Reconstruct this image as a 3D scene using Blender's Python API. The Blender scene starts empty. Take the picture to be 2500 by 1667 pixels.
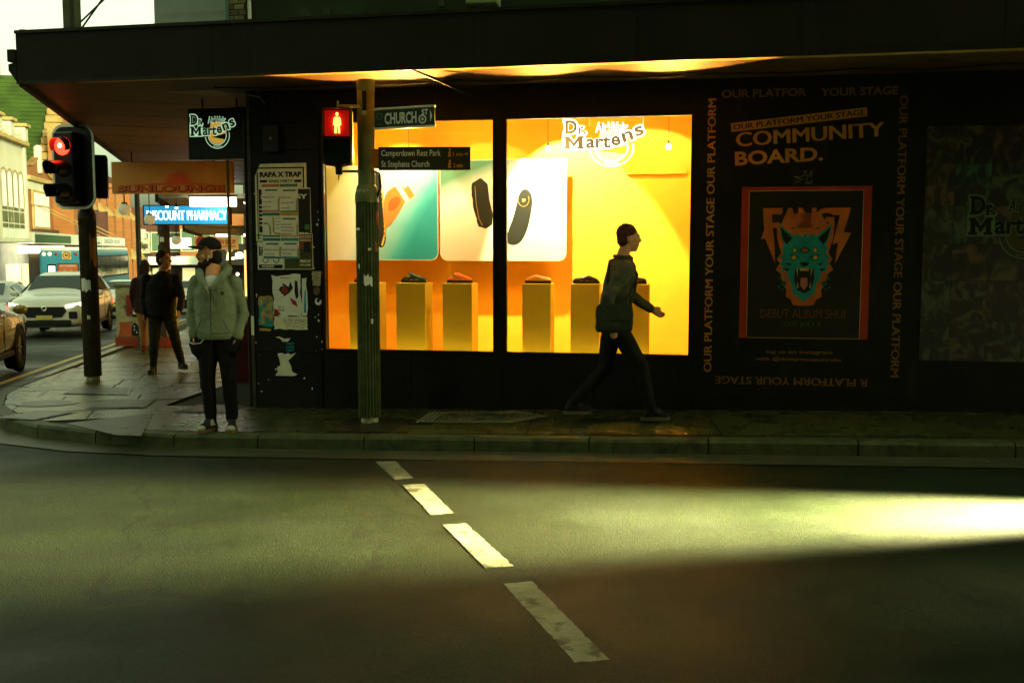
import bpy, bmesh, math, random
from mathutils import Vector, Matrix, noise
R = math.radians
random.seed(7)
scene = bpy.context.scene
COL = scene.collection

# ---------------------------------------------------------------- camera, sky, sun, exposure
PITCH = 5.19
cam_data = bpy.data.cameras.new('camera')
cam_data.lens = 35.05; cam_data.sensor_width = 36.0; cam_data.clip_end = 900
cam = bpy.data.objects.new('camera', cam_data); COL.objects.link(cam)
cam.location = (0, 0, 1.68); cam.rotation_euler = (R(90 - PITCH), 0, 0)
scene.camera = cam

SUN_AZ = math.atan2(0.62, -0.78)       # direction TO the sun in plan: behind the camera, to the right
SUN_EL = R(16)
world = bpy.data.worlds.new('World'); scene.world = world; world.use_nodes = True
wn = world.node_tree.nodes; wl = world.node_tree.links
sky = wn.new('ShaderNodeTexSky'); sky.sky_type = 'NISHITA'; sky.sun_disc = False
sky.sun_elevation = SUN_EL; sky.sun_rotation = SUN_AZ
sky.air_density = 1.0; sky.dust_density = 6.0; sky.ozone_density = 1.0
hs = wn.new('ShaderNodeHueSaturation'); hs.inputs['Saturation'].default_value = 0.25
tint = wn.new('ShaderNodeMixRGB'); tint.blend_type = 'MULTIPLY'; tint.inputs[0].default_value = 1.0
tint.inputs[2].default_value = (0.86, 1.0, 0.60, 1)
bg = wn['Background']; bg.inputs[1].default_value = 0.10
wl.new(sky.outputs[0], hs.inputs['Color']); wl.new(hs.outputs[0], tint.inputs[1]); wl.new(tint.outputs[0], bg.inputs[0])

sun_data = bpy.data.lights.new('sun', 'SUN'); sun_data.energy = 0.9; sun_data.angle = R(6); sun_data.color = (1.0, 0.86, 0.52)
sun = bpy.data.objects.new('sun', sun_data); COL.objects.link(sun)
sd = Vector((math.sin(SUN_AZ) * math.cos(SUN_EL), math.cos(SUN_AZ) * math.cos(SUN_EL), math.sin(SUN_EL)))
sun.rotation_euler = (-sd).to_track_quat('-Z', 'Y').to_euler(); sun.location = (20, -30, 30)

scene.view_settings.view_transform = 'Standard'; scene.view_settings.look = 'None'
scene.view_settings.exposure = 2.15; scene.view_settings.gamma = 1.0
scene.render.engine = 'CYCLES'
scene.cycles.max_bounces = 6; scene.cycles.diffuse_bounces = 3; scene.cycles.glossy_bounces = 3
scene.cycles.transparent_max_bounces = 12; scene.cycles.sample_clamp_indirect = 6
scene.cycles.use_denoising = True

# ---------------------------------------------------------------- materials
MATS = {}
def mat(name, col, rough=0.6, var=0.15, scale=6.0, bump=0.0, bscale=60.0, metal=0.0, spec=0.15, emit=None, estr=0.0, col2=None, thr=None, coat=0.0, stretch=None):
    """procedural surface: base colour broken up by two noises, optional bump, optional second colour in blotches"""
    if name in MATS: return MATS[name]
    m = bpy.data.materials.new(name); m.use_nodes = True; MATS[name] = m
    nt = m.node_tree; n = nt.nodes; l = nt.links
    b = n['Principled BSDF']
    b.inputs['Roughness'].default_value = rough; b.inputs['Metallic'].default_value = metal
    b.inputs['Specular IOR Level'].default_value = spec
    if coat: b.inputs['Coat Weight'].default_value = coat
    c = tuple(col) + (1,)
    b.inputs['Base Color'].default_value = c
    if emit is not None:
        b.inputs['Emission Color'].default_value = tuple(emit) + (1,); b.inputs['Emission Strength'].default_value = estr
    if var > 0 or bump > 0 or col2 is not None:
        tc = n.new('ShaderNodeTexCoord')
        nz = n.new('ShaderNodeTexNoise'); nz.inputs['Scale'].default_value = scale; nz.inputs['Detail'].default_value = 6
        l.new(tc.outputs['Object'], nz.inputs['Vector'])
        rp = n.new('ShaderNodeValToRGB')
        d = tuple(max(0, x * (1 - var)) for x in col) + (1,); u = tuple(min(1, x * (1 + var)) for x in col) + (1,)
        rp.color_ramp.elements[0].position = 0.3; rp.color_ramp.elements[0].color = d
        rp.color_ramp.elements[1].position = 0.7; rp.color_ramp.elements[1].color = u
        l.new(nz.outputs['Fac'], rp.inputs[0])
        out = rp.outputs[0]
        if col2 is not None:
            n2 = n.new('ShaderNodeTexNoise'); n2.inputs['Scale'].default_value = scale * 0.6; n2.inputs['Detail'].default_value = 8
            n2.inputs['Roughness'].default_value = 0.65
            mp = n.new('ShaderNodeMapping'); mp.inputs['Location'].default_value = (3.1, 7.7, 1.9)
            if stretch: mp.inputs['Scale'].default_value = stretch
            l.new(tc.outputs['Object'], mp.inputs[0]); l.new(mp.outputs[0], n2.inputs['Vector'])
            r2 = n.new('ShaderNodeValToRGB'); t = thr or 0.55
            r2.color_ramp.elements[0].position = t - 0.04; r2.color_ramp.elements[1].position = t + 0.04
            l.new(n2.outputs['Fac'], r2.inputs[0])
            mx = n.new('ShaderNodeMixRGB'); l.new(r2.outputs[0], mx.inputs[0]); l.new(out, mx.inputs[1])
            mx.inputs[2].default_value = tuple(col2) + (1,); out = mx.outputs[0]
        l.new(out, b.inputs['Base Color'])
        mr = n.new('ShaderNodeMapRange'); mr.inputs[3].default_value = max(0.02, rough - 0.08); mr.inputs[4].default_value = min(1, rough + 0.1)
        l.new(nz.outputs['Fac'], mr.inputs[0]); l.new(mr.outputs[0], b.inputs['Roughness'])
        if bump > 0:
            nb = n.new('ShaderNodeTexNoise'); nb.inputs['Scale'].default_value = bscale; nb.inputs['Detail'].default_value = 4
            l.new(tc.outputs['Object'], nb.inputs['Vector'])
            bp = n.new('ShaderNodeBump'); bp.inputs['Strength'].default_value = bump; bp.inputs['Distance'].default_value = 0.01
            l.new(nb.outputs['Fac'], bp.inputs['Height']); l.new(bp.outputs[0], b.inputs['Normal'])
    return m

def emis(name, col, s):
    if name in MATS: return MATS[name]
    m = bpy.data.materials.new(name); m.use_nodes = True; MATS[name] = m
    b = m.node_tree.nodes['Principled BSDF']; b.inputs['Base Color'].default_value = tuple(col) + (1,)
    b.inputs['Roughness'].default_value = 0.4
    b.inputs['Emission Color'].default_value = tuple(col) + (1,); b.inputs['Emission Strength'].default_value = s
    return m

def glass_mat(name, tintc=(0.95, 0.97, 0.93), gloss=0.08, rough=0.02):
    if name in MATS: return MATS[name]
    m = bpy.data.materials.new(name); m.use_nodes = True; MATS[name] = m
    nt = m.node_tree; n = nt.nodes; l = nt.links; n.remove(n['Principled BSDF'])
    tr = n.new('ShaderNodeBsdfTransparent'); tr.inputs[0].default_value = tuple(tintc) + (1,)
    gl = n.new('ShaderNodeBsdfGlossy'); gl.inputs['Roughness'].default_value = rough
    fr = n.new('ShaderNodeFresnel'); fr.inputs[0].default_value = 1.45
    mx = n.new('ShaderNodeMixShader'); l.new(fr.outputs[0], mx.inputs[0]); l.new(tr.outputs[0], mx.inputs[1]); l.new(gl.outputs[0], mx.inputs[2])
    l.new(mx.outputs[0], n['Material Output'].inputs[0])
    return m

# ---------------------------------------------------------------- mesh helpers
class MB:
    """collects faces, then links them as ONE mesh object"""
    def __init__(s): s.v = []; s.f = []; s.smooth = []
    def add(s, vs, fs, sm=False):
        o = len(s.v); s.v += [tuple(v) for v in vs]
        for f in fs: s.f.append(tuple(i + o for i in f)); s.smooth.append(sm)
        return s
    def box(s, x0, x1, y0, y1, z0, z1):
        vs = [(x, y, z) for z in (z0, z1) for y in (y0, y1) for x in (x0, x1)]
        return s.add(vs, [(0, 2, 3, 1), (4, 5, 7, 6), (0, 1, 5, 4), (2, 6, 7, 3), (0, 4, 6, 2), (1, 3, 7, 5)])
    def bbox(s, x0, x1, y0, y1, z0, z1, b=0.01):
        """box with bevelled edges"""
        vs = []; 
        bm = bmesh.new(); bmesh.ops.create_cube(bm, size=1)
        for v in bm.verts: v.co = ((x0 + x1) / 2 + v.co.x * (x1 - x0), (y0 + y1) / 2 + v.co.y * (y1 - y0), (z0 + z1) / 2 + v.co.z * (z1 - z0))
        bmesh.ops.bevel(bm, geom=list(bm.edges), offset=b, segments=2, profile=0.5, affect='EDGES')
        bm.verts.index_update()
        s.add([v.co[:] for v in bm.verts], [[v.index for v in f.verts] for f in bm.faces]); bm.free()
        return s
    def quad(s, a, b, c, d): return s.add([a, b, c, d], [(0, 1, 2, 3)])
    def poly(s, pts): return s.add(pts, [tuple(range(len(pts)))])
    def prism(s, pts, d):
        """extrude a polygon (list of 3-vectors) along vector d"""
        n = len(pts); d = Vector(d); a = [Vector(p) for p in pts]; b = [p + d for p in a]
        fs = [tuple(range(n))[::-1], tuple(range(n, 2 * n))] + [(i, (i + 1) % n, n + (i + 1) % n, n + i) for i in range(n)]
        return s.add(a + b, fs)
    def tube(s, pts, rads, seg=10, cap=True, sm=True, flat=None):
        pts = [Vector(p) for p in pts]; 
        if not hasattr(rads, '__len__'): rads = [rads] * len(pts)
        vs = []; prev = None
        for i, p in enumerate(pts):
            d = (pts[min(i + 1, len(pts) - 1)] - pts[max(i - 1, 0)]).normalized()
            if prev is None:
                up = Vector((0, 0, 1)) if abs(d.z) < 0.9 else Vector((1, 0, 0))
                a = d.cross(up).normalized()
            else: a = (prev - d * prev.dot(d)).normalized()
            prev = a; b = d.cross(a)
            r = rads[i]; ra, rb = (r if hasattr(r, '__len__') else (r, r))
            for k in range(seg):
                t = 2 * math.pi * k / seg
                vs.append(p + a * (ra * math.cos(t)) + b * (rb * math.sin(t)))
        fs = []
        for i in range(len(pts) - 1):
            for k in range(seg):
                fs.append((i * seg + k, i * seg + (k + 1) % seg, (i + 1) * seg + (k + 1) % seg, (i + 1) * seg + k))
        s.add(vs, fs, sm)
        if cap:
            s.add(vs[:seg], [tuple(range(seg))[::-1]]); s.add(vs[-seg:], [tuple(range(seg))])
        return s
    def lathe(s, prof, seg=16, at=(0, 0, 0), axis='Z', sm=True):
        vs = []; at = Vector(at)
        for (r, h) in prof:
            for k in range(seg):
                t = 2 * math.pi * k / seg; c, q = r * math.cos(t), r * math.sin(t)
                vs.append(at + Vector({'Z': (c, q, h), 'X': (h, c, q), 'Y': (c, h, q)}[axis]))
        fs = [(i * seg + k, i * seg + (k + 1) % seg, (i + 1) * seg + (k + 1) % seg, (i + 1) * seg + k) for i in range(len(prof) - 1) for k in range(seg)]
        if axis == 'Y': fs = [f[::-1] for f in fs]
        return s.add(vs, fs, sm)
    def ball(s, c, r, seg=12, rings=8):
        rx, ry, rz = r if hasattr(r, '__len__') else (r, r, r)
        prof = [(math.sin(math.pi * i / rings), -math.cos(math.pi * i / rings)) for i in range(rings + 1)]
        o = len(s.v); s.lathe([(max(a, 1e-4), h) for a, h in prof], seg)
        for i in range(o, len(s.v)):
            v = s.v[i]; s.v[i] = (c[0] + v[0] * rx, c[1] + v[1] * ry, c[2] + v[2] * rz)
        return s
    def xf(s, M):
        s.v = [tuple(M @ Vector(v)) for v in s.v]; return s
    def mesh(s, name):
        me = bpy.data.meshes.new(name); me.from_pydata(s.v, [], s.f)
        for p, sm in zip(me.polygons, s.smooth): p.use_smooth = sm
        me.update(); return me
    def build(s, name, m, parent=None, loc=None, rz=None):
        return link(name, s.mesh(name), m, parent, loc, rz)

def link(name, me, m, parent=None, loc=None, rz=None):
    if m is not None and not me.materials: me.materials.append(m)
    o = bpy.data.objects.new(name, me); COL.objects.link(o)
    if parent is not None: o.parent = parent
    if loc is not None: o.location = loc
    if rz is not None: o.rotation_euler = (0, 0, rz)
    return o

def empty(name, loc=(0, 0, 0), rz=0.0, parent=None):
    o = bpy.data.objects.new(name, None); COL.objects.link(o); o.location = loc; o.rotation_euler = (0, 0, rz)
    o.empty_display_size = 0.2
    if parent is not None: o.parent = parent
    return o

def tag(o, label=None, cat=None, group=None, kind=None):
    if label: o['label'] = label
    if cat: o['category'] = cat
    if group: o['group'] = group
    if kind: o['kind'] = kind
    return o

def copy_tree(o, parent=None):
    c = o.copy(); COL.objects.link(c)
    if parent is not None: c.parent = parent
    for ch in [x for x in bpy.data.objects if x.parent == o]: copy_tree(ch, c)
    return c

TXT = {}
def text_mesh(s, bold):
    k = (s, bold)
    if k not in TXT:
        cu = bpy.data.curves.new('t', 'FONT'); cu.body = s; cu.offset = bold; cu.resolution_u = 3
        o = bpy.data.objects.new('t', cu); COL.objects.link(o)
        dg = bpy.context.evaluated_depsgraph_get(); dg.update()
        me = bpy.data.meshes.new_from_object(o.evaluated_get(dg))
        vs = [tuple(v.co) for v in me.vertices]; fs = [tuple(p.vertices) for p in me.polygons]
        bpy.data.objects.remove(o); bpy.data.curves.remove(cu); bpy.data.meshes.remove(me)
        TXT[k] = (vs, fs)
    return TXT[k]
def add_text(mb, s, cx, y, cz, w, h, bold=0.02, rot=0.0, mirror=False, shear=0.0):
    """lettering fitted into a w x h box centred on (cx, cz) of the plane y, read from -y"""
    vs, fs = text_mesh(s, 0.0 if 'M' in s else bold)
    if not vs: return mb
    if 'M' in s and bold > 0:          # heavier strokes from three staggered copies (the outline offset clogs the M)
        v0, f0 = vs, fs; n0 = len(v0); b_ = bold * 0.9
        vs = [(v[0] + dx, v[1], 0.0002 * k) for k, dx in enumerate((-b_, 0.0, b_)) for v in v0]; fs = [tuple(i + k * n0 for i in f) for k in range(3) for f in f0]
    else: vs = [(v[0], v[1], 0.0) for v in vs]
    x0 = min(v[0] for v in vs); x1 = max(v[0] for v in vs); y0 = min(v[1] for v in vs); y1 = max(v[1] for v in vs)
    sx = w / max(x1 - x0, 1e-6); sy = h / max(y1 - y0, 1e-6); c, q = math.cos(rot), math.sin(rot)
    out = []
    for v in vs:
        a = (v[0] - (x0 + x1) / 2) * sx; b = (v[1] - (y0 + y1) / 2) * sy; a += shear * b
        if mirror: a = -a
        out.append((cx + a * c - b * q, y - v[2], cz + a * q + b * c))
    return mb.add(out, fs)
def txt(parent, s, cx, y, cz, w, h, m, bold=0.02, rot=0.0, mirror=False, name='lettering', shear=0.0):
    return add_text(MB(), s, cx, y, cz, w, h, bold, rot, mirror, shear).build(name, m, parent)

# ---------------------------------------------------------------- plan of the corner
E = Vector((0.9857, -0.1684, 0)); N = Vector((0.1684, 0.9857, 0)); W0 = Vector((-2.769, 10.622, 0))
WALL_RZ = math.atan2(-0.1684, 0.9857)
K = Vector((-0.2597, 0.9657, 0))                 # the direction in which the side street runs away
def sp(t, w=0.6): return w * math.log(1 + math.exp(t / w)) if t / w < 30 else t
def gz(x, y):
    a = (Vector((x, y, 0)) - W0).dot(E)
    z = 0.022 * sp(min(a, 30)) if y < 30 else 0
    return z * max(0, min(1, (30 - y) / 12)) - 0.028 * sp(min(y, 150) - 11.5)
def W(s, n, z): return W0 + E * s + N * n + Vector((0, 0, z))
# ================================================================ SETTING: road, kerb, footpath
def asphalt():
    m = bpy.data.materials.new('asphalt'); m.use_nodes = True; nt = m.node_tree; n = nt.nodes; l = nt.links
    b = n['Principled BSDF']; tc = n.new('ShaderNodeTexCoord')
    big = n.new('ShaderNodeTexNoise'); big.inputs['Scale'].default_value = 0.45; big.inputs['Detail'].default_value = 7; big.inputs['Roughness'].default_value = 0.6
    fine = n.new('ShaderNodeTexNoise'); fine.inputs['Scale'].default_value = 150; fine.inputs['Detail'].default_value = 5; fine.inputs['Roughness'].default_value = 0.7
    vor = n.new('ShaderNodeTexVoronoi'); vor.inputs['Scale'].default_value = 130
    st = n.new('ShaderNodeMapping'); st.inputs['Scale'].default_value = (0.25, 2.2, 1)
    trk = n.new('ShaderNodeTexNoise'); trk.inputs['Scale'].default_value = 1.0; trk.inputs['Detail'].default_value = 4
    for x in (big, fine, vor): l.new(tc.outputs['Object'], x.inputs['Vector'])
    l.new(tc.outputs['Object'], st.inputs[0]); l.new(st.outputs[0], trk.inputs['Vector'])
    r1 = n.new('ShaderNodeValToRGB'); e = r1.color_ramp.elements
    e[0].position = 0.32; e[0].color = (0.0044, 0.0084, 0.0019, 1); e[1].position = 0.7; e[1].color = (0.0112, 0.0195, 0.0046, 1)
    l.new(big.outputs['Fac'], r1.inputs[0])
    r2 = n.new('ShaderNodeValToRGB'); e = r2.color_ramp.elements
    e[0].position = 0.35; e[0].color = (0.45, 0.45, 0.42, 1); e[1].position = 0.72; e[1].color = (1.5, 1.5, 1.4, 1)
    l.new(fine.outputs['Fac'], r2.inputs[0])
    mu = n.new('ShaderNodeMixRGB'); mu.blend_type = 'MULTIPLY'; mu.inputs[0].default_value = 1
    l.new(r1.outputs[0], mu.inputs[1]); l.new(r2.outputs[0], mu.inputs[2])
    r3 = n.new('ShaderNodeMapRange'); r3.inputs[1].default_value = 0.3; r3.inputs[2].default_value = 0.7; r3.inputs[3].default_value = 0.75; r3.inputs[4].default_value = 1.25
    l.new(trk.outputs['Fac'], r3.inputs[0])
    m2 = n.new('ShaderNodeMixRGB'); m2.blend_type = 'MULTIPLY'; m2.inputs[0].default_value = 1
    l.new(mu.outputs[0], m2.inputs[1]); l.new(r3.outputs[0], m2.inputs[2]); 
    # stones of the mix, tar-black blots and fine cracks
    vc = n.new('ShaderNodeTexVoronoi'); vc.inputs['Scale'].default_value = 150; l.new(tc.outputs['Object'], vc.inputs['Vector'])
    sv = n.new('ShaderNodeSeparateColor'); l.new(vc.outputs['Color'], sv.inputs[0])
    g = n.new('ShaderNodeMapRange'); g.inputs[3].default_value = 0.35; g.inputs[4].default_value = 1.9; l.new(sv.outputs[0], g.inputs[0])
    m3 = n.new('ShaderNodeMixRGB'); m3.blend_type = 'MULTIPLY'; m3.inputs[0].default_value = 1; l.new(m2.outputs[0], m3.inputs[1]); l.new(g.outputs[0], m3.inputs[2])
    wob = n.new('ShaderNodeTexNoise'); wob.inputs['Scale'].default_value = 1.6; wob.inputs['Detail'].default_value = 6; l.new(tc.outputs['Object'], wob.inputs['Vector'])
    va = n.new('ShaderNodeVectorMath'); va.operation = 'MULTIPLY_ADD'; va.inputs[1].default_value = (1.1, 1.1, 0); l.new(wob.outputs['Color'], va.inputs[0]); l.new(tc.outputs['Object'], va.inputs[2])
    ck_ = n.new('ShaderNodeTexVoronoi'); ck_.feature = 'DISTANCE_TO_EDGE'; ck_.inputs['Scale'].default_value = 0.30; l.new(va.outputs[0], ck_.inputs['Vector'])
    cr = n.new('ShaderNodeMapRange'); cr.inputs[1].default_value = 0.002; cr.inputs[2].default_value = 0.006; cr.inputs[3].default_value = 0.62; cr.inputs[4].default_value = 1.0; l.new(ck_.outputs['Distance'], cr.inputs[0])
    m4 = n.new('ShaderNodeMixRGB'); m4.blend_type = 'MULTIPLY'; m4.inputs[0].default_value = 1; l.new(m3.outputs[0], m4.inputs[1]); l.new(cr.outputs[0], m4.inputs[2])
    oil = n.new('ShaderNodeTexNoise'); oil.inputs['Scale'].default_value = 1.1; oil.inputs['Detail'].default_value = 9; oil.inputs['Roughness'].default_value = 0.7; l.new(tc.outputs['Object'], oil.inputs['Vector'])
    orr = n.new('ShaderNodeMapRange'); orr.inputs[1].default_value = 0.60; orr.inputs[2].default_value = 0.68; orr.inputs[3].default_value = 1.0; orr.inputs[4].default_value = 0.5; l.new(oil.outputs['Fac'], orr.inputs[0])
    m5 = n.new('ShaderNodeMixRGB'); m5.blend_type = 'MULTIPLY'; m5.inputs[0].default_value = 1; l.new(m4.outputs[0], m5.inputs[1]); l.new(orr.outputs[0], m5.inputs[2]); l.new(m5.outputs[0], b.inputs['Base Color'])
    rr = n.new('ShaderNodeMapRange'); rr.inputs[1].default_value = 0.35; rr.inputs[2].default_value = 0.65; rr.inputs[3].default_value = 0.42; rr.inputs[4].default_value = 0.75; b.inputs['Specular IOR Level'].default_value = 0.16
    l.new(big.outputs['Fac'], rr.inputs[0]); l.new(rr.outputs[0], b.inputs['Roughness'])
    ad = n.new('ShaderNodeMath'); ad.operation = 'ADD'; l.new(fine.outputs['Fac'], ad.inputs[0]); l.new(vor.outputs['Distance'], ad.inputs[1])
    bp = n.new('ShaderNodeBump'); bp.inputs['Strength'].default_value = 0.4; bp.inputs['Distance'].default_value = 0.004
    l.new(ad.outputs[0], bp.inputs['Height']); l.new(bp.outputs[0], b.inputs['Normal'])
    return m
M_ASPH = asphalt()
def grid_sheet(xs, ys, dz):
    mb = MB(); nx = len(xs)
    mb.add([(x, y, gz(x, y) + dz) for y in ys for x in xs], [(j * nx + i, j * nx + i + 1, (j + 1) * nx + i + 1, (j + 1) * nx + i) for j in range(len(ys) - 1) for i in range(nx - 1)], True)
    return mb
def span(a, b, st):
    n = max(1, int(round((b - a) / st))); return [a + (b - a) * i / n for i in range(n + 1)]
ROAD_DZ = -0.13
xs = span(-260, -40, 20)[:-1] + span(-40, -10, 3)[:-1] + span(-10, 10, 0.5)[:-1] + span(10, 40, 3) + [80, 160]
ys = [-120, -60, -20] + span(-8, 14, 0.6)[:-1] + span(14, 40, 2)[:-1] + span(40, 160, 12) + [260, 420]
tag(grid_sheet(xs, ys, ROAD_DZ).build('road', M_ASPH), kind='structure')
road = bpy.data.objects['road']

# kerb line (outer top edge), from the far end of the side street round the corner and along the shop
KERB = [(-6.6 - 0.2097 * (t), 13.6 + t) for t in (90, 60, 40, 30, 22, 16, 11, 7, 3.5)] + [(-6.6, 13.6), (-6.42, 12.6), (-6.12, 11.6), (-5.72, 10.75), (-5.2, 10.05), (-4.6, 9.55), (-3.9, 9.22), (-3.1, 9.02), (-2.3, 8.9)] + [(-2.3 + 0.9857 * t, 8.9 - 0.1684 * t) for t in (1, 2, 3, 4, 5.2, 6.4, 7.6, 8.8, 10, 12, 15, 20)]
KERB = [Vector((a, b, 0)) for a, b in KERB]
def kerb_normals():
    out = []
    for i in range(len(KERB)):
        d = (KERB[min(i + 1, len(KERB) - 1)] - KERB[max(i - 1, 0)]).normalized()
        out.append(Vector((-d.y, d.x, 0)))       # to the left of travel = towards the footpath
    return out
KN = kerb_normals()
def resample(step, i0=0):
    pts = []; 
    for i in range(len(KERB) - 1):
        a, b = KERB[i], KERB[i + 1]; n = max(1, int(round((b - a).length / step)))
        for k in range(n):
            t = k / n; pts.append((a.lerp(b, t), KN[i].lerp(KN[i + 1], t).normalized()))
    pts.append((KERB[-1], KN[-1])); return pts
KP = resample(0.95)
M_KERB = mat('kerb_stone', (0.06, 0.070, 0.022), 0.55, 0.3, 9, 0.4, 40, col2=(0.035, 0.042, 0.018), thr=0.58)
M_FOOT = mat('footpath_concrete', (0.13, 0.135, 0.075), 0.42, 0.3, 2.2, 0.35, 70, col2=(0.075, 0.08, 0.04), thr=0.62)
M_GUT = mat('gutter_concrete', (0.05, 0.054, 0.026), 0.45, 0.3, 4, 0.3, 60)
def up(p, dz): return Vector((p.x, p.y, gz(p.x, p.y) + dz))
kerb = tag(empty('kerb'), kind='structure')
for i in range(len(KP) - 1):
    (a, na), (b, nb) = KP[i], KP[i + 1]
    if a.y > 40: continue
    g = (b - a).normalized() * 0.006; a = a + g; b = b - g; w = 0.16; j = random.uniform(-0.004, 0.004)
    mb = MB()
    top = [up(a + na * 0.02, 0 + j), up(b + nb * 0.02, 0 + j), up(b + nb * w, 0 + j), up(a + na * w, 0 + j)]
    sh = [up(a, -0.025 + j), up(b, -0.025 + j)]; bot = [up(a - na * 0.01, -0.2), up(b - nb * 0.01, -0.2), up(b + nb * w, -0.2), up(a + na * w, -0.2)]
    mb.add(top + sh + bot, [(0, 1, 2, 3), (4, 5, 1, 0), (6, 7, 5, 4), (9, 8, 7, 6), (8, 9, 3, 2), (6, 4, 0, 3, 9), (7, 8, 2, 1, 5)])
    mb.build('kerb_stone', M_KERB, kerb)
# gutter strip
g1 = MB(); vs = []
for p, n in KP: vs += [up(p + n * 0.01, ROAD_DZ + 0.012), up(p - n * 0.36, ROAD_DZ + 0.008)]
g1.add(vs, [(2 * i, 2 * i + 1, 2 * i + 3, 2 * i + 2) for i in range(len(KP) - 1)]); tag(g1.build('gutter', M_GUT), kind='structure')

# footpath: a base sheet and paving pieces a little proud of it, clipped to the kerb
INNER = [(p + n * 0.165) for p, n in KP]
foot_poly = [(p.x, p.y) for p in INNER]
base = MB(); vs = []
for p, n in KP: vs += [up(p + n * 0.13, -0.02), up(p + n * 4.6, -0.02)]
base.add(vs, [(2 * i, 2 * i + 1, 2 * i + 3, 2 * i + 2) for i in range(len(KP) - 1)])
footpath = tag(base.build('footpath', mat('joint_dirt', (0.03, 0.032, 0.02), 0.8, 0.3)), kind='structure')
def clip(poly, a, b):
    """keep the part of poly to the left of a->b"""
    out = []
    def sd_(p): return (b[0] - a[0]) * (p[1] - a[1]) - (b[1] - a[1]) * (p[0] - a[0])
    for i in range(len(poly)):
        p, q = poly[i], poly[(i + 1) % len(poly)]; dp, dq = sd_(p), sd_(q)
        if dp >= 0: out.append(p)
        if dp * dq < 0:
            t = dp / (dp - dq); out.append((p[0] + (q[0] - p[0]) * t, p[1] + (q[1] - p[1]) * t))
    return out
def kerb_clip(poly):
    for i in range(8, len(foot_poly) - 1):
        if not poly: return poly
        poly = clip(poly, foot_poly[i], foot_poly[i + 1])
    return poly
def inset(poly, d):
    c = Vector((sum(p[0] for p in poly) / len(poly), sum(p[1] for p in poly) / len(poly)))
    out = []
    for p in poly:
        v = Vector(p) - c; L = v.length
        out.append(c + v * max(0, (L - d * 1.2) / L) if L > 1e-6 else c)
    return out
SLABM = [mat('paving_%d' % i, c, r, 0.22, 3.0, 0.45, 75, col2=c2, thr=0.6, spec=0.45) for i, (c, c2, r) in enumerate([
    ((0.064, 0.068, 0.016), (0.040, 0.044, 0.010), 0.30), ((0.050, 0.060, 0.014), (0.033, 0.038, 0.009), 0.27),
    ((0.075, 0.074, 0.017), (0.048, 0.046, 0.011), 0.34), ((0.043, 0.050, 0.012), (0.028, 0.032, 0.008), 0.26)])]
def slab(poly, m, dz=0.0, name='paving_slab', gap=0.008, pr=None):
    poly = kerb_clip(poly)
    if len(poly) < 3: return
    area = abs(sum(poly[i][0] * poly[(i + 1) % len(poly)][1] - poly[(i + 1) % len(poly)][0] * poly[i][1] for i in range(len(poly)))) / 2
    if area < 0.02: return
    q = inset(poly, gap); n = len(q)
    t = [(p[0], p[1], gz(p[0], p[1]) + dz) for p in q]; b = [(p[0], p[1], gz(p[0], p[1]) - 0.05) for p in q]
    mb = MB(); mb.add(t + b, [tuple(range(n))] + [(i, n + i, n + (i + 1) % n, (i + 1) % n) for i in range(n)])
    mb.build(name, m, pr or footpath)
def EN(s, n): p = W0 + E * s + N * n; return (p.x, p.y)
def KK(u, v):                                  # u along the side street from the corner, v across it towards the kerb
    p = W0 + K * u + Vector((-K.y, K.x, 0)) * v; return (p.x, p.y)
# broad concrete bays in front of the shop
cuts = [-1.05, 0.02, 1.6, 3.05, 4.75, 6.6, 8.6, 11, 14]
for i in range(len(cuts) - 1):
    a, b = cuts[i], cuts[i + 1]; k = 0.22
    slab([EN(a + k, -2.4), EN(b + k, -2.4), EN(b, -0.0), EN(a, -0.0)], SLABM[(i * 2 + 1) % 4], gap=0.006, name='concrete_bay')
# corner wedge and the stone pavers of the side street
random.seed(11)
u = -0.3; row = 0
while u < 30:
    h = random.uniform(0.5, 0.72); v = -0.05 - random.uniform(0, 0.5)
    while v < 5.2:
        w = random.uniform(0.62, 1.15)
        a = [KK(u, v), KK(u, v + w), KK(u + h, v + w), KK(u + h, v)][::-1]
        # keep clear of the concrete bays
        a = clip(a, EN(-0.02, 0), EN(-1.04, 0)) if False else a
        c = clip(a, EN(-1.05 + 0.44, -4.0), EN(-1.05, 0.0)) if u < 3 else a
        if c and sum((Vector((p[0], p[1], 0)) - W0).dot(Vector((-K.y, K.x, 0))) for p in c) / len(c) > -0.2:
            slab(c, random.choice(SLABM), dz=random.uniform(-0.003, 0.004))
        v += w
    u += h; row += 1
# the strip between the wedge and the wall foot
slab([EN(-1.05, 0.0), EN(0.0, 0.0), (KK(1.3, 0)[0], KK(1.3, 0)[1]), KK(0.85, 1.35)], SLABM[0]) if False else None

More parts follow.
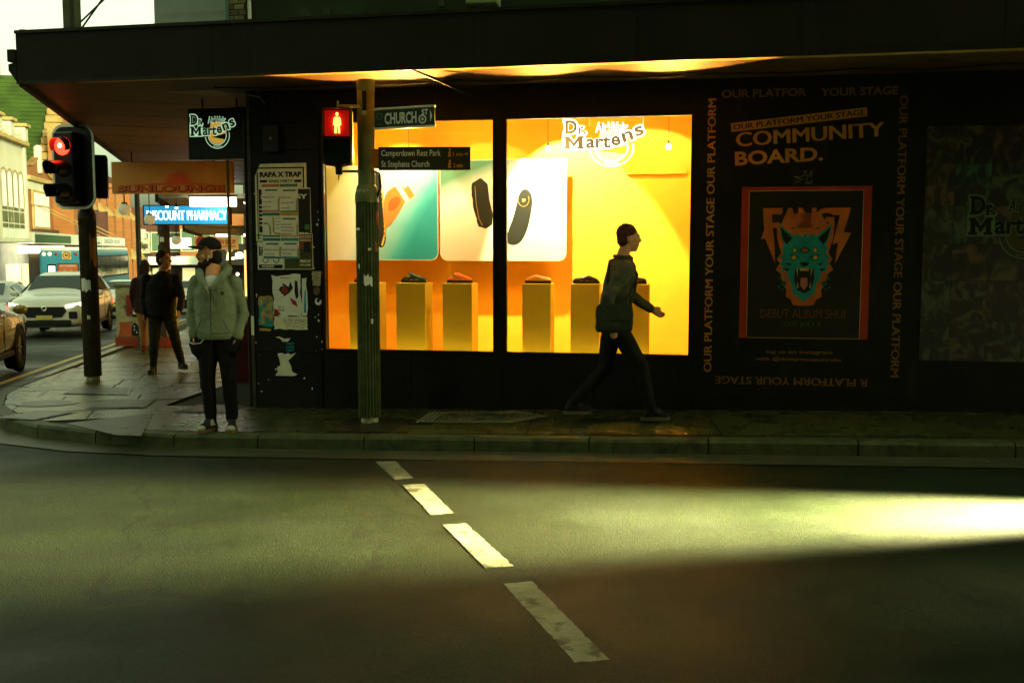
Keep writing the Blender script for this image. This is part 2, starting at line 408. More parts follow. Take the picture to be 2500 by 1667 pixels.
# road paint
def ground_quad(pts, m, name, par, dz):
    mb = MB(); mb.poly([(x, y, gz(x, y) + dz) for x, y in pts]); return mb.build(name, m, par)
M_WHITE = mat('road_paint', (0.175, 0.19, 0.105), 0.6, 0.25, 9, 0.4, 120, col2=(0.05, 0.058, 0.028), thr=0.57)
M_YEL = mat('yellow_road_paint', (0.50, 0.36, 0.06), 0.5, 0.25, 20, 0.2, 90, col2=(0.25, 0.18, 0.04), thr=0.62)
DZ = ROAD_DZ + 0.0022
crossing = tag(empty('crossing_line'), kind='structure')
for q in [[(-1.15, 8.26), (-0.984, 8.277), (-0.764, 7.607), (-0.904, 7.564)], [(-0.826, 7.379), (-0.662, 7.407), (-0.389, 6.521), (-0.538, 6.488)],
          [(-0.443, 6.24), (-0.296, 6.27), (0.01, 5.362), (-0.146, 5.333)], [(-0.045, 5.067), (0.105, 5.101), (0.412, 4.067), (0.263, 4.041)],
          [(0.37, 3.80), (0.52, 3.83), (0.83, 2.8), (0.68, 2.77)]]:
    rg = random.Random(q[0][0]); P = []
    for i in range(4):
        a, b = Vector(q[i]), Vector(q[(i + 1) % 4]); m_ = max(3, int((b - a).length / 0.03)); n_ = Vector((-(b - a).y, (b - a).x)).normalized()
        for k in range(m_):
            e_ = 0 if k == 0 else rg.uniform(-0.002, 0.003) + (0.008 if rg.random() < 0.06 else 0)
            P.append(tuple(a.lerp(b, k / m_) - n_ * e_))
    ground_quad(P[::-1], M_WHITE, 'painted_dash', crossing, DZ)
# the dashes of the crossing's other side, nearer the side street, are worn away; the yellow edge line by the kerb
yl = MB(); vs = []
for p, n in KP:
    if p.y > 11.0 and p.x < -5.5: vs += [up(p - n * 0.50, DZ + 0.006), up(p - n * 0.62, DZ + 0.006)]
yl.add(vs, [(2 * i, 2 * i + 1, 2 * i + 3, 2 * i + 2) for i in range(len(vs) // 2 - 1)]); tag(yl.build('yellow_edge_line', M_YEL), kind='structure')
kl = MB(); vs = []
for p, n in KP:
    if 13.0 < p.y < 26 and p.x < -5.5: vs += [up(p + n * 0.03, 0.010), up(p + n * 0.15, 0.010)]
kl.add(vs, [(2 * i, 2 * i + 1, 2 * i + 3, 2 * i + 2) for i in range(len(vs) // 2 - 1)]); tag(kl.build('white_kerb_paint', mat('kerb_paint', (0.42, 0.44, 0.30), 0.5, 0.3, 5, col2=(0.16, 0.16, 0.1), thr=0.55)), kind='structure')

# things let into the footpath
def pave_patch(name, pts, m, label, cat, dz=0.008):
    return tag(ground_quad(pts, m, name, None, dz), label, cat)
M_DARKP = mat('bitumen_patch', (0.012, 0.017, 0.006), 0.36, 0.35, 8, 0.5, 80, spec=0.4)
tag(ground_quad([(-1.68, 8.99), (-1.09, 8.92), (-0.95, 9.6), (-1.62, 9.68)], M_DARKP, 'bitumen_patch', None, 0.006), kind='structure')
tag(ground_quad([(-3.62, 8.98), (-3.36, 8.92), (-3.72, 10.25), (-4.35, 9.62)], M_DARKP, 'bitumen_patch', None, 0.006), kind='structure')
# patterned pit cover: frame with a many-lined plate
pit = empty('pit_cover'); tag(pit, 'long pale patterned metal pit cover set in the footpath right of the ribbed pole', 'pit cover')
P4 = [Vector(v) for v in ((-0.92, 9.40, 0), (-0.02, 9.25, 0), (0.36, 9.60, 0), (0.06, 9.93, 0), (-0.83, 10.02, 0))]
def flat(pts, m, name, par, dz): 
    mb = MB(); mb.poly([(p.x, p.y, gz(p.x, p.y) + dz) for p in pts]); return mb.build(name, m, par)
def shr(pts, k):
    c = sum(pts, Vector()) / len(pts); return [c + (p - c) * k for p in pts]
M_PITL = mat('pit_paint', (0.34, 0.33, 0.16), 0.5, 0.3, 18); M_PITD = mat('pit_dark', (0.035, 0.045, 0.02), 0.5, 0.3, 18)
flat(P4, M_PITL, 'frame', pit, 0.008); flat(shr(P4, 0.965), M_PITD, 'plate', pit, 0.0095)
lines = MB(); random.seed(3)
for k, sc_ in enumerate((0.93, 0.86, 0.79)):
    a = shr(P4, sc_); b = shr(P4, sc_ - 0.03)
    for i in range(5):
        j = (i + 1) % 5
        if i in (2,) and k: continue
        lines.poly([(p.x, p.y, gz(p.x, p.y) + 0.011 + k * 1e-4) for p in (a[i], a[j], b[j], b[i])])
for k in range(70):
    c = Vector((random.uniform(-0.72, 0.16), random.uniform(9.42, 9.88), 0)); r = random.uniform(0.015, 0.07); a0 = random.uniform(0, 6.3); vs = []
    for i in range(7):
        t = a0 + i * 0.45
        for rr in (r, r + 0.011): p = c + Vector((math.cos(t), math.sin(t) * 0.7, 0)) * rr; vs.append((p.x, p.y, gz(p.x, p.y) + 0.012 + k * 2e-5))
    lines.add(vs, [(2 * i, 2 * i + 1, 2 * i + 3, 2 * i + 2) for i in range(6)])
lines.build('raised_pattern', M_PITL, pit)
# grate, inspection lids, oval lid
def lid(name, label, pts, cat='lid', rim=0.93):
    o = tag(empty(name), label, cat); P = [Vector((a, b, 0)) for a, b in pts]
    flat(P, mat('lid_rim', (0.07, 0.072, 0.03), 0.35, 0.3, 20, spec=0.4), 'rim', o, 0.009)
    flat(shr(P, rim), mat('lid_plate', (0.020, 0.023, 0.009), 0.36, 0.4, 25, 0.5, 120, spec=0.4), 'plate', o, 0.0105); return o
lid('inspection_lid', 'square dark inspection lid in the stone paving left of the standing man', [(-4.55, 10.55), (-3.95, 10.62), (-4.05, 11.25), (-4.6, 11.2)])
lid('inspection_lid', 'square dark inspection lid nearest the kerb at the corner', [(-5.2, 9.95), (-4.75, 9.8), (-4.55, 10.35), (-5.0, 10.42)])
lid('inspection_lid', 'wide dark service lid between the traffic light pole and the walking man', [(-5.35, 11.75), (-4.5, 11.6), (-4.75, 12.35), (-5.5, 12.4)])
ov = [(-5.18 + 0.34 * math.cos(t * 0.3142) + 0.02, 10.95 + 0.26 * math.sin(t * 0.3142)) for t in range(20)]
lid('oval_lid', 'pale oval metal lid in the paving near the corner kerb', ov, rim=0.8)
gr = lid('drain_grate', 'ribbed drain grate at the feet of the standing man', [(-3.55, 10.30), (-3.0, 10.22), (-2.9, 10.72), (-3.42, 10.8)])
bars = MB()
for i in range(14):
    t = i / 14 + 0.02; a = Vector((-3.52, 10.33, 0)).lerp(Vector((-3.03, 10.26, 0)), t); b = Vector((-3.4, 10.76, 0)).lerp(Vector((-2.93, 10.69, 0)), t)
    d = Vector((0.011, -0.001, 0)); bars.poly([(p.x, p.y, gz(p.x, p.y) + 0.013) for p in (a, a + d, b + d, b)])
bars.build('grate_bar', mat('grate_bar', (0.13, 0.13, 0.08), 0.4, 0.2, metal=0.4), gr)
# stencilled adverts
def stencil(lines_, org, ex, ey, h, m, label, w):
    o = empty('stencilled_advert', (0, 0, 0)); tag(o, label, 'stencil')
    mb = MB(); ex = Vector(ex).normalized(); ey = Vector(ey).normalized(); og = Vector(org)
    for i, s in enumerate(lines_):
        t = MB(); add_text(t, s, w / 2, 0, -i * h * 1.5, w, h, 0.02)
        mb.add([(lambda p: (p.x, p.y, gz(p.x, p.y) + 0.0085))(og + ex * v[0] + ey * v[2]) for v in t.v], t.f)
    mb.build('lettering', m, o)
M_STEN = mat('stencil_paint', (0.42, 0.52, 0.40), 0.6, 0.3, 40)
stencil(['SALE ON', 'NOW', '- - - - - -'], (-3.22, 9.78, 0), (1, -0.17, 0), (0.2, 1, 0), 0.09, M_STEN, 'pale teal stencilled lettering on the footpath left of the standing man', 0.42)
stencil(['IIIII.//.'], (-4.72, 11.25, 0), (0.97, -0.1, 0), (0.35, 1, 0), 0.2, M_STEN, 'pale blue stencilled strokes on the paving beside the oval lid', 0.62)
# small litter on the road
tag(MB().tube([(-1.62, 4.62, -0.112), (-1.58, 4.60, -0.105), (-1.53, 4.605, -0.112)], [0.006, 0.008, 0.004], 6).build('crumpled_paper', mat('litter', (0.6, 0.58, 0.45), 0.7)), 'tiny scrap of crumpled paper lying on the dark road', 'litter')

# chewing gum spots, grit and gutter leaves: too small and many to count
random.seed(31); gm = MB()
for k in range(260):
    a = random.uniform(-1.6, 9); b = random.uniform(-2.0, -0.08) if random.random() < 0.75 else random.uniform(-1.6, 3.5)
    p_ = W0 + E * a + N * b
    if b > 0: p_ = W0 + K * random.uniform(-0.2, 7) + Vector((-K.y, K.x, 0)) * random.uniform(0.3, 3.0)
    r = random.uniform(0.008, 0.022); z = gz(p_.x, p_.y) + 0.0062 + k * 1e-5
    gm.poly([(p_.x + r * random.uniform(0.7, 1.2) * math.cos(t * 0.785), p_.y + r * random.uniform(0.7, 1.2) * math.sin(t * 0.785), z) for t in range(8)])
tag(gm.build('gum_spots', mat('gum_spot', (0.022, 0.024, 0.012), 0.7)), 'dark chewing gum spots trodden into the footpath', 'gum spots', kind='stuff')
gl_ = MB()
for k in range(150):
    i = random.randrange(len(KP)); p_, n_ = KP[i]
    if p_.y > 20 or p_.x > 9: continue
    q_ = p_ - n_ * random.uniform(0.02, 0.30) + Vector((random.uniform(-0.4, 0.4), 0, 0)); z = gz(q_.x, q_.y) + ROAD_DZ + 0.016; r = random.uniform(0.008, 0.025); t0 = random.uniform(0, 6)
    gl_.poly([(q_.x + r * c_ * math.cos(t0) - s_ * r * 0.5 * math.sin(t0), q_.y + r * c_ * math.sin(t0) + s_ * r * 0.5 * math.cos(t0), z + random.uniform(0, 0.01)) for c_, s_ in ((-1, 0), (0, 1), (1, 0.2), (0.3, -1))])
tag(gl_.build('gutter_leaves', mat('dry_leaf', (0.10, 0.075, 0.025), 0.8, 0.4, 30)), 'dry leaf litter and grit gathered along the gutter', 'leaf litter', kind='stuff')
# ================================================================ THE CORNER SHOP (local frame: x along the wall, y into the shop, z up)
shop = tag(empty('corner_shop', W0, WALL_RZ), 'black corner shop with glowing display windows under a wide dark awning', 'shop')
def L(p): d = Vector(p) - W0; return Vector((d.dot(E), d.dot(N), p[2] if len(p) > 2 else 0))
M_BLACK = mat('black_wall_paint', (0.0085, 0.0085, 0.004), 0.55, 0.35, 3.5, 0.25, 30, col2=(0.014, 0.014, 0.007), thr=0.6, stretch=(3.0, 3.0, 0.6))
M_FRAME = mat('black_window_frame', (0.012, 0.012, 0.009), 0.4, 0.2)
T = 0.14
wall_boxes = [(0.0, 0.80, 0, T, -0.4, 3.40), (0.80, 4.60, 0, T, -0.4, 0.632), (0.80, 4.60, 0, T, 3.012, 3.40), (2.632, 2.735, 0.0, T, 0.632, 3.012), (4.60, 14.0, 0, T, -0.4, 3.40)]
wmb = MB()
for b in wall_boxes: wmb.box(*b)
wmb.build('wall', M_BLACK, shop)
# cladding boards on the pier and below the windows, each a little proud
for i, (z0, z1) in enumerate(((-0.1, 0.60), (0.606, 1.45), (1.456, 2.15), (2.156, 2.72), (2.726, 3.0), (3.006, 3.38))):
    MB().bbox(0.035, 0.775, -0.012 - 0.002 * (i % 2), -0.001, z0, z1, 0.004).build('cladding_board', M_BLACK, shop)
MB().bbox(-0.012, 0.03, -0.02, 0.10, -0.1, 3.38, 0.006).build('corner_strip', mat('strip_metal', (0.05, 0.045, 0.03), 0.45, 0.4, 12, metal=0.3, col2=(0.12, 0.11, 0.07), thr=0.66), shop)
for i in range(4): MB().bbox(0.80 + i * 0.952, 0.80 + (i + 1) * 0.952 - 0.006, -0.010, -0.001, 0.02, 0.60, 0.004).build('stall_riser_panel', M_BLACK, shop)
MB().bbox(0.78, 4.62, -0.035, -0.0015, -0.1, 0.012, 0.004).build('plinth_strip', mat('plinth_strip', (0.035, 0.037, 0.022), 0.5, 0.3), shop)
# wall panels right of the windows, with open joints
xp = 4.622
for k, w_ in enumerate((1.31, 1.22, 1.22, 1.22, 1.25, 1.25, 1.25)):
    MB().box(xp, xp + w_ - 0.006, -0.003 + 0.0004 * (k % 2), -0.0005, 0.22, 3.33).build('wall_panel', M_BLACK, shop); MB().box(xp, xp + w_ - 0.006, -0.006, -0.0005, -0.1, 0.21).build('kick_board', mat('kick_board', (0.010, 0.010, 0.006), 0.5, 0.4, 6), shop); xp += w_
# windows
M_GLASS = glass_mat('shop_glass')
for (a, b) in ((0.80, 2.632), (2.735, 4.60)):
    w = empty('window', parent=shop); f = MB(); t = 0.018
    f.box(a, a + t, -0.012, 0.06, 0.632, 3.012).box(b - t, b, -0.012, 0.06, 0.632, 3.012).box(a + t, b - t, -0.012, 0.06, 0.632, 0.632 + t).box(a + t, b - t, -0.012, 0.06, 3.012 - t, 3.012)
    f.build('window_frame', M_FRAME, w)
    MB().box(a + t + 0.001, b - t - 0.001, 0.020, 0.028, 0.652, 2.992).build('glass_pane', M_GLASS, w)
# display room: floor, back wall, sides, ceiling
M_YELL = mat('yellow_display_paint', (0.86, 0.44, 0.022), 0.55, 0.06, 2.0, 0.08, 40)
room = empty('display_room', parent=shop)
BW = 1.25
MB().box(0.28, 4.78, BW, BW + 0.05, 0.30, 3.35).build('back_wall', M_YELL, room)
MB().box(0.22, 0.28, T, BW + 0.05, 0.30, 3.35).build('side_wall', M_YELL, room)
MB().box(4.78, 4.84, T, BW + 0.05, 0.30, 3.35).build('side_wall', M_YELL, room)
MB().box(0.28, 4.78, T, BW, 0.30, 0.36).build('floor', M_YELL, room)
MB().box(0.28, 4.78, T, BW, 3.30, 3.35).build('ceiling', mat('display_ceiling', (0.75, 0.42, 0.10), 0.7, 0.1), room)
nf = MB(); nf.box(3.885, 4.535, BW - 0.05, BW - 0.001, 2.52, 2.62)
nf.build('alcove_frame', M_YELL, room)
# upper storey
M_REND = mat('green_stained_render', (0.022, 0.034, 0.012), 0.7, 0.45, 1.4, 0.5, 14, col2=(0.05, 0.085, 0.035), thr=0.66)
MB().box(0.0, 14.0, 0.02, 0.3, 3.402, 7.2).build('upper_wall', M_REND, shop)
pier = MB().box(-0.20, -0.001, 0.035, 0.3, 3.402, 7.2).build('brick_pier', mat('mortar', (0.10, 0.10, 0.06), 0.9, 0.2), shop)
M_BR = [mat('tan_brick_%d' % i, c, 0.75, 0.25, 20, 0.5, 60) for i, c in enumerate(((0.20, 0.18, 0.08), (0.13, 0.12, 0.055), (0.26, 0.23, 0.11)))]
for r in range(24):
    z = 3.72 + r * 0.058; x = -0.198 + (0.0 if r % 2 else -0.05); 
    while x < -0.005:
        a, b = max(x, -0.197), min(x + 0.108, -0.004)
        if b - a > 0.02: MB().bbox(a, b, 0.018, 0.034, z, z + 0.050, 0.003).build('brick', random.choice(M_BR), pier)
        x += 0.117
MB().tube([(0.055, -0.02, 3.9), (0.055, -0.02, 7.0)], 0.019, 10).ball((0.03, -0.03, 4.01), 0.014, 8, 6).build('downpipe', mat('white_pvc', (0.62, 0.62, 0.48), 0.4, 0.1), shop)
MB().tube([(-0.20, -0.02, 3.8), (-0.20, -0.02, 7.0)], 0.013, 8).build('teal_pipe', mat('teal_pipe', (0.06, 0.20, 0.15), 0.5, 0.1), shop)
# wall stains and vents on the upper wall
for (x, z, w, h) in ((0.85, 4.08, 0.07, 0.07), (2.06, 4.12, 0.06, 0.06)): MB().bbox(x, x + w, -0.004, 0.018, z, z + h, 0.005).build('vent_cover', mat('vent_cover', (0.04, 0.05, 0.028), 0.6, 0.3), shop)

# awning
A0 = L((-4.80, 9.86, 0)); A1 = L((9.4, 7.075, 0)); AK = L(Vector((-4.80, 9.86, 0)) + K * 15.5)
Z0, Z1 = 3.30, 3.77
M_FASC = mat('dark_fascia', (0.014, 0.012, 0.004), 0.65, 0.3, 1.2, 0.2, 20, col2=(0.011, 0.010, 0.004), thr=0.57, stretch=(6.0, 6.0, 0.5))
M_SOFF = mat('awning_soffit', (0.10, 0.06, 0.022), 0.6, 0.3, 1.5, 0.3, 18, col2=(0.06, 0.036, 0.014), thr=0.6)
awn = empty('awning', parent=shop)
d = (A1 - A0).normalized(); nn = Vector((-d.y, d.x, 0)); tot = (A1 - A0).length
seams = [0, 2.06, 4.55, 5.98, 8.9, 11.6, tot]
for i in range(len(seams) - 1):
    a = A0 + d * (seams[i] + 0.002); b = A0 + d * (seams[i + 1] - 0.002)
    MB().prism([(a.x, a.y, Z0), (b.x, b.y, Z0), (b.x + nn.x * 0.05, b.y + nn.y * 0.05, Z0), (a.x + nn.x * 0.05, a.y + nn.y * 0.05, Z0)], (0, 0, Z1 - Z0)).build('fascia_panel', M_FASC, awn)
for (zz, th, pr_) in ((Z0 - 0.012, 0.028, 0.012), (Z1 - 0.005, 0.03, 0.018)):
    a = A0 - nn * pr_; b = A1 - nn * pr_; MB().prism([(a.x, a.y, zz), (b.x, b.y, zz), (b.x + nn.x * (pr_ - 0.001), b.y + nn.y * (pr_ - 0.001), zz), (a.x + nn.x * (pr_ - 0.001), a.y + nn.y * (pr_ - 0.001), zz)], (0, 0, th)).build('edge_trim', mat('edge_trim', (0.018, 0.017, 0.007), 0.45, 0.4, 4, metal=0.2), awn)
for k in range(26):
    a = A0 + d * (0.25 + k * 0.55) - nn * 0.004
    for zz in (3.36, 3.70): MB().lathe([(0.001, -0.003), (0.010, -0.001), (0.011, 0.004)], 8, (a.x, a.y, zz), 'Y').build('fascia_screw', MATS['edge_trim'], awn)
cb0 = [A0.lerp(Vector((0, 0, 0)), 0.7) + Vector((0.4 + 0.62 * i, 0.02 * (i % 3), 3.315 - 0.02 * (i % 2))) for i in range(16)]
MB().tube([(v.x, v.y - 0.1, v.z) for v in cb0], 0.009, 6).build('soffit_cable', M_FRAME, awn)
kd = (AK - A0).normalized(); kn = Vector((kd.y, -kd.x, 0)); kt = (AK - A0).length
ks = [0.055, 3.2, 6.4, 9.6, 12.6, kt]
for i in range(len(ks) - 1):
    a = A0 + kd * (ks[i] + 0.002); b = A0 + kd * (ks[i + 1] - 0.002)
    MB().prism([(a.x, a.y, Z0 - 0.02), (a.x + kn.x * 0.05, a.y + kn.y * 0.05, Z0 - 0.02), (b.x + kn.x * 0.05, b.y + kn.y * 0.05, Z0 - 0.02), (b.x, b.y, Z0 - 0.02)], (0, 0, Z1 - Z0)).build('fascia_panel', M_FASC, awn)
# bits of old sign frame on the left end of the fascia
eb = A0 - d * 0.09
MB().bbox(eb.x, eb.x + 0.085, eb.y - 0.02, eb.y + 0.05, 3.50, 3.62, 0.01).build('end_bracket', M_FASC, awn)
MB().prism([(eb.x, eb.y, 3.42), (eb.x + 0.085, eb.y, 3.31), (eb.x + 0.085, eb.y, 3.50), (eb.x, eb.y, 3.48)], (0, 0.06, 0)).build('end_bracket', M_FASC, awn)
# deck on top, soffit boards below
top = [A0 + d * 0.05 + nn * 0.06, A1 + nn * 0.06, Vector((14, 0.01, 0)), Vector((0.0, 0.01, 0)), L(W0 + K * 15.5), AK + kn * 0.06]
MB().prism([(p.x, p.y, Z1 - 0.10) for p in top], (0, 0, 0.05)).build('roof_sheet', mat('awning_roof', (0.15, 0.16, 0.10), 0.5, 0.3, 3), awn)
# along the shop: long boards parallel to the fascia
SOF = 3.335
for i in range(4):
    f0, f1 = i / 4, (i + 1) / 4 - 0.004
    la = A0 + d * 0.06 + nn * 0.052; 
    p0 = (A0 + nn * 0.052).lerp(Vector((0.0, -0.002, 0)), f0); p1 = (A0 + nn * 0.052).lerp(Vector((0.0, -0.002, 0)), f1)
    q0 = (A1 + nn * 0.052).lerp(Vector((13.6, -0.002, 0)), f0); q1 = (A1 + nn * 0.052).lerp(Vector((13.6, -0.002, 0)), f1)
    MB().prism([(p.x, p.y, SOF) for p in (p0, q0, q1, p1)], (0, 0, 0.02)).build('soffit_board', M_SOFF if i else mat('soffit_glow_paint', (0.55, 0.36, 0.12), 0.6, 0.2, 3), awn)  # outermost board painted paler to put the window's glow into its colour
WK = L(W0 + K * 15.5)
for i in range(26):
    f0, f1 = i / 26, (i + 1) / 26 - 0.0012
    a0 = (A0 + kn * 0.052).lerp(AK + kn * 0.052, f0); a1 = (A0 + kn * 0.052).lerp(AK + kn * 0.052, f1)
    b0 = Vector((-0.004, 0.004, 0)).lerp(WK, f0); b1 = Vector((-0.004, 0.004, 0)).lerp(WK, f1)
    MB().prism([(p.x, p.y, SOF + 0.002 * (i % 2)) for p in (a0, b0, b1, a1)], (0, 0, 0.02)).build('soffit_board', M_SOFF, awn)
# brace rods under and over the awning
MB().tube([(2.05, -1.18, 3.32), (2.45, -0.25, 3.20)], 0.012, 6).build('brace_rod', M_FRAME, awn)
# peeling soffit strip and its loose cable
MB().add([tuple(L(Vector(p))[:2]) + (p[2],) for p in ((-3.62, 10.6, 3.33), (-3.1, 10.45, 3.33), (-2.85, 10.5, 3.30), (-3.1, 10.62, 3.285))], [(0, 1, 2, 3)]).build('peeling_strip', mat('peeling_strip', (0.35, 0.27, 0.14), 0.7, 0.2), awn)
MB().tube([L(Vector(p)) for p in ((-3.0, 10.5, 3.31), (-2.8, 10.5, 3.30), (-2.6, 10.5, 3.26), (-2.56, 10.5, 3.19))], 0.007, 6).build('loose_cable', mat('pale_cable', (0.3, 0.28, 0.2), 0.6), awn)
# post and stays on the roof of the awning
po = L((-4.33, 10.06, 0))
rp = tag(empty('roof_post', W(po.x, po.y, 3.70), WALL_RZ), 'square dark steel post standing on the awning roof against the sky', 'post')
MB().bbox(-0.062, 0.062, -0.062, 0.062, 0, 3.2, 0.008).build('shaft', mat('post_steel', (0.10, 0.11, 0.05), 0.5, 0.3, 8), rp)
MB().box(0.02, 0.066, -0.066, -0.0625, 0.02, 3.2).build('cover_strip', mat('post_steel_dark', (0.04, 0.045, 0.02), 0.5, 0.2), rp)
MB().bbox(-0.1, 0.1, -0.1, 0.1, -0.02, 0.06, 0.01).build('foot_plate', MATS['post_steel_dark'], rp)
for (x0, z0, x1, z1, y) in ((0.05, 0.1, 1.0, 1.2, 0.0),): MB().tube([(x0, y, z0), (x1, y, z1)], 0.009, 6).build('stay_rod', MATS['post_steel_dark'], rp)
MB().tube([(-1.62, -0.8, 3.72), (-0.6, -0.5, 4.75)], 0.009, 6).build('stay_rod', MATS['post_steel_dark'], awn)
MB().lathe([(0.001, 0.05), (0.045, 0.05), (0.045, -0.06)], 12, (-1.28 - 0.6, -0.95, 3.78)).build('vent_cap', mat('vent_cap', (0.2, 0.21, 0.12), 0.5), awn)
# flood light box above the awning
fl = tag(empty('flood_light', W(2.44, -0.35, 4.02), WALL_RZ), 'pale green metal flood light box hanging over the awning edge', 'flood light')
MB().bbox(0, 0.30, -0.12, 0.12, 0.0, 0.35, 0.012).build('housing', mat('flood_housing', (0.22, 0.27, 0.12), 0.5, 0.15), fl)
MB().bbox(0.005, 0.295, -0.11, 0.115, -0.022, -0.001, 0.004).build('lens', mat('flood_lens', (0.05, 0.04, 0.02), 0.2, 0.1), fl)
MB().tube([(0.15, 0.1, 0.3), (0.15, 0.37, 0.5)], 0.02, 8).build('bracket', M_FRAME, fl)

# side-street front of the shop, seen edge on
kf = empty('side_front', (0, 0, 0), math.atan2(K.dot(N), K.dot(E)), parent=shop)
# local x along K from the corner, local y to the left of it (towards the street) is +, building is -y
MB().box(0.16, 15.5, -0.3, -0.02, -0.6, 3.34).build('wall', M_BLACK, kf)
MB().bbox(0.30, 0.55, -0.02, 0.05, -0.1, 3.2, 0.01).build('door_jamb', mat('dark_timber', (0.03, 0.025, 0.015), 0.4, 0.3), kf)
MB().bbox(2.55, 2.62, 0.23, 0.27, 0.9, 3.0, 0.006).build('gold_trim', mat('gold_trim', (0.60, 0.30, 0.06), 0.4, 0.1), kf)
MB().bbox(2.62, 3.4, -0.02, 0.24, -0.1, 1.05, 0.01).build('counter', mat('counter_red', (0.10, 0.02, 0.012), 0.5, 0.2), kf)
MB().box(0.0, 15.5, -0.3, -0.02, 3.80, 7.2).build('upper_wall', M_REND, kf)
MB().box(3.7, 6.6, -0.019, 0.012, 0.15, 2.6).build('lit_doorway', emis('doorway_glow', (1.0, 0.52, 0.10), 0.38), kf)
MB().box(7.2, 11.2, -0.019, 0.012, 0.3, 2.5).build('lit_doorway', emis('doorway_glow', (1.0, 0.52, 0.10), 0.38), kf)
# ================================================================ LETTERING AND PRINTS ON THE SHOP WALL
M_OR = mat('orange_wall_lettering', (0.50, 0.22, 0.035), 0.6, 0.15, 5)
M_OR2 = mat('brown_wall_lettering', (0.20, 0.10, 0.022), 0.6, 0.2, 5)
PY = -0.004
board = tag(empty('community_board', W(0, 0, 0), WALL_RZ), 'community board lettering in orange round the red bordered poster on the black wall', 'wall lettering')
txt(board, 'OUR PLATFOR', 5.26, PY, 3.185, 0.79, 0.078, M_OR2, 0.025); txt(board, 'YOUR STAGE', 6.135, PY, 3.178, 0.70, 0.078, M_OR2, 0.025)
txt(board, 'OUR PLATFORM YOUR STAGE OUR PLATFORM', 4.775, PY, 1.815, 2.66, 0.075, M_OR, 0.03, R(90))
txt(board, 'OUR PLATFORM YOUR STAGE OUR PLATFORM', 6.54, PY, 1.80, 2.66, 0.075, M_OR2, 0.025, R(-90))
txt(board, 'R PLATFORM YOUR STAGE', 5.57, PY, 0.41, 1.44, 0.075, M_OR2, 0.025, R(180))
rr = R(5.6); st = MB(); c = Vector((5.585, 0, 2.925)); ux = Vector((math.cos(rr), 0, math.sin(rr))); uz = Vector((-math.sin(rr), 0, math.cos(rr)))
st.poly([tuple(c + ux * a * 0.63 + uz * b * 0.042 + Vector((0, PY, 0))) for a, b in ((-1, -1), (1, -1), (1, 1), (-1, 1))]); st.build('strip', M_OR, board)
txt(board, 'OUR PLATFORM YOUR STAGE', 5.585, PY - 0.003, 2.925, 1.22, 0.052, M_BLACK, 0.025, rr)
txt(board, 'COMMUNITY', 5.69, PY, 2.785, 1.37, 0.135, M_OR, 0.03, R(3.2)); txt(board, 'BOARD.', 5.41, PY, 2.585, 0.82, 0.135, M_OR, 0.03, R(2.6))
txt(board, 'tag us on instagram', 5.645, PY, 0.693, 0.63, 0.045, M_OR2, 0.025); txt(board, 'with @drmartensaustralia', 5.64, PY, 0.625, 0.81, 0.045, M_OR2, 0.025)
# running figure sticker
run = MB(); 
def stroke(mb, pts, w, y, closed=False):
    """flat ribbon through (x, z) points"""
    P = [Vector((p[0], p[1])) for p in pts]; n = len(P); L_, R_ = [], []
    for i in range(n):
        a = P[(i - 1) % n] if closed else P[max(i - 1, 0)]; b = P[(i + 1) % n] if closed else P[min(i + 1, n - 1)]
        d = (b - a); d = d.normalized() if d.length > 1e-9 else Vector((1, 0)); nn_ = Vector((-d.y, d.x)) * w / 2
        L_.append(P[i] + nn_); R_.append(P[i] - nn_)
    vs = [(p.x, y, p.y) for p in L_] + [(p.x, y, p.y) for p in R_]
    fs = [(i, n + i, n + (i + 1) % n, (i + 1) % n) for i in range(n if closed else n - 1)]
    return mb.add(vs, fs)
def arc(cx, cz, r, a0, a1, n=20, rz=None): return [(cx + r * math.cos(R(a0 + (a1 - a0) * i / n)), cz + (rz or r) * math.sin(R(a0 + (a1 - a0) * i / n))) for i in range(n + 1)]
stroke(run, arc(5.66, 2.43, 0.013, 0, 360, 12), 0.005, PY); stroke(run, [(5.56, 2.39), (5.60, 2.385), (5.66, 2.40), (5.70, 2.40), (5.715, 2.44), (5.725, 2.44), (5.715, 2.38)], 0.006, PY - 0.0005); stroke(run, [(5.56, 2.39), (5.60, 2.37), (5.65, 2.365), (5.60, 2.345), (5.57, 2.33)], 0.006, PY - 0.001); stroke(run, [(5.69, 2.39), (5.67, 2.35), (5.70, 2.33), (5.735, 2.355), (5.73, 2.325), (5.66, 2.325)], 0.006, PY - 0.0015)
run.build('sticker_figure', mat('sticker_green', (0.16, 0.22, 0.07), 0.6), board)

# poster with the fanged wolf head
poster = tag(empty('wall_poster', W(0, -0.006, 0), WALL_RZ), 'red bordered black poster with a turquoise fanged wolf head on the black wall', 'poster')
M_PRED = mat('poster_red', (0.34, 0.035, 0.012), 0.45, 0.2, 4); M_PBLK = mat('poster_black', (0.020, 0.018, 0.010), 0.4, 0.2, 4)
M_PCRM = mat('poster_cream', (0.45, 0.33, 0.10), 0.5, 0.1); M_PORG = mat('poster_orange', (0.46, 0.12, 0.02), 0.5, 0.2, 6); M_PTEA = mat('poster_teal', (0.015, 0.24, 0.20), 0.5, 0.25, 7); M_PTEAD = mat('poster_teal_dark', (0.008, 0.10, 0.085), 0.5, 0.2, 7)
M_PYEL = mat('poster_yellow', (0.55, 0.33, 0.03), 0.5, 0.1); M_PPNK = mat('poster_tongue', (0.42, 0.13, 0.08), 0.5, 0.1)
def rect(x0, x1, z0, z1, y): return MB().quad((x0, y, z0), (x1, y, z0), (x1, y, z1), (x0, y, z1))
MB().box(5.072, 6.280, -0.004, 0.004, 0.832, 2.294).build('sheet', M_PRED, poster)
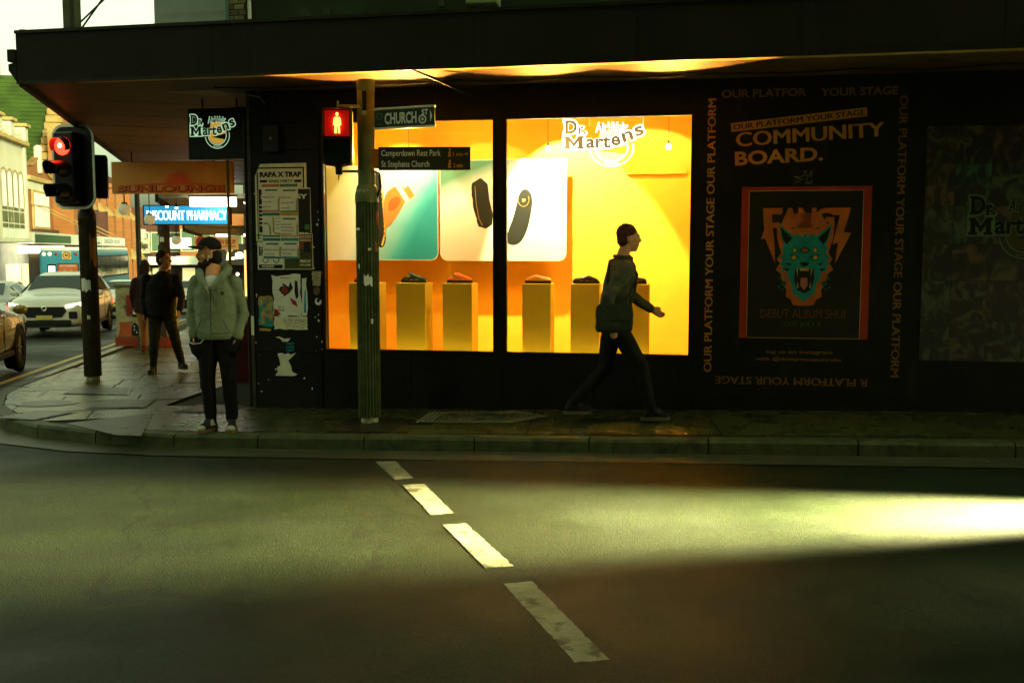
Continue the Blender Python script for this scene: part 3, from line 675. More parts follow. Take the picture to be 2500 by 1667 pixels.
rect(5.140, 6.207, 0.832, 2.258, -0.0055).build('border_line', M_PCRM, poster); rect(5.147, 6.200, 0.838, 2.251, -0.007).build('black_field', M_PBLK, poster)
def pp(pts, y, m, name): MB().poly([(x, y, z) for x, z in pts]).build(name, m, poster)
WX, WZ = 5.675, 1.60
fz = MB()
for s, x, w in (('A', 5.53, 0.2), ('N', 5.69, 0.17), ('G', 5.85, 0.18)): add_text(fz, s, x, -0.0085, 1.99, w, 0.20, 0.05)
fz.poly([(x, -0.0086, z) for x, z in ((5.274, 2.09), (5.46, 2.09), (5.455, 2.03), (5.36, 2.03), (5.365, 1.95), (5.43, 1.95), (5.43, 1.90), (5.37, 1.90), (5.385, 1.80), (5.40, 1.56), (5.30, 1.80), (5.26, 1.79), (5.29, 1.88))])
fz.poly([(x, -0.0087, z) for x, z in ((5.90, 2.09), (6.09, 2.09), (6.07, 2.0), (6.03, 1.86), (6.10, 1.85), (5.96, 1.56), (5.98, 1.76), (5.93, 1.74), (5.99, 2.02), (5.92, 2.02))][::1])
fz.build('lettering', M_PORG, poster)
# flames behind the head, head, ears, ruff, eyes, muzzle, jaws
def sym(pts): return pts + [(-x, z) for x, z in pts[::-1]]
def W2(pts, sx=1.0): return [(WX + x * sx, WZ + z) for x, z in pts]
flame = sym([(0.0, 0.40), (0.04, 0.36), (0.07, 0.44), (0.10, 0.38), (0.15, 0.42), (0.19, 0.36), (0.21, 0.30)])
pp(W2(flame + [(-0.2, 0.2), (0.2, 0.2)]), -0.010, M_PORG, 'flames')
halo = sym([(0.0, 0.24), (0.10, 0.28), (0.27, 0.36), (0.26, 0.20), (0.22, 0.06), (0.26, 0.0), (0.23, -0.04), (0.27, -0.10), (0.22, -0.14), (0.2, -0.24), (0.16, -0.30), (0.17, -0.36), (0.12, -0.39), (0.10, -0.44), (0.04, -0.45)])
pp(W2(halo), -0.0115, M_PORG, 'halo')
head = sym([(0.0, 0.26), (0.03, 0.21), (0.06, 0.25), (0.10, 0.22), (0.25, 0.34), (0.22, 0.20), (0.19, 0.13), (0.22, 0.10), (0.19, 0.06), (0.235, 0.02), (0.20, -0.01), (0.24, -0.05), (0.20, -0.07), (0.22, -0.12), (0.16, -0.11), (0.15, -0.2), (0.12, -0.22), (0.10, -0.33), (0.05, -0.37), (0.0, -0.41)])
pp(W2(head), -0.013, M_PTEA, 'head')
for s in (-1, 1):
    pp(W2([(0.12, 0.20), (0.235, 0.31), (0.205, 0.19), (0.17, 0.14)], s), -0.0145, M_PBLK, 'ear')
    for (ex, ez, er, mm) in ((0.095, 0.085, 0.026, M_PBLK), (0.100, 0.015, 0.030, M_PBLK)): pp([(WX + s * ex + er * math.cos(t * 0.524), WZ + ez + er * math.sin(t * 0.524)) for t in range(12)], -0.0145, mm, 'eye_rim')
    for (ex, ez, er) in ((0.095, 0.085, 0.019), (0.100, 0.015, 0.022)): pp([(WX + s * ex + er * math.cos(t * 0.524), WZ + ez + er * math.sin(t * 0.524)) for t in range(12)], -0.016, M_PYEL, 'eye')
    for (bx, bz, br) in ((0.19, -0.235, 0.026), (0.225, -0.185, 0.017), (0.235, -0.27, 0.016), (0.20, -0.29, 0.011)): pp([(WX + s * bx + br * math.cos(t * 0.524), WZ + bz + br * math.sin(t * 0.524)) for t in range(12)], -0.0145, M_PTEAD, 'bead')
    pp(W2([(0.02, -0.02), (0.12, 0.05), (0.16, 0.04), (0.06, 0.03)], s), -0.0142, M_PTEAD, 'brow')
    pp(W2([(0.06, -0.09), (0.075, -0.09), (0.062, -0.17)], s), -0.019, M_PYEL, 'fang'); pp(W2([(0.05, -0.28), (0.066, -0.27), (0.060, -0.22)], s), -0.019, M_PYEL, 'fang')
    pp(W2([(0.11, -0.05), (0.18, -0.03), (0.15, -0.06)], s), -0.0143, M_PBLK, 'fur_mark'); pp(W2([(0.14, -0.09), (0.2, -0.09), (0.16, -0.12)], s), -0.0144, M_PBLK, 'fur_mark')
pp(W2([(-0.055, 0.085), (0.0, 0.12), (0.055, 0.085), (0.0, 0.055)]), -0.0145, M_PBLK, 'eye_rim'); pp(W2([(-0.035, 0.085), (0.0, 0.106), (0.035, 0.085), (0.0, 0.066)]), -0.016, M_PORG, 'eye'); pp(W2([(-0.005, 0.085), (0.0, 0.104), (0.005, 0.085), (0.0, 0.068)]), -0.0175, M_PBLK, 'pupil')
pp(W2([(-0.045, -0.035), (0.0, -0.025), (0.045, -0.035), (0.03, -0.06), (0.0, -0.075), (-0.03, -0.06)]), -0.0165, M_PBLK, 'nose')
pp(W2([(-0.085, -0.085), (0.0, -0.10), (0.085, -0.085), (0.095, -0.2), (0.06, -0.30), (0.0, -0.33), (-0.06, -0.30), (-0.095, -0.2)]), -0.0155, M_PBLK, 'mouth')
pp(W2([(-0.045, -0.088), (0.045, -0.088), (0.04, -0.112), (-0.04, -0.112)]), -0.018, M_PYEL, 'teeth'); pp(W2([(-0.03, -0.18), (0.03, -0.18), (0.035, -0.25), (0.0, -0.30), (-0.035, -0.25)]), -0.0175, M_PPNK, 'tongue')
txt(poster, 'DEBUT ALBUM SHUI', 5.67, -0.009, 1.074, 0.79, 0.085, mat('poster_brown_ink', (0.16, 0.06, 0.03), 0.5), 0.0); txt(poster, 'OUT JULY 4', 5.668, -0.009, 0.966, 0.345, 0.056, mat('poster_green_ink', (0.03, 0.11, 0.06), 0.5), 0.0)

# the shop's mark, used on the hanging sign, the window sign and the far wall
SLAB = {'D': (((0, 0, .32, .16), (0, .84, .32, 1)),), }
def logo(parent, x0, z0, w, y, m_out, m_in, m_y, zs=1.0):
    """two-line mark with a tilted tail, a half disc and a ring below; x0,z0 = lower left of a box w wide"""
    k = w / 1.0
    P = lambda x, z: (x0 + x * k, z0 + z * k * zs)
    def both(s, cx, cz, ww, hh, bold, rot=0, yo=0.0, slabs=()):
        X, Z = P(cx, cz)
        MP = [(-0.06, 0), (-0.06, 0.17), (0.02, 0.17), (0.02, 0.83), (-0.06, 0.83), (-0.06, 1), (0.24, 1), (0.5, 0.5), (0.76, 1), (1.06, 1), (1.06, 0.83), (0.98, 0.83), (0.98, 0.17), (1.06, 0.17), (1.06, 0), (0.66, 0), (0.66, 0.17), (0.74, 0.17), (0.74, 0.58), (0.5, 0.14), (0.26, 0.58), (0.26, 0.17), (0.34, 0.17), (0.34, 0)]
        def glyph(mb, yy, w_, h_, bd):
            if s == 'M': mb.poly([(X + (u - 0.5) * w_, yy, Z + (v - 0.5) * h_) for u, v in MP])
            else: add_text(mb, s, X, yy, Z, w_, h_, bd, rot)
        a = MB()
        if s == 'M': a.poly([(X + u * k, y - 0.002 - yo, Z + v * k * zs) for u, v in ((-0.128, -0.102), (0.128, -0.102), (0.128, 0.102), (0.05, 0.102), (0.0, 0.03), (-0.05, 0.102), (-0.128, 0.102))])
        else: glyph(a, y - 0.002 - yo, (ww + 0.034) * k, (hh + 0.034) * k * zs, bold + 0.035)
        c_, s_ = math.cos(rot), math.sin(rot)
        def sl(mb, yy, g):
            for i, (px, pz, sw, sh) in enumerate(slabs):
                q = [(px - sw / 2 - g, pz - sh / 2 - g), (px + sw / 2 + g, pz - sh / 2 - g), (px + sw / 2 + g, pz + sh / 2 + g), (px - sw / 2 - g, pz + sh / 2 + g)]
                mb.poly([(X + (u * c_ - v * s_) * k, yy - 0.00005 * (i + 1), Z + (u * s_ + v * c_) * k * zs) for u, v in q])
        sl(a, y - 0.002 - yo, 0.014); a.build('outline', m_out, parent)
        b = MB(); glyph(b, y - 0.004 - yo, ww * k, hh * k * zs, bold); sl(b, y - 0.004 - yo, 0.0); b.build('lettering', m_in, parent)
    # half disc and ring
    yd = MB(); yd.poly([(P(x, z)[0], y, P(x, z)[1]) for x, z in [(0.36, 0.20), (0.70, 0.28), (0.69, 0.45), (0.55, 0.50), (0.40, 0.46)]]); yd.poly([(P(x, z)[0], y + 0.0004, P(x, z)[1]) for x, z in arc(0.525, 0.25, 0.165, 190, 330, 14)]); yd.build('half_disc', m_y, parent)
    for r in (0.175, 0.235):
        mb = MB(); stroke(mb, [P(a, b) for a, b in arc(0.525, 0.245, r, 187, 372, 28)], 0.014 * k, y - 0.0007); mb.build('ring', m_out, parent)
    txt(parent, 'Bouncing', P(0.53, 0.045)[0], y - 0.001, P(0.53, 0.045)[1], 0.16 * k, 0.03 * k, m_out, 0.02)
    both('D', 0.085, 0.53, 0.13, 0.18, 0.035, slabs=((-0.055, 0.08, 0.05, 0.02), (-0.055, -0.08, 0.05, 0.02))); both('r.', 0.205, 0.485, 0.085, 0.10, 0.03, slabs=((-0.03, -0.045, 0.035, 0.014),))
    both('M', 0.115, 0.325, 0.20, 0.17, 0.02, slabs=()); both('art', 0.38, 0.325, 0.27, 0.16, 0.03, yo=0.0006); both('e', 0.57, 0.34, 0.10, 0.13, 0.03, R(4), 0.001); both('n', 0.695, 0.395, 0.12, 0.13, 0.03, R(18), 0.0014); both('s', 0.82, 0.46, 0.10, 0.13, 0.03, R(22), 0.002)
    both('AirWair', 0.525, 0.52, 0.32, 0.10, 0.005, yo=0.0025)

# hanging sign under the awning
hs_ = tag(empty('hanging_sign', W(-0.512, 0.34, 2.953), WALL_RZ), 'black square hanging sign with the outlined shop mark under the awning', 'sign')
MB().bbox(-0.345, 0.345, 0, 0.10, -0.275, 0.275, 0.008).build('box', M_FRAME, hs_)
for x in (-0.2, 0.2): MB().tube([(x, 0.07, 0.286), (x, 0.07, 0.40)], 0.01, 6).build('hanger', M_FRAME, hs_)
logo(hs_, -0.315, -0.165, 0.60, -0.002, emis('sign_outline_glow', (0.50, 0.80, 0.50), 0.16), mat('sign_letter_black', (0.012, 0.012, 0.010), 0.5), emis('sign_yellow_glow', (0.55, 0.30, 0.03), 0.2))

# photo collage at the far right
collage = tag(empty('photo_collage', W(0, -0.006, 0), WALL_RZ), 'dim collage of photographs with a large outlined mark at the right end of the wall', 'collage')
def photo_mat(i, ca, cb, sc):
    m = bpy.data.materials.new('photo_print'); m.use_nodes = True; n = m.node_tree.nodes; l = m.node_tree.links; b = n['Principled BSDF']; b.inputs['Roughness'].default_value = 0.5
    tc = n.new('ShaderNodeTexCoord'); mp = n.new('ShaderNodeMapping'); mp.inputs['Location'].default_value = (i * 3.7, i * 1.3, i * 2.1); mp.inputs['Scale'].default_value = (1, 1, 0.8)
    nz = n.new('ShaderNodeTexNoise'); nz.inputs['Scale'].default_value = sc; nz.inputs['Detail'].default_value = 5; nz.inputs['Distortion'].default_value = 1.6
    rp_ = n.new('ShaderNodeValToRGB'); e = rp_.color_ramp.elements; e[0].position = 0.46; e[0].color = (0.006, 0.006, 0.004, 1); e[1].position = 0.62; e[1].color = tuple(ca) + (1,); x = e.new(0.54); x.color = tuple(cb) + (1,)
    l.new(tc.outputs['Object'], mp.inputs[0]); l.new(mp.outputs[0], nz.inputs[0]); l.new(nz.outputs['Fac'], rp_.inputs[0]); l.new(rp_.outputs[0], b.inputs['Base Color']); return m
random.seed(5); xsC = [6.757, 7.02, 7.34, 7.66, 7.98, 8.3]; zsC = [0.64, 1.02, 1.40, 1.74, 2.10, 2.50, 2.84]
for i in range(5):
    for j in range(6):
        ca = random.choice([(0.05, 0.08, 0.03), (0.07, 0.06, 0.02), (0.03, 0.10, 0.05), (0.09, 0.05, 0.02), (0.06, 0.07, 0.035)]); cb = tuple(x * random.uniform(0.3, 0.5) for x in ca)
        MB().box(xsC[i], xsC[i + 1] - 0.003, -0.002, 0.003, zsC[j], zsC[j + 1] - 0.003).build('photo', photo_mat(i * 6 + j, ca, cb, random.uniform(3.5, 8)), collage)
logo(collage, 7.15, 1.60, 0.95, -0.004, mat('collage_outline', (0.10, 0.16, 0.08), 0.6), mat('collage_letter', (0.01, 0.01, 0.008), 0.6), mat('collage_yellow', (0.07, 0.06, 0.015), 0.6))
# ================================================================ POSTERS ON THE CORNER PIER
PYW = -0.0165
M_PAP = mat('poster_paper', (0.78, 0.78, 0.52), 0.7, 0.12, 12, 0.1, 60); M_PAPW = mat('poster_paper_white', (0.82, 0.85, 0.68), 0.7, 0.08, 12)
M_INK = mat('poster_ink', (0.02, 0.022, 0.014), 0.6, 0.1); M_GREY = mat('poster_grey_ink', (0.16, 0.17, 0.12), 0.6)
M_TEAL = mat('poster_teal_bar', (0.03, 0.20, 0.13), 0.6); M_ORB = mat('poster_orange_bar', (0.62, 0.19, 0.04), 0.6); M_GRNB = mat('poster_green_bar', (0.09, 0.26, 0.06), 0.6); M_CYN = mat('poster_cyan_bar', (0.02, 0.32, 0.32), 0.6); M_YEO = mat('poster_amber_bar', (0.68, 0.33, 0.05), 0.6)
def sheet(name, label, y, cat='poster'): return tag(empty(name, W(0, y, 0), WALL_RZ), label, cat, 'bills pasted on the corner pier')
def paper(o, pts, m, th=0.0015, name='sheet'): MB().prism([(x, 0, z) for x, z in pts][::-1], (0, -th, 0)).build(name, m, o); return -th - 0.0008
def bar(o, x0, x1, z0, z1, y, m, name='printed_bar'): rect(x0, x1, z0, z1, y).build(name, m, o)
o = sheet('party_poster', 'large cream party poster with heavy black lettering at the top of the pier', PYW)
y = paper(o, [(0.070, 1.78), (0.640, 1.78), (0.640, 2.592), (0.13, 2.585), (0.07, 2.46)], M_PAP)
bar(o, 0.10, 0.615, 2.535, 2.55, y, M_INK); bar(o, 0.60, 0.615, 1.8, 2.535, y, M_INK); bar(o, 0.09, 0.105, 1.8, 2.50, y, M_INK)
txt(o, 'RAPA X TRAP', 0.355, y, 2.475, 0.46, 0.056, M_INK, 0.06); txt(o, 'XMAS PARTY', 0.355, y, 2.405, 0.27, 0.032, M_INK, 0.05); bar(o, 0.125, 0.205, 2.392, 2.418, y, M_INK); bar(o, 0.505, 0.585, 2.392, 2.418, y, M_INK)
o = sheet('gig_poster', 'black gig poster half hidden behind the pale timetable poster', PYW - 0.003)
y = paper(o, [(0.10, 1.86), (0.685, 1.87), (0.68, 2.335), (0.10, 2.315)], M_PAP); bar(o, 0.108, 0.677, 1.872, 2.322, y, M_INK, 'black_field')
txt(o, 'STRATEGY', 0.39, y - 0.001, 2.245, 0.52, 0.05, M_PAP, 0.05); bar(o, 0.615, 0.665, 1.90, 1.955, y - 0.001, M_GRNB)
for i in range(6): bar(o, 0.115, 0.16, 2.15 - i * 0.042, 2.165 - i * 0.042, y - 0.001, M_PAP)
o = sheet('friday_poster', 'olive and orange poster dated Friday at the right of the pier', PYW - 0.003)
y = paper(o, [(0.375, 1.485), (0.70, 1.485), (0.696, 1.86), (0.375, 1.86)], M_PAP); bar(o, 0.382, 0.692, 1.492, 1.70, y, mat('olive_print', (0.07, 0.085, 0.02), 0.6, 0.3), 'olive_field'); bar(o, 0.382, 0.692, 1.7002, 1.852, y, mat('rust_print', (0.24, 0.07, 0.015), 0.6, 0.4, 9), 'rust_field')
bar(o, 0.60, 0.67, 1.66, 1.77, y - 0.001, M_INK); txt(o, 'SYSTEM', 0.615, y - 0.001, 1.825, 0.13, 0.028, M_PAP, 0.04, shear=0.2); txt(o, 'SESSION', 0.615, y - 0.001, 1.79, 0.12, 0.022, M_PAP, 0.03); txt(o, 'FRIDAY', 0.615, y - 0.001, 1.572, 0.125, 0.03, M_PAP, 0.04, shear=0.2); txt(o, '6TH JUNE', 0.61, y - 0.001, 1.53, 0.12, 0.026, M_PAP, 0.04, shear=0.2)
o = sheet('cycle_poster', 'white poster of wheels and a black title block below the timetable poster', PYW - 0.003)
y = paper(o, [(0.082, 1.483), (0.372, 1.483), (0.372, 1.80), (0.082, 1.80)], M_PAPW)
for cx in (0.17, 0.29):
    mb = MB(); stroke(mb, arc(cx, 1.585, 0.03, 0, 360, 20), 0.008, y); mb.build('printed_wheel', M_INK, o)
bar(o, 0.095, 0.36, 1.495, 1.535, y, M_INK); txt(o, 'MOSHPIT', 0.20, y - 0.001, 1.515, 0.14, 0.028, M_PAPW, 0.04); txt(o, 'FEST', 0.12, y, 1.68, 0.10, 0.045, M_INK, 0.05, R(90)); bar(o, 0.075, 0.14, 1.84, 1.852, y, M_GRNB); bar(o, 0.075, 0.14, 1.772, 1.784, y, M_GRNB)
o = sheet('timetable_poster', 'tall pale timetable poster with coloured bars and curved route lines', PYW - 0.0062)
y = paper(o, [(0.145, 1.595), (0.548, 1.60), (0.545, 2.375), (0.145, 2.385)], M_PAPW)
for (x0, z, mA) in ((0.147, 2.345, M_ORB), (0.347, 2.345, M_GRNB), (0.147, 2.085, M_ORB), (0.347, 2.080, M_GRNB), (0.147, 2.047, M_TEAL), (0.347, 2.047, M_YEO), (0.147, 1.825, M_TEAL), (0.347, 1.825, M_YEO), (0.147, 1.783, M_TEAL), (0.347, 1.783, M_CYN), (0.150, 1.60, M_TEAL), (0.347, 1.60, M_CYN)): bar(o, x0, x0 + 0.195, z, z + (0.030 if z not in (2.085, 2.080, 1.825, 1.60) else 0.018), y, mA)
for (x, z) in ((0.18, 2.305), (0.38, 2.30), (0.375, 2.005), (0.18, 1.745), (0.38, 1.745)): bar(o, x, x + 0.14, z, z + 0.017, y, M_TEAL)
for (s, x, z, w) in (('KOSHER GROOVE', 0.225, 2.24, 0.14), ('KATE MOTH', 0.205, 2.19, 0.10), ('KURT LAW', 0.20, 2.14, 0.09), ('EUAN HART', 0.415, 2.235, 0.11), ('BANANA FARM', 0.43, 2.18, 0.14), ('BABYLON', 0.405, 2.125, 0.09), ('SELENE AND', 0.41, 1.955, 0.115), ('THE STRANGE', 0.42, 1.925, 0.135), ('MAYBE IN MAY', 0.425, 1.89, 0.14), ('RISING BLISS', 0.415, 1.855, 0.12), ('MEMORY MOTEL', 0.24, 1.69, 0.16), ('JACOB TURL', 0.215, 1.645, 0.11), ('MEGA FAUNA', 0.22, 1.625 - 0.005, 0.12), ('BENNETTS DRIVE', 0.43, 1.69, 0.15), ('THE ENGINE', 0.41, 1.65, 0.10), ('OUR MUTUAL', 0.42, 1.62, 0.11)): txt(o, s, x, y, z, w, 0.016, M_INK, 0.01)
for (pts, mA) in (([(0.325, 2.095), (0.325, 2.22), (0.332, 2.238), (0.345, 2.245)], M_YEO), ([(0.525, 2.095), (0.525, 2.21), (0.532, 2.228), (0.545, 2.235)], M_YEO), ([(0.262, 2.04), (0.262, 1.885), (0.275, 1.868), (0.34, 1.865)], M_YEO), ([(0.15, 1.975), (0.20, 1.972), (0.222, 1.95), (0.225, 1.85)], M_YEO), ([(0.525, 1.85), (0.525, 1.95), (0.535, 1.968), (0.548, 1.972)], M_YEO), ([(0.328, 1.625), (0.328, 1.70), (0.335, 1.72), (0.345, 1.725)], M_YEO), ([(0.528, 1.625), (0.528, 1.70), (0.536, 1.72), (0.546, 1.725)], M_YEO)):
    for k, (off, mm) in enumerate(((0.0, mA), (0.011, M_GRNB))):
        mb = MB(); stroke(mb, [(a + off, b - off) for a, b in pts], 0.009, y - 0.0003 * k); mb.build('route_line', mm, o)
for k in range(4): bar(o, 0.29, 0.34, 2.015 - 0.034 * k, 2.02 - 0.034 * k, y, M_GREY)
# torn bills
def ragged(x0, x1, z0, z1, n, j, sd_):
    r = random.Random(sd_); P = []
    for i in range(n): P.append((x0 + (x1 - x0) * i / n, z0 + r.uniform(-j, j)))
    for i in range(n): P.append((x1 + r.uniform(-j, j), z0 + (z1 - z0) * i / n))
    for i in range(n): P.append((x1 + (x0 - x1) * i / n, z1 + r.uniform(-j, j)))
    for i in range(n): P.append((x0 + r.uniform(-j, j), z1 + (z0 - z1) * i / n))
    return P
o = sheet('torn_poster', 'torn white poster with red and black print in the middle of the pier', PYW - 0.002)
y = paper(o, ragged(0.244, 0.555, 0.99, 1.425, 7, 0.016, 2), M_PAPW)
pp2 = lambda o, pts, y, m, nm: MB().poly([(a, y, b) for a, b in pts]).build(nm, m, o)
pp2(o, [(0.31, 1.27), (0.36, 1.34), (0.42, 1.30), (0.44, 1.36), (0.47, 1.29), (0.43, 1.24), (0.37, 1.20)], y, M_INK, 'printed_blot'); pp2(o, [(0.33, 1.26), (0.37, 1.31), (0.42, 1.27), (0.40, 1.22)], y - 0.001, M_PRED, 'printed_mark'); pp2(o, [(0.43, 1.19), (0.50, 1.15), (0.52, 1.09), (0.46, 1.12)], y, M_PRED, 'printed_mark'); pp2(o, [(0.25, 1.0), (0.33, 1.005), (0.29, 1.06), (0.255, 1.07)], y, M_PRED, 'printed_mark')
pp2(o, [(0.49, 1.37), (0.52, 1.36), (0.53, 1.2), (0.50, 1.17), (0.485, 1.25)], y, M_INK, 'tear'); txt(o, 'LY 11', 0.33, y, 1.085, 0.06, 0.025, M_INK, 0.03); txt(o, 'GOOD', 0.335, y, 1.055, 0.07, 0.018, M_INK, 0.03); txt(o, 'PRESENTED BY', 0.39, y, 1.395, 0.12, 0.012, M_INK, 0.02)
mb = MB(); stroke(mb, arc(0.34, 1.265, 0.05, 60, 300, 16), 0.01, y - 0.0015); mb.build('printed_ring', M_PAPW, o)
o = sheet('torn_poster', 'torn strip of teal and white poster right of the red printed one', PYW - 0.001)
y = paper(o, ragged(0.56, 0.62, 1.005, 1.40, 5, 0.012, 4), M_PAPW); pp2(o, [(0.585, 1.03), (0.61, 1.03), (0.61, 1.28), (0.595, 1.25)], y, M_CYN, 'teal_print')
o = sheet('torn_poster', 'weathered teal and yellow poster at the lower left of the pier', PYW - 0.001)
y = paper(o, ragged(0.081, 0.238, 0.882, 1.20, 5, 0.014, 6), mat('weathered_poster', (0.42, 0.33, 0.11), 0.7, 0.4, 14, col2=(0.05, 0.25, 0.2), thr=0.56))
bar(o, 0.083, 0.105, 0.89, 1.10, y, M_CYN); bar(o, 0.105, 0.235, 0.89, 0.91, y, M_CYN)
o = sheet('handwritten_note', 'pale torn note with handwritten lines and a heart', PYW - 0.001)
y = paper(o, ragged(0.25, 0.62, 0.852, 0.99, 6, 0.006, 8), M_PAP)
sc_ = MB()
for k, pts in enumerate(([(0.37, 0.97), (0.36, 0.93), (0.39, 0.93)], [(0.42, 0.94), (0.405, 0.965), (0.42, 0.97), (0.43, 0.955), (0.44, 0.97), (0.455, 0.965), (0.44, 0.935), (0.43, 0.92)], [(0.48, 0.97), (0.49, 0.945), (0.50, 0.97), (0.49, 0.92)], arc(0.53, 0.945, 0.017, 0, 360, 10), [(0.56, 0.96), (0.56, 0.935), (0.575, 0.93), (0.585, 0.96)], [(0.38, 0.90), (0.40, 0.875), (0.42, 0.905), (0.43, 0.875)], [(0.44, 0.9), (0.46, 0.87), (0.48, 0.9)], [(0.50, 0.87), (0.51, 0.905), (0.53, 0.88)], arc(0.565, 0.885, 0.02, 0, 360, 10), [(0.36, 0.945), (0.61, 0.948)], [(0.37, 0.915), (0.61, 0.918)])): stroke(sc_, pts, 0.004, y - 0.0001 * k)
sc_.build('handwriting', mat('brown_ink', (0.16, 0.09, 0.03), 0.6), o)
o = sheet('torn_scraps', 'ragged pale scrap of torn paper low on the pier', PYW - 0.001)
paper(o, [(0.248, 0.356), (0.46, 0.356), (0.50, 0.372), (0.44, 0.40), (0.43, 0.46), (0.40, 0.52), (0.44, 0.555), (0.49, 0.605), (0.43, 0.585), (0.40, 0.60), (0.36, 0.585), (0.33, 0.60), (0.28, 0.592), (0.30, 0.53), (0.31, 0.47), (0.27, 0.44), (0.28, 0.40)], M_PAP)
paper(o, [(0.26, 0.765), (0.31, 0.755), (0.34, 0.72), (0.40, 0.72), (0.43, 0.76), (0.36, 0.752), (0.30, 0.775)], M_PAP, name='scrap')
paper(o, [(0.082, 0.835), (0.20, 0.83), (0.22, 0.85), (0.15, 0.862), (0.085, 0.86)], mat('yellow_scrap', (0.5, 0.34, 0.05), 0.7), name='scrap')
o = sheet('lads_sticker', 'small teal lettering of three words on the black pier', PYW)
for k, s in enumerate(('LAST', 'LADS', 'LEFT')): txt(o, s, 0.425, -0.001, 0.70 - k * 0.036, 0.088, 0.026, M_CYN, 0.03, R(-3), shear=0.2)
o = sheet('worn_sticker', 'worn cream rectangular sticker beside the window edge', PYW); paper(o, ragged(0.685, 0.778, 1.315, 1.465, 4, 0.006, 12), mat('worn_sticker', (0.40, 0.36, 0.20), 0.7, 0.3, 20))
o = sheet('round_sticker', 'round brown sticker remnant below the cream sticker', PYW); paper(o, [(0.73 + 0.04 * math.cos(t * 0.5), 1.26 + 0.045 * math.sin(t * 0.5)) for t in range(12)], mat('brown_sticker', (0.14, 0.10, 0.04), 0.6, 0.5, 30))
o = sheet('crescent_sticker', 'white crescent of torn sticker low beside the window', PYW); paper(o, [(0.745 + 0.037 * math.cos(R(a)), 1.15 + 0.04 * math.sin(R(a))) for a in range(100, 400, 25)] + [(0.745 + 0.018 * math.cos(R(a)), 1.16 + 0.02 * math.sin(R(a))) for a in range(390, 90, -25)], M_PAPW)
o = sheet('white_strip', 'narrow white plastic strip with screw holes on the corner edge', -0.024); paper(o, [(-0.006, 0.787), (0.026, 0.787), (0.026, 0.989), (-0.006, 0.989)], M_PAPW, 0.004)
for k in range(5): MB().lathe([(0.001, -0.0062), (0.003, -0.0062)], 8, (0.01, 0, 0.805 + k * 0.04), 'Y').build('screw_hole', M_INK, o)
o = tag(empty('meter_box', W(0.285, -0.02, 2.84), WALL_RZ), 'small black electrical box with a triangle mark high on the pier', 'electrical box')
MB().bbox(-0.085, 0.085, -0.07, 0, -0.14, 0.14, 0.006).build('box', M_FRAME, o); MB().tube([(0, -0.03, 0.14), (0, -0.03, 0.45)], 0.012, 8).build('conduit', M_FRAME, o)
MB().poly([(-0.018, -0.0715, -0.012), (0.018, -0.0715, -0.012), (0, -0.0715, 0.02)]).build('warning_mark', mat('warning_mark', (0.30, 0.17, 0.04), 0.6), o)
# loose scraps, staples and flecks stuck to the pier and corner strip
random.seed(21)
fk = MB()
for i in range(46):
    x = random.choice([random.uniform(0.02, 0.10), random.uniform(0.66, 0.79), random.uniform(0.0, 0.78)]); z = random.uniform(0.1, 2.3); r = random.uniform(0.004, 0.013)
    if 0.1 < x < 0.68 and 0.84 < z < 2.6: continue
    fk.poly([(x + r * random.uniform(0.4, 1.2) * math.cos(t * 1.05), PYW - 0.001 - i * 2e-5, z + r * random.uniform(0.5, 1.8) * math.sin(t * 1.05)) for t in range(6)])
f = fk.build('paper_flecks', M_PAP, shop); f['kind'] = 'stuff'
# ================================================================ WINDOW DISPLAY
def rounded(x0, x1, z0, z1, r, corners):
    """outline in (x, z); corners: set of bl br tr tl to round"""
    P = []
    for key, cx, cz, a0 in (('bl', x0 + r, z0 + r, 180), ('br', x1 - r, z0 + r, 270), ('tr', x1 - r, z1 - r, 0), ('tl', x0 + r, z1 - r, 90)):
        if key in corners: P += arc(cx, cz, r, a0, a0 + 90, 6)
        else: P.append({'bl': (x0, z0), 'br': (x1, z0), 'tr': (x1, z1), 'tl': (x0, z1)}[key])
    return P
def grad_mat(name, stops, ax, rot=0.0, rough=0.5):
    """a printed colour blend across the board (object x or z)"""
    m = bpy.data.materials.new(name); m.use_nodes = True; n = m.node_tree.nodes; l = m.node_tree.links; b = n['Principled BSDF']; b.inputs['Roughness'].default_value = rough
    tc = n.new('ShaderNodeTexCoord'); sep = n.new('ShaderNodeSeparateXYZ'); l.new(tc.outputs['Object'], sep.inputs[0])
    nz = n.new('ShaderNodeTexNoise'); nz.inputs['Scale'].default_value = 1.3; l.new(tc.outputs['Object'], nz.inputs[0])
    a = n.new('ShaderNodeMath'); a.operation = 'MULTIPLY'; a.inputs[1].default_value = ax[0]; l.new(sep.outputs['X'], a.inputs[0])
    c_ = n.new('ShaderNodeMath'); c_.operation = 'MULTIPLY_ADD'; c_.inputs[1].default_value = ax[1]; l.new(sep.outputs['Z'], c_.inputs[0]); l.new(a.outputs[0], c_.inputs[2])
    d_ = n.new('ShaderNodeMath'); d_.operation = 'MULTIPLY_ADD'; d_.inputs[1].default_value = 0.12; l.new(nz.outputs['Fac'], d_.inputs[0]); l.new(c_.outputs[0], d_.inputs[2])
    e_ = n.new('ShaderNodeMath'); e_.operation = 'ADD'; e_.inputs[1].default_value = ax[2]; l.new(d_.outputs[0], e_.inputs[0])
    rp_ = n.new('ShaderNodeValToRGB'); el = rp_.color_ramp.elements
    el[0].position = stops[0][0]; el[0].color = tuple(stops[0][1]) + (1,); el[1].position = stops[-1][0]; el[1].color = tuple(stops[-1][1]) + (1,)
    for p_, c0 in stops[1:-1]: x = el.new(p_); x.color = tuple(c0) + (1,)
    l.new(e_.outputs[0], rp_.inputs[0]); l.new(rp_.outputs[0], b.inputs['Base Color']); return m
BY = 1.02
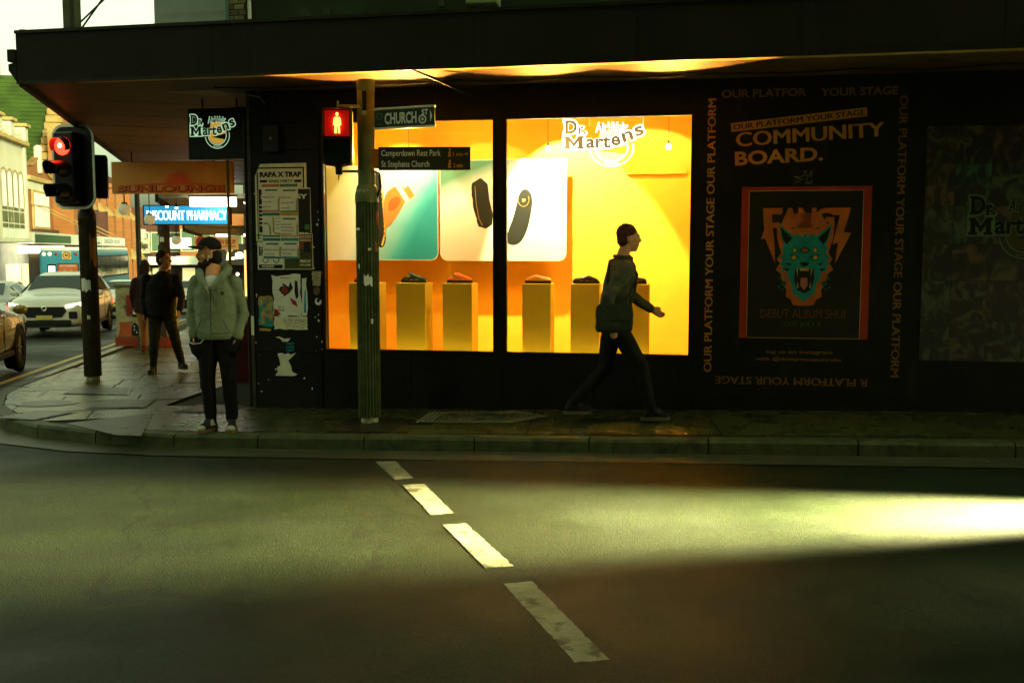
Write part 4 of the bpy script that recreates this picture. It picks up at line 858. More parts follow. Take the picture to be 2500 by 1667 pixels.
G1 = grad_mat('sandal_board_print', [(0.0, (0.34, 0.36, 0.10)), (0.25, (0.46, 0.50, 0.28)), (0.5, (0.60, 0.70, 0.58)), (0.72, (0.30, 0.58, 0.54)), (0.92, (0.04, 0.36, 0.36)), (1.0, (0.01, 0.26, 0.28))], (0.72, -0.42, 0.62))
G2 = grad_mat('clog_board_print', [(0.0, (0.62, 0.55, 0.36)), (0.45, (0.66, 0.64, 0.48)), (0.75, (0.55, 0.66, 0.58)), (1.0, (0.035, 0.17, 0.09))], (-0.42, 1.05, -0.85))
b1 = tag(empty('display_board', W(0, BY, 0), WALL_RZ), 'display board with a blurred teal ground and a giant orange sandal', 'display board', 'boards in the shop window')
M_BEDGE = mat('board_edge', (0.75, 0.66, 0.42), 0.5, 0.05)
MB().prism([(x, 0, z) for x, z in rounded(0.42, 1.79, 1.572, 2.64, 0.09, {'br'})], (0, 0.02, 0)).build('panel', M_BEDGE, b1)
MB().poly([(x, -0.001, z) for x, z in rounded(0.428, 1.782, 1.58, 2.632, 0.085, {'br'})]).build('print', G1, b1)
b2 = tag(empty('display_board', W(0, BY, 0), WALL_RZ), 'display board with a pale ground and two large black clogs', 'display board', 'boards in the shop window')
MB().prism([(x, 0, z) for x, z in rounded(1.81, 3.245, 1.568, 2.69, 0.09, {'bl', 'br'})], (0, 0.02, 0)).build('panel', M_BEDGE, b2)
MB().poly([(x, -0.001, z) for x, z in rounded(1.818, 3.237, 1.576, 2.682, 0.085, {'bl', 'br'})]).build('print', G2, b2)
# printed shoes
def chaikin(P, n=2):
    for _ in range(n):
        Q = []
        for i in range(len(P)):
            a, b = P[i], P[(i + 1) % len(P)]; Q += [(a[0] * 0.75 + b[0] * 0.25, a[1] * 0.75 + b[1] * 0.25), (a[0] * 0.25 + b[0] * 0.75, a[1] * 0.25 + b[1] * 0.75)]
        P = Q
    return P
def bprint(o, pts, y, m, nm):
    if nm in ('printed_clog', 'printed_sole', 'printed_upper', 'printed_panel'): pts = chaikin(pts)
    MB().poly([(x, y, z) for x, z in pts]).build(nm, m, o)
M_SOLE = mat('printed_sole', (0.018, 0.02, 0.012), 0.6, 0.1); M_SAND = mat('printed_sandal', (0.60, 0.20, 0.035), 0.5, 0.12, 6); M_STIT = mat('printed_stitch', (0.62, 0.40, 0.04), 0.5); M_SAND2 = mat('printed_sandal_dark', (0.40, 0.11, 0.02), 0.5, 0.1); M_BUCK = mat('printed_buckle', (0.8, 0.75, 0.6), 0.4)
sole = [(1.02, 2.55), (1.10, 2.56), (1.13, 2.40), (1.17, 2.10), (1.185, 1.90), (1.17, 1.76), (1.13, 1.71), (1.06, 1.74), (1.02, 1.95), (0.99, 2.25)]
bprint(b1, sole, -0.003, M_SOLE, 'printed_sole')
mb = MB(); stroke(mb, [(1.115, 2.53), (1.14, 2.3), (1.165, 2.05), (1.165, 1.86), (1.13, 1.74)], 0.022, -0.0042); mb.build('printed_welt', M_STIT, b1)
mb = MB()
for i in range(13):
    t = i / 13; stroke(mb, [(1.118 + 0.05 * t, 2.50 - 0.72 * t), (1.12 + 0.05 * t, 2.47 - 0.72 * t)], 0.008, -0.0052)
mb.build('printed_stitching', M_SOLE, b1)
bprint(b1, [(1.17, 1.93), (1.24, 1.98), (1.33, 2.10), (1.40, 2.22), (1.46, 2.32), (1.44, 2.38), (1.33, 2.42), (1.22, 2.37), (1.16, 2.28), (1.15, 2.10)], -0.0055, M_SAND, 'printed_upper')
bprint(b1, [(1.20, 2.12), (1.29, 2.14), (1.37, 2.24), (1.33, 2.30), (1.22, 2.26)], -0.0066, M_SAND2, 'printed_panel')
bprint(b1, [(1.30, 2.40), (1.42, 2.22), (1.46, 2.25), (1.35, 2.43)], -0.0075, M_BUCK, 'printed_strap'); bprint(b1, [(1.38, 2.37), (1.46, 2.25), (1.53, 2.30), (1.45, 2.42)], -0.0085, M_SAND, 'printed_buckle')
mb = MB(); stroke(mb, [(1.38, 2.37), (1.46, 2.25), (1.53, 2.30), (1.45, 2.42)], 0.014, -0.0095, True); mb.build('printed_buckle', M_BUCK, b1)
cl1 = [(2.18, 2.43), (2.28, 2.49), (2.36, 2.42), (2.38, 2.24), (2.42, 2.08), (2.41, 1.97), (2.34, 1.925), (2.26, 1.95), (2.22, 2.06), (2.185, 2.24), (2.17, 2.35)]
r_ = random.Random(4); cl = []
for i in range(len(cl1)):
    a, b = cl1[i], cl1[(i + 1) % len(cl1)]
    for k in range(4): t = k / 4; cl.append((a[0] + (b[0] - a[0]) * t + (r_.uniform(-0.008, 0.008) if 6 < i else 0), a[1] + (b[1] - a[1]) * t + (r_.uniform(-0.006, 0.006) if 6 < i else 0)))
bprint(b2, cl, -0.003, M_SOLE, 'printed_sole'); mb = MB(); stroke(mb, [(2.215, 2.40), (2.23, 2.2), (2.26, 2.04), (2.30, 1.96)], 0.0035, -0.0045); mb.build('printed_stitching', M_STIT, b2)
bprint(b2, [(2.71, 2.31), (2.775, 2.375), (2.845, 2.33), (2.872, 2.23), (2.845, 2.06), (2.81, 1.91), (2.74, 1.775), (2.66, 1.735), (2.58, 1.76), (2.575, 1.86), (2.64, 2.02), (2.685, 2.18)], -0.003, M_SOLE, 'printed_clog')
mb = MB(); stroke(mb, arc(2.765, 2.245, 0.062, 150, 390, 16, 0.075), 0.003, -0.0045); mb.build('printed_piping', M_STIT, b2); bprint(b2, [(2.75, 2.25), (2.787, 2.253), (2.78, 2.222), (2.755, 2.22)], -0.0046, M_STIT, 'printed_mark')

# plinths with shoes
M_PLI = mat('plinth_paint', (0.58, 0.43, 0.03), 0.6, 0.06, 5)
def plinth(s0, s1, label):
    o = tag(empty('plinth', W((s0 + s1) / 2, 0.50, 0.36), WALL_RZ), label, 'plinth', 'plinths in the shop window'); w = (s1 - s0) / 2
    MB().bbox(-w, w, -0.16, 0.16, 0.001, 0.975, 0.004).build('block', M_PLI, o)
plinth(0.96, 1.28, 'yellow plinth at the left end of the window under the red shoe'); plinth(1.49, 1.81, 'yellow plinth under the dark green buckled clog, right of the ribbed pole'); plinth(2.0, 2.32, 'yellow plinth under the orange buckled clog, left of the black window bar'); plinth(2.86, 3.16, 'yellow plinth under the tan slip-on, right of the black window bar'); plinth(3.37, 3.67, 'yellow plinth under the black shoe beside the passer-by'); plinth(3.85, 4.18, 'yellow plinth nearest the right end of the window')
def shoe(s, upper, label, flip=1, buckle=True, low=False):
    o = tag(empty('shoe', W(s, 0.47, 1.3365), WALL_RZ), label, 'shoe', 'shoes on the window plinths')
    def out(k, n=28):
        P = []
        for i in range(n):
            t = 2 * math.pi * i / n; x = 0.142 * math.cos(t); w = 0.046 + 0.010 * math.cos(t) - 0.006 * math.cos(2 * t); P.append((x * k * flip, w * k * math.sin(t)))
        return P
    MB().prism([(x, y_, 0) for x, y_ in out(1.0)], (0, 0, 0.030)).build('sole', mat('shoe_sole', (0.025, 0.024, 0.014), 0.5, 0.2), o)
    mb = MB()
    for i in range(28):
        if i % 2: continue
        a, b = out(1.02)[i], out(1.02)[(i + 1) % 28]; a2, b2 = out(0.95)[i], out(0.95)[(i + 1) % 28]
        mb.prism([(a[0], a[1], 0.0305), (b[0], b[1], 0.0305), (b2[0], b2[1], 0.0305), (a2[0], a2[1], 0.0305)], (0, 0, 0.004))
    mb.build('welt_stitch', mat('shoe_stitch', (0.60, 0.42, 0.06), 0.5), o)
    mb = MB(); st = [(-0.128, 0.040, 0.028), (-0.115, 0.058, 0.036), (-0.08, 0.070, 0.040), (-0.045, 0.098 if not low else 0.085, 0.040), (-0.02, 0.110 if not low else 0.092, 0.041), (0.02, 0.098 if not low else 0.082, 0.043), (0.07, 0.076 if not low else 0.066, 0.048), (0.11, 0.062, 0.046), (0.132, 0.050, 0.032), (0.138, 0.036, 0.012)]
    vs = []; n = 11
    for (x, h, w) in st:
        for k in range(n):
            t = math.pi * k / (n - 1); vs.append((x * flip, w * math.cos(t), 0.031 + (h - 0.031) * math.sin(t) ** 0.75))
    mb.add(vs, [(i * n + k, i * n + k + 1, (i + 1) * n + k + 1, (i + 1) * n + k) for i in range(len(st) - 1) for k in range(n - 1)], True); mb.build('upper', upper, o)
    if buckle:
        mb = MB(); P = []
        for k in range(9):
            t = math.pi * k / 8; P.append(((-0.03 - 0.02 * math.sin(t)) * flip, 0.0425 * math.cos(t), 0.033 + 0.070 * math.sin(t) ** 0.75))
        vs = []
        for p in P: vs += [(p[0] - 0.012 * flip, p[1] * 1.04, p[2] + 0.004), (p[0] + 0.012 * flip, p[1] * 1.04, p[2] + 0.004)]
        mb.add(vs, [(2 * i, 2 * i + 1, 2 * i + 3, 2 * i + 2) for i in range(8)]); mb.build('strap', upper, o)
        MB().bbox(-0.066, -0.030, -0.047, -0.042, 0.060, 0.088, 0.003).build('buckle', mat('brass_buckle', (0.7, 0.55, 0.25), 0.3, 0.05, metal=0.8), o)
U_RED = mat('red_suede', (0.42, 0.03, 0.012), 0.7, 0.15, 20); U_GRN = mat('dark_green_leather', (0.02, 0.032, 0.014), 0.25, 0.2); U_ORG = mat('orange_suede', (0.55, 0.14, 0.015), 0.7, 0.15, 20); U_TAN = mat('tan_leather', (0.55, 0.20, 0.03), 0.45, 0.15, 14); U_BLK = mat('black_leather', (0.02, 0.018, 0.010), 0.3, 0.2)
shoe(1.12, U_RED, 'red suede shoe on the leftmost window plinth, half behind the pole'); shoe(1.65, U_GRN, 'dark green glossy clog with a buckle on a plinth'); shoe(2.16, U_ORG, 'orange suede clog with a brass buckle on a plinth'); shoe(3.01, U_TAN, 'tan slip-on shoe on the plinth right of the window bar', 1, False, True); shoe(3.52, U_BLK, 'black shoe on a plinth left of the passer-by', -1, False, True); shoe(4.01, U_BLK, 'black shoe on the rightmost window plinth', 1, False, True)

# glowing window sign
ws = tag(empty('window_sign', W(0, 0.36, 0), WALL_RZ), 'glowing white outlined shop mark hanging at the top of the window', 'sign')
logo(ws, 3.285, 2.535, 0.945, 0.0, emis('window_sign_glow', (1.0, 0.98, 0.82), 1.1), mat('window_sign_letter', (0.07, 0.055, 0.02), 0.5, 0.1, emit=(0.5, 0.42, 0.22), estr=0.06), emis('window_sign_warm', (1.0, 0.80, 0.35), 0.4), 0.82)
for x in (3.55, 4.10): MB().tube([(x, 0.01, 2.95), (x, 0.01, 3.30)], 0.004, 6).build('hanging_wire', mat('pale_wire', (0.7, 0.65, 0.5), 0.5), ws)
# spot lamps in the ceiling of the display
def spot(s, n, tgt, power, size, col=(1.0, 0.86, 0.60), label='', blend=0.15):
    o = tag(empty('ceiling_spot', W(s, n, 3.21), WALL_RZ), label, 'spot light', 'spot lights over the window display')
    t = Vector(tgt) - Vector((s, n, 3.21)); q = t.to_track_quat('-Z', 'Y').to_matrix().to_4x4()
    MB().lathe([(0.001, 0.10), (0.03, 0.10), (0.038, 0.0), (0.034, 0.0), (0.028, 0.06), (0.001, 0.06)], 14).xf(q).build('lamp_housing', M_FRAME, o)
    MB().lathe([(0.001, 0.05), (0.026, 0.05)], 12).xf(q).build('bulb', emis('spot_bulb', (1.0, 0.9, 0.7), 6), o)
    MB().tube([(0, 0, 0.08), (0, 0, 0.1)], 0.012, 8).build('stem', M_FRAME, o)
    li = bpy.data.lights.new('spot_beam', 'SPOT'); li.energy = power; li.spot_size = R(size); li.spot_blend = blend; li.color = col; li.shadow_soft_size = 0.025
    lo = bpy.data.objects.new('spot_beam', li); COL.objects.link(lo); lo.parent = o; lo.matrix_local = q @ Matrix.Translation((0, 0, -0.02))
spot(1.42, 0.42, (1.35, BY, 2.3), 30, 76, label='spot light over the sandal board')
spot(0.75, 0.45, (0.75, BY, 1.9), 7, 80, label='spot light at the left end of the display')
spot(2.35, 0.40, (2.3, BW, 1.5), 11, 92, label='spot light over the left clog')
spot(3.12, 0.42, (3.22, BY, 2.35), 260, 72, label='spot light over the right clog beside the glowing sign')
spot(4.15, 0.40, (4.2, BW, 2.25), 22, 74, label='spot light over the right end of the display')
# pendant bulbs, each with an added spot to warm the edge of the soffit outside
def pendant(s, n, z, e, label):
    o = tag(empty('pendant_bulb', W(s, n, z), WALL_RZ), label, 'bulb', 'bare bulbs hanging in the window display')
    MB().ball((0, 0, 0), 0.028, 12, 8).build('bulb', emis('pendant_glow', (1.0, 0.85, 0.55), 14.0), o); MB().tube([(0, 0, 0.027), (0, 0, 0.06)], 0.014, 8).build('socket', M_FRAME, o); MB().tube([(0, 0, 0.06), (0, 0, 3.30 - z)], 0.003, 6).build('flex', M_FRAME, o)
    li = bpy.data.lights.new('bulb_light', 'POINT'); li.energy = e; li.color = (1.0, 0.62, 0.22); li.shadow_soft_size = 0.03
    l2 = bpy.data.lights.new('soffit_throw', 'SPOT'); l2.energy = e * 18; l2.color = (1.0, 0.40, 0.06); l2.spot_size = R(105); l2.spot_blend = 0.6; l2.shadow_soft_size = 0.03  # added spot that puts the orange glow on the soffit edge
    q2 = bpy.data.objects.new('soffit_throw', l2); COL.objects.link(q2); q2.parent = o; q2.location = (0, -0.06, 0.0); q2.rotation_euler = Vector((0, -1, 0.55)).to_track_quat('-Z', 'Y').to_euler()
    lo = bpy.data.objects.new('bulb_light', li); COL.objects.link(lo); lo.parent = o; lo.location = (0, -0.06, 0)
pendant(1.62, 0.42, 2.72, 14, 'bare bulb hanging behind the wayfinding sign')
pendant(3.14, 0.26, 2.72, 9, 'bare bulb hanging left of the glowing window sign')
pendant(4.36, 0.26, 2.72, 10, 'bare bulb hanging right of the glowing window sign')
# fill strip added behind the stall riser to warm the plinths and the floor
up_ = tag(empty('plinth_fill_strip', W(2.5, 0.24, 0.365), WALL_RZ), 'warm strip light added on the window floor to brighten the plinths', 'strip light')
MB().bbox(-1.9, 1.9, -0.03, 0.03, 0, 0.03, 0.004).build('tray', M_FRAME, up_)
MB().box(-1.88, 1.88, -0.02, 0.02, 0.031, 0.036).build('tube', emis('strip_glow', (1.0, 0.70, 0.18), 9.0), up_)

# ================================================================ PEDESTRIAN POLE WITH SIGNAL AND STREET SIGNS
px, py = -1.37, 9.50; pz = gz(px, py)
pole = tag(empty('signal_pole', (px, py, pz)), 'green ribbed signal pole standing in front of the shop window', 'pole')
M_PGRN = mat('pole_green_paint', (0.10, 0.125, 0.04), 0.42, 0.3, 7, 0.15, 40, col2=(0.07, 0.085, 0.03), thr=0.6)
M_PRIB = mat('pole_rib_paint', (0.075, 0.095, 0.028), 0.4, 0.35, 9, 0.15, 40, col2=(0.14, 0.15, 0.08), thr=0.68)
MB().lathe([(0.081, 2.1), (0.081, 3.16), (0.001, 3.16)], 24).build('shaft', M_PGRN, pole)
MB().lathe([(0.083, 3.13), (0.086, 3.15), (0.085, 3.225), (0.075, 3.235), (0.001, 3.235)], 24).build('cap', mat('pole_cap', (0.11, 0.145, 0.06), 0.4, 0.2), pole)
rib = MB(); prof = []
nR = 22
for z in (0.055, 2.12):
    for i in range(nR * 4):
        t = 2 * math.pi * i / (nR * 4); r = 0.108 if i % 4 in (0, 1) else 0.094; prof.append((r * math.cos(t), r * math.sin(t), z))
q = nR * 4; rib.add(prof, [(i, (i + 1) % q, q + (i + 1) % q, q + i) for i in range(q)] + [tuple(range(q))[::-1], tuple(range(q, 2 * q))]); rib.build('ribbed_sleeve', M_PRIB, pole)
MB().lathe([(0.113, 2.10), (0.113, 2.16), (0.096, 2.24), (0.083, 2.26)], 28).build('collar', M_PGRN, pole)
MB().lathe([(0.001, -0.06), (0.084, -0.06), (0.082, 0.055)], 20).build('foot', mat('pole_foot', (0.48, 0.46, 0.24), 0.7, 0.35, 22, col2=(0.2, 0.2, 0.1), thr=0.6), pole)
MB().box(-0.02, 0.02, -0.0855, -0.078, 2.93, 3.12).build('access_slot', M_FRAME, pole); MB().bbox(-0.02, 0.022, -0.09, -0.0865, 2.90, 2.94, 0.003).build('bolt_plate', mat('pale_metal', (0.42, 0.40, 0.24), 0.4, 0.2, metal=0.5), pole)
# torn stickers on the pole
def wrap_sticker(zc, a0, a1, hh, m, sd_):
    r = random.Random(sd_); mb = MB(); vs = []; n = 7
    for i in range(n):
        t = R(a0 + (a1 - a0) * i / (n - 1)); h1, h2 = hh * r.uniform(0.4, 1.1), hh * r.uniform(0.4, 1.1)
        vs += [(0.1105 * math.cos(t), 0.1105 * math.sin(t), zc - h1), (0.1105 * math.cos(t), 0.1105 * math.sin(t), zc + h2)]
    mb.add(vs, [(2 * i, 2 * i + 2, 2 * i + 3, 2 * i + 1) for i in range(n - 1)]); mb.build('torn_sticker', m, pole)
wrap_sticker(1.37, 258, 300, 0.06, M_PAPW, 1); wrap_sticker(1.85, 205, 240, 0.015, M_PAPW, 2); wrap_sticker(1.95, 325, 352, 0.09, M_SAND2, 3); wrap_sticker(1.68, 318, 335, 0.05, mat('rust_sticker', (0.25, 0.12, 0.03), 0.6, 0.4, 20), 5)
wrap_sticker(0.98, 290, 302, 0.03, M_PAP, 6); wrap_sticker(1.50, 225, 236, 0.03, M_PAP, 9); wrap_sticker(1.66, 280, 296, 0.015, M_PAP, 10)
# scrawl on the collar
mb = MB()
for k, pts in enumerate(([(-0.085, 2.20), (-0.075, 2.215), (-0.07, 2.19), (-0.06, 2.215)], [(-0.05, 2.185), (-0.048, 2.215), (-0.03, 2.212)], [(-0.02, 2.185), (-0.015, 2.215), (0.0, 2.19), (0.01, 2.212), (0.03, 2.205)])): stroke(mb, pts, 0.006, -0.1135 - 0.0002 * k)
mb.build('scrawl', mat('white_marker', (0.6, 0.6, 0.45), 0.6), pole)

ps = tag(empty('pedestrian_signal', (-1.615, 9.36, 2.72)), 'black pedestrian signal glowing with a red standing figure beside the ribbed pole', 'traffic signal'); ps.rotation_euler = (0, 0, R(4))
M_SIG = mat('signal_black', (0.014, 0.013, 0.010), 0.38, 0.2)
MB().bbox(-0.135, 0.135, 0, 0.16, -0.245, 0.27, 0.025).build('housing', M_SIG, ps)
MB().lathe([(0.001, -0.33), (0.03, -0.33), (0.034, -0.26), (0.12, -0.244)], 14, (0, 0.08, 0)).build('base_cap', M_SIG, ps)
def frame_ring(x0, x1, z0, z1, y0, y1, t, m, nm, par):
    mb = MB(); mb.box(x0, x0 + t, y0, y1, z0, z1).box(x1 - t, x1, y0, y1, z0, z1).box(x0 + t, x1 - t, y0, y1, z1 - t, z1); mb.build(nm, m, par)
frame_ring(-0.128, 0.128, 0.0, 0.262, -0.12, -0.0005, 0.008, M_SIG, 'visor', ps); frame_ring(-0.128, 0.128, -0.24, -0.012, -0.10, -0.0005, 0.008, M_SIG, 'visor', ps)
MB().bbox(-0.115, 0.115, -0.012, -0.001, 0.015, 0.25, 0.006).build('red_lens', emis('red_lens_glow', (1.0, 0.010, 0.003), 0.06), ps)
MB().bbox(-0.115, 0.115, -0.012, -0.001, -0.235, -0.02, 0.006).build('dark_lens', mat('dark_lens', (0.01, 0.018, 0.012), 0.2, 0.1), ps)
fg = [(0.014 * math.cos(t * 0.628), 0.213 + 0.018 * math.sin(t * 0.628)) for t in range(10)]
M_REDMAN = emis('red_figure_glow', (1.0, 0.30, 0.045), 1.3)
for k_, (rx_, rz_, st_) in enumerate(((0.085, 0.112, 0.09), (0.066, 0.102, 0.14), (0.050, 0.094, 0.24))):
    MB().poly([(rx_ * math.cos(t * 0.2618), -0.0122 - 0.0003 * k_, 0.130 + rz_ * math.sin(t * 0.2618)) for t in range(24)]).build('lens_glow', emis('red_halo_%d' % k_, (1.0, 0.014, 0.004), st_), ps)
MB().poly([(x, -0.0135, z) for x, z in fg]).build('figure_head', M_REDMAN, ps)
MB().poly([(x, -0.0135, z) for x, z in sym([(0.0, 0.188), (0.022, 0.188), (0.032, 0.175), (0.038, 0.115), (0.026, 0.11), (0.022, 0.145), (0.026, 0.04), (0.007, 0.04), (0.004, 0.10), (0.0, 0.10)])]).build('figure_body', M_REDMAN, ps)
for z in (0.30, -0.30): MB().bbox(0.0, 0.25, 0.06, 0.085, z - 0.012, z + 0.012, 0.004).build('mounting_arm', mat('arm_metal', (0.30, 0.27, 0.14), 0.4, 0.2, metal=0.5), ps)
MB().tube([(0.0, 0.07, 0.26), (0.0, 0.07, 0.345)], 0.008, 8).build('mounting_bolt', MATS['arm_metal'], ps); MB().tube([(0.0, 0.07, -0.30), (0.0, 0.07, -0.38)], 0.008, 8).build('mounting_bolt', MATS['arm_metal'], ps)

M_SGRN = mat('street_sign_green', (0.010, 0.030, 0.014), 0.4, 0.1); M_SWHT = mat('street_sign_white', (0.62, 0.64, 0.52), 0.4, 0.1)
cs = tag(empty('street_sign', (-1.272, 9.40, 2.895), R(-22)), 'dark green street name sign with white lettering on the ribbed pole', 'street sign')
MB().bbox(0.0, 0.62, -0.012, 0.012, -0.078, 0.078, 0.003).build('blade', M_SGRN, cs); MB().bbox(-0.005, 0.625, -0.016, 0.016, 0.0785, 0.098, 0.003).build('rail', mat('sign_rail', (0.36, 0.37, 0.24), 0.35, 0.1, metal=0.5), cs); MB().bbox(-0.005, 0.625, -0.016, 0.016, -0.098, -0.0785, 0.003).build('rail', MATS['sign_rail'], cs)
txt(cs, 'CHURCH', 0.275, -0.014, -0.004, 0.33, 0.105, M_SWHT, 0.03); txt(cs, 'ST', 0.525, -0.014, 0.038, 0.065, 0.05, M_SWHT, 0.03); MB().poly([(0.578, -0.014, -0.055), (0.60, -0.014, 0.0), (0.578, -0.014, 0.055)]).build('arrow_mark', M_SWHT, cs)
mb = MB(); stroke(mb, arc(0.50, -0.025, 0.034, 0, 360, 18), 0.014, -0.0142); mb.build('round_sticker', M_SWHT, cs); MB().lathe([(0.001, -0.0145), (0.014, -0.0145)], 10, (0.50, 0, -0.025), 'Y').build('round_sticker', M_SWHT, cs)
mb = MB(); stroke(mb, arc(0.055, 0.01, 0.036, 0, 180, 12), 0.006, -0.0142); stroke(mb, [(0.03, 0.02), (0.045, -0.015), (0.055, 0.0), (0.068, -0.015), (0.08, 0.02)], 0.008, -0.0146); mb.build('crest', mat('crest_green', (0.10, 0.16, 0.08), 0.5), cs); txt(cs, 'COUNCIL', 0.055, -0.014, -0.052, 0.07, 0.016, MATS['crest_green'], 0.01)
wf = tag(empty('wayfinding_sign', (-1.245, 9.42, 2.535), R(-2)), 'dark wayfinding sign listing the park and church with walking times', 'sign')
MB().bbox(0.0, 0.86, -0.010, 0.010, -0.107, 0.107, 0.003).build('blade', mat('wayfinding_olive', (0.030, 0.030, 0.012), 0.45, 0.1), wf); MB().bbox(-0.06, 0.0, -0.006, 0.006, -0.09, 0.09, 0.003).build('clamp', mat('orange_reflect', (0.3, 0.12, 0.02), 0.4), wf)
M_WW = mat('wayfinding_white', (0.66, 0.66, 0.50), 0.5); M_WO = mat('wayfinding_orange', (0.70, 0.30, 0.03), 0.5)
txt(wf, 'Camperdown Rest Park', 0.305, -0.012, 0.042, 0.555, 0.075, M_WW, 0.008); txt(wf, 'St Stephens Church', 0.252, -0.012, -0.058, 0.45, 0.075, M_WW, 0.008)
for z, s, x1 in ((0.045, '1 min', 0.745), (-0.058, '2 min', 0.745)):
    txt(wf, s, x1, -0.012, z - 0.006, 0.09, 0.038, M_WO, 0.0)
    mb = MB(); stroke(mb, arc(0.668, z + 0.035, 0.006, 0, 360, 8), 0.006, -0.0121); stroke(mb, [(0.668, z + 0.022), (0.664, z - 0.002), (0.676, z - 0.03)], 0.009, -0.0124); stroke(mb, [(0.665, z), (0.655, z - 0.03)], 0.008, -0.0127); stroke(mb, [(0.652, z + 0.003), (0.666, z + 0.018), (0.68, z + 0.003)], 0.006, -0.013); mb.build('walker_mark', M_WO, wf)
mb = MB(); stroke(mb, [(0.80, 0.04), (0.835, 0.04)], 0.006, -0.0121); stroke(mb, [(0.822, 0.055), (0.836, 0.04), (0.822, 0.025)], 0.006, -0.0124); mb.build('arrow_mark', M_WO, wf)
# cable loop behind the pole
tag(MB().tube([(-1.29, 9.46, 2.42), (-1.245, 9.46, 2.40), (-1.235, 9.46, 2.28), (-1.26, 9.46, 2.20), (-1.285, 9.47, 2.17)], 0.012, 8).build('cable_loop', M_FRAME), 'short black cable loop on the right of the ribbed pole', 'cable')

# ================================================================ TRAFFIC LIGHT AT THE CORNER
tx, ty = -5.63, 13.30; tz = gz(tx, ty)
tp = tag(empty('traffic_light', (tx, ty, tz)), 'dark traffic light on a ribbed pole with a lit red lamp at the street corner', 'traffic light')
M_TRIB = mat('dark_rib_paint', (0.050, 0.040, 0.018), 0.5, 0.4, 8, 0.2, 40, col2=(0.10, 0.075, 0.035), thr=0.64)
rib = MB(); prof = []
for z in (0.06, 2.18):
    for i in range(120):
        t = 2 * math.pi * i / 120; r = 0.112 if i % 4 in (0, 1) else 0.103; prof.append((r * math.cos(t), r * math.sin(t), z))
rib.add(prof, [(i, (i + 1) % 120, 120 + (i + 1) % 120, 120 + i) for i in range(120)] + [tuple(range(120))[::-1], tuple(range(120, 240))]); rib.build('ribbed_sleeve', M_TRIB, tp)
MB().lathe([(0.001, -0.05), (0.09, -0.05), (0.088, 0.06)], 18).build('foot', MATS['pole_foot'], tp); MB().lathe([(0.083, 2.18), (0.083, 3.35), (0.001, 3.36)], 18).build('shaft', M_PGRN, tp); MB().lathe([(0.115, 2.15), (0.115, 2.2), (0.085, 2.28)], 20).build('collar', M_TRIB, tp)
for (zc, a0, a1, hh, m_, s_) in ((1.28, 235, 300, 0.10, M_PAPW, 21), (1.75, 300, 350, 0.22, mat('orange_torn', (0.36, 0.17, 0.05), 0.6, 0.4, 12), 22), (2.02, 200, 225, 0.06, M_PAPW, 23), (0.85, 270, 290, 0.03, M_PAP, 24)):
    r = random.Random(s_); mb = MB(); vs = []
    for i in range(7):
        t = R(a0 + (a1 - a0) * i / 6); vs += [(0.1145 * math.cos(t), 0.1145 * math.sin(t), zc - hh * r.uniform(0.5, 1.1)), (0.1145 * math.cos(t), 0.1145 * math.sin(t), zc + hh * r.uniform(0.5, 1.1))]
    mb.add(vs, [(2 * i, 2 * i + 2, 2 * i + 3, 2 * i + 1) for i in range(6)]); mb.build('torn_sticker', m_, tp)
hd = empty('signal_head', (-0.09, -0.14, 2.83), R(-14), tp)       # faces towards -y of its own frame
MB().prism([(x, 0, z) for x, z in rounded(-0.31, 0.31, -0.55, 0.53, 0.16, {'bl', 'br', 'tl', 'tr'})], (0, 0.02, 0)).build('backing_board', M_SIG, hd)
ring = MB(); stroke(ring, rounded(-0.302, 0.302, -0.542, 0.522, 0.155, {'bl', 'br', 'tl', 'tr'}), 0.034, -0.002, True); ring.build('border', mat('board_border', (0.78, 0.82, 0.62), 0.5, 0.15), hd)
MB().bbox(-0.15, 0.15, -0.20, -0.0035, -0.49, 0.42, 0.03).build('housing', M_SIG, hd)
for i, z in enumerate((0.24, -0.06, -0.35)):
    if i == 0:
        MB().lathe([(0.001, -0.05), (0.07, -0.04), (0.118, -0.004)], 20, (0, 0, z), 'Y').build('red_lens', emis('traffic_red_glow', (1.0, 0.015, 0.006), 3.0), hd).location = (0, -0.2, 0)
        MB().lathe([(0.001, -0.054), (0.028, -0.053)], 12, (0.0, 0, z), 'Y').build('lamp_core', emis('traffic_red_core', (1.0, 0.55, 0.1), 6.0), hd).location = (0, -0.2, 0)
    else: MB().lathe([(0.001, -0.035), (0.06, -0.03), (0.10, -0.004)], 20, (0, 0, z), 'Y').build('dark_lens', MATS['dark_lens'], hd).location = (0, -0.2, 0)
    vz = MB(); vs = []; n = 15
    for k in range(n):
        a = R(-25 + 230 * k / (n - 1)); c_, s_ = math.cos(a), math.sin(a); ln = (0.22 + 0.10 * max(0, s_)) * (0.45 if i == 0 else 1)
        vs += [(0.118 * c_, -0.203, z + 0.118 * s_), (0.112 * c_, -0.2 - ln, z + 0.112 * s_ - 0.02)]
    vz.add(vs, [(2 * k, 2 * k + 1, 2 * k + 3, 2 * k + 2) for k in range(n - 1)], True); vz.build('visor', M_SIG, hd)
hd2 = empty('pedestrian_head', (0.125, -0.02, 2.70), R(-70), tp); MB().bbox(-0.13, 0.13, 0, 0.17, -0.28, 0.28, 0.03).build('housing', M_SIG, hd2); MB().bbox(-0.11, 0.11, -0.01, -0.001, -0.02, 0.24, 0.006).build('dark_lens', MATS['dark_lens'], hd2)
for z in (2.45, 3.05): MB().bbox(-0.13, 0.13, -0.13, -0.05, z - 0.03, z + 0.03, 0.006).build('bracket', M_TRIB, tp)
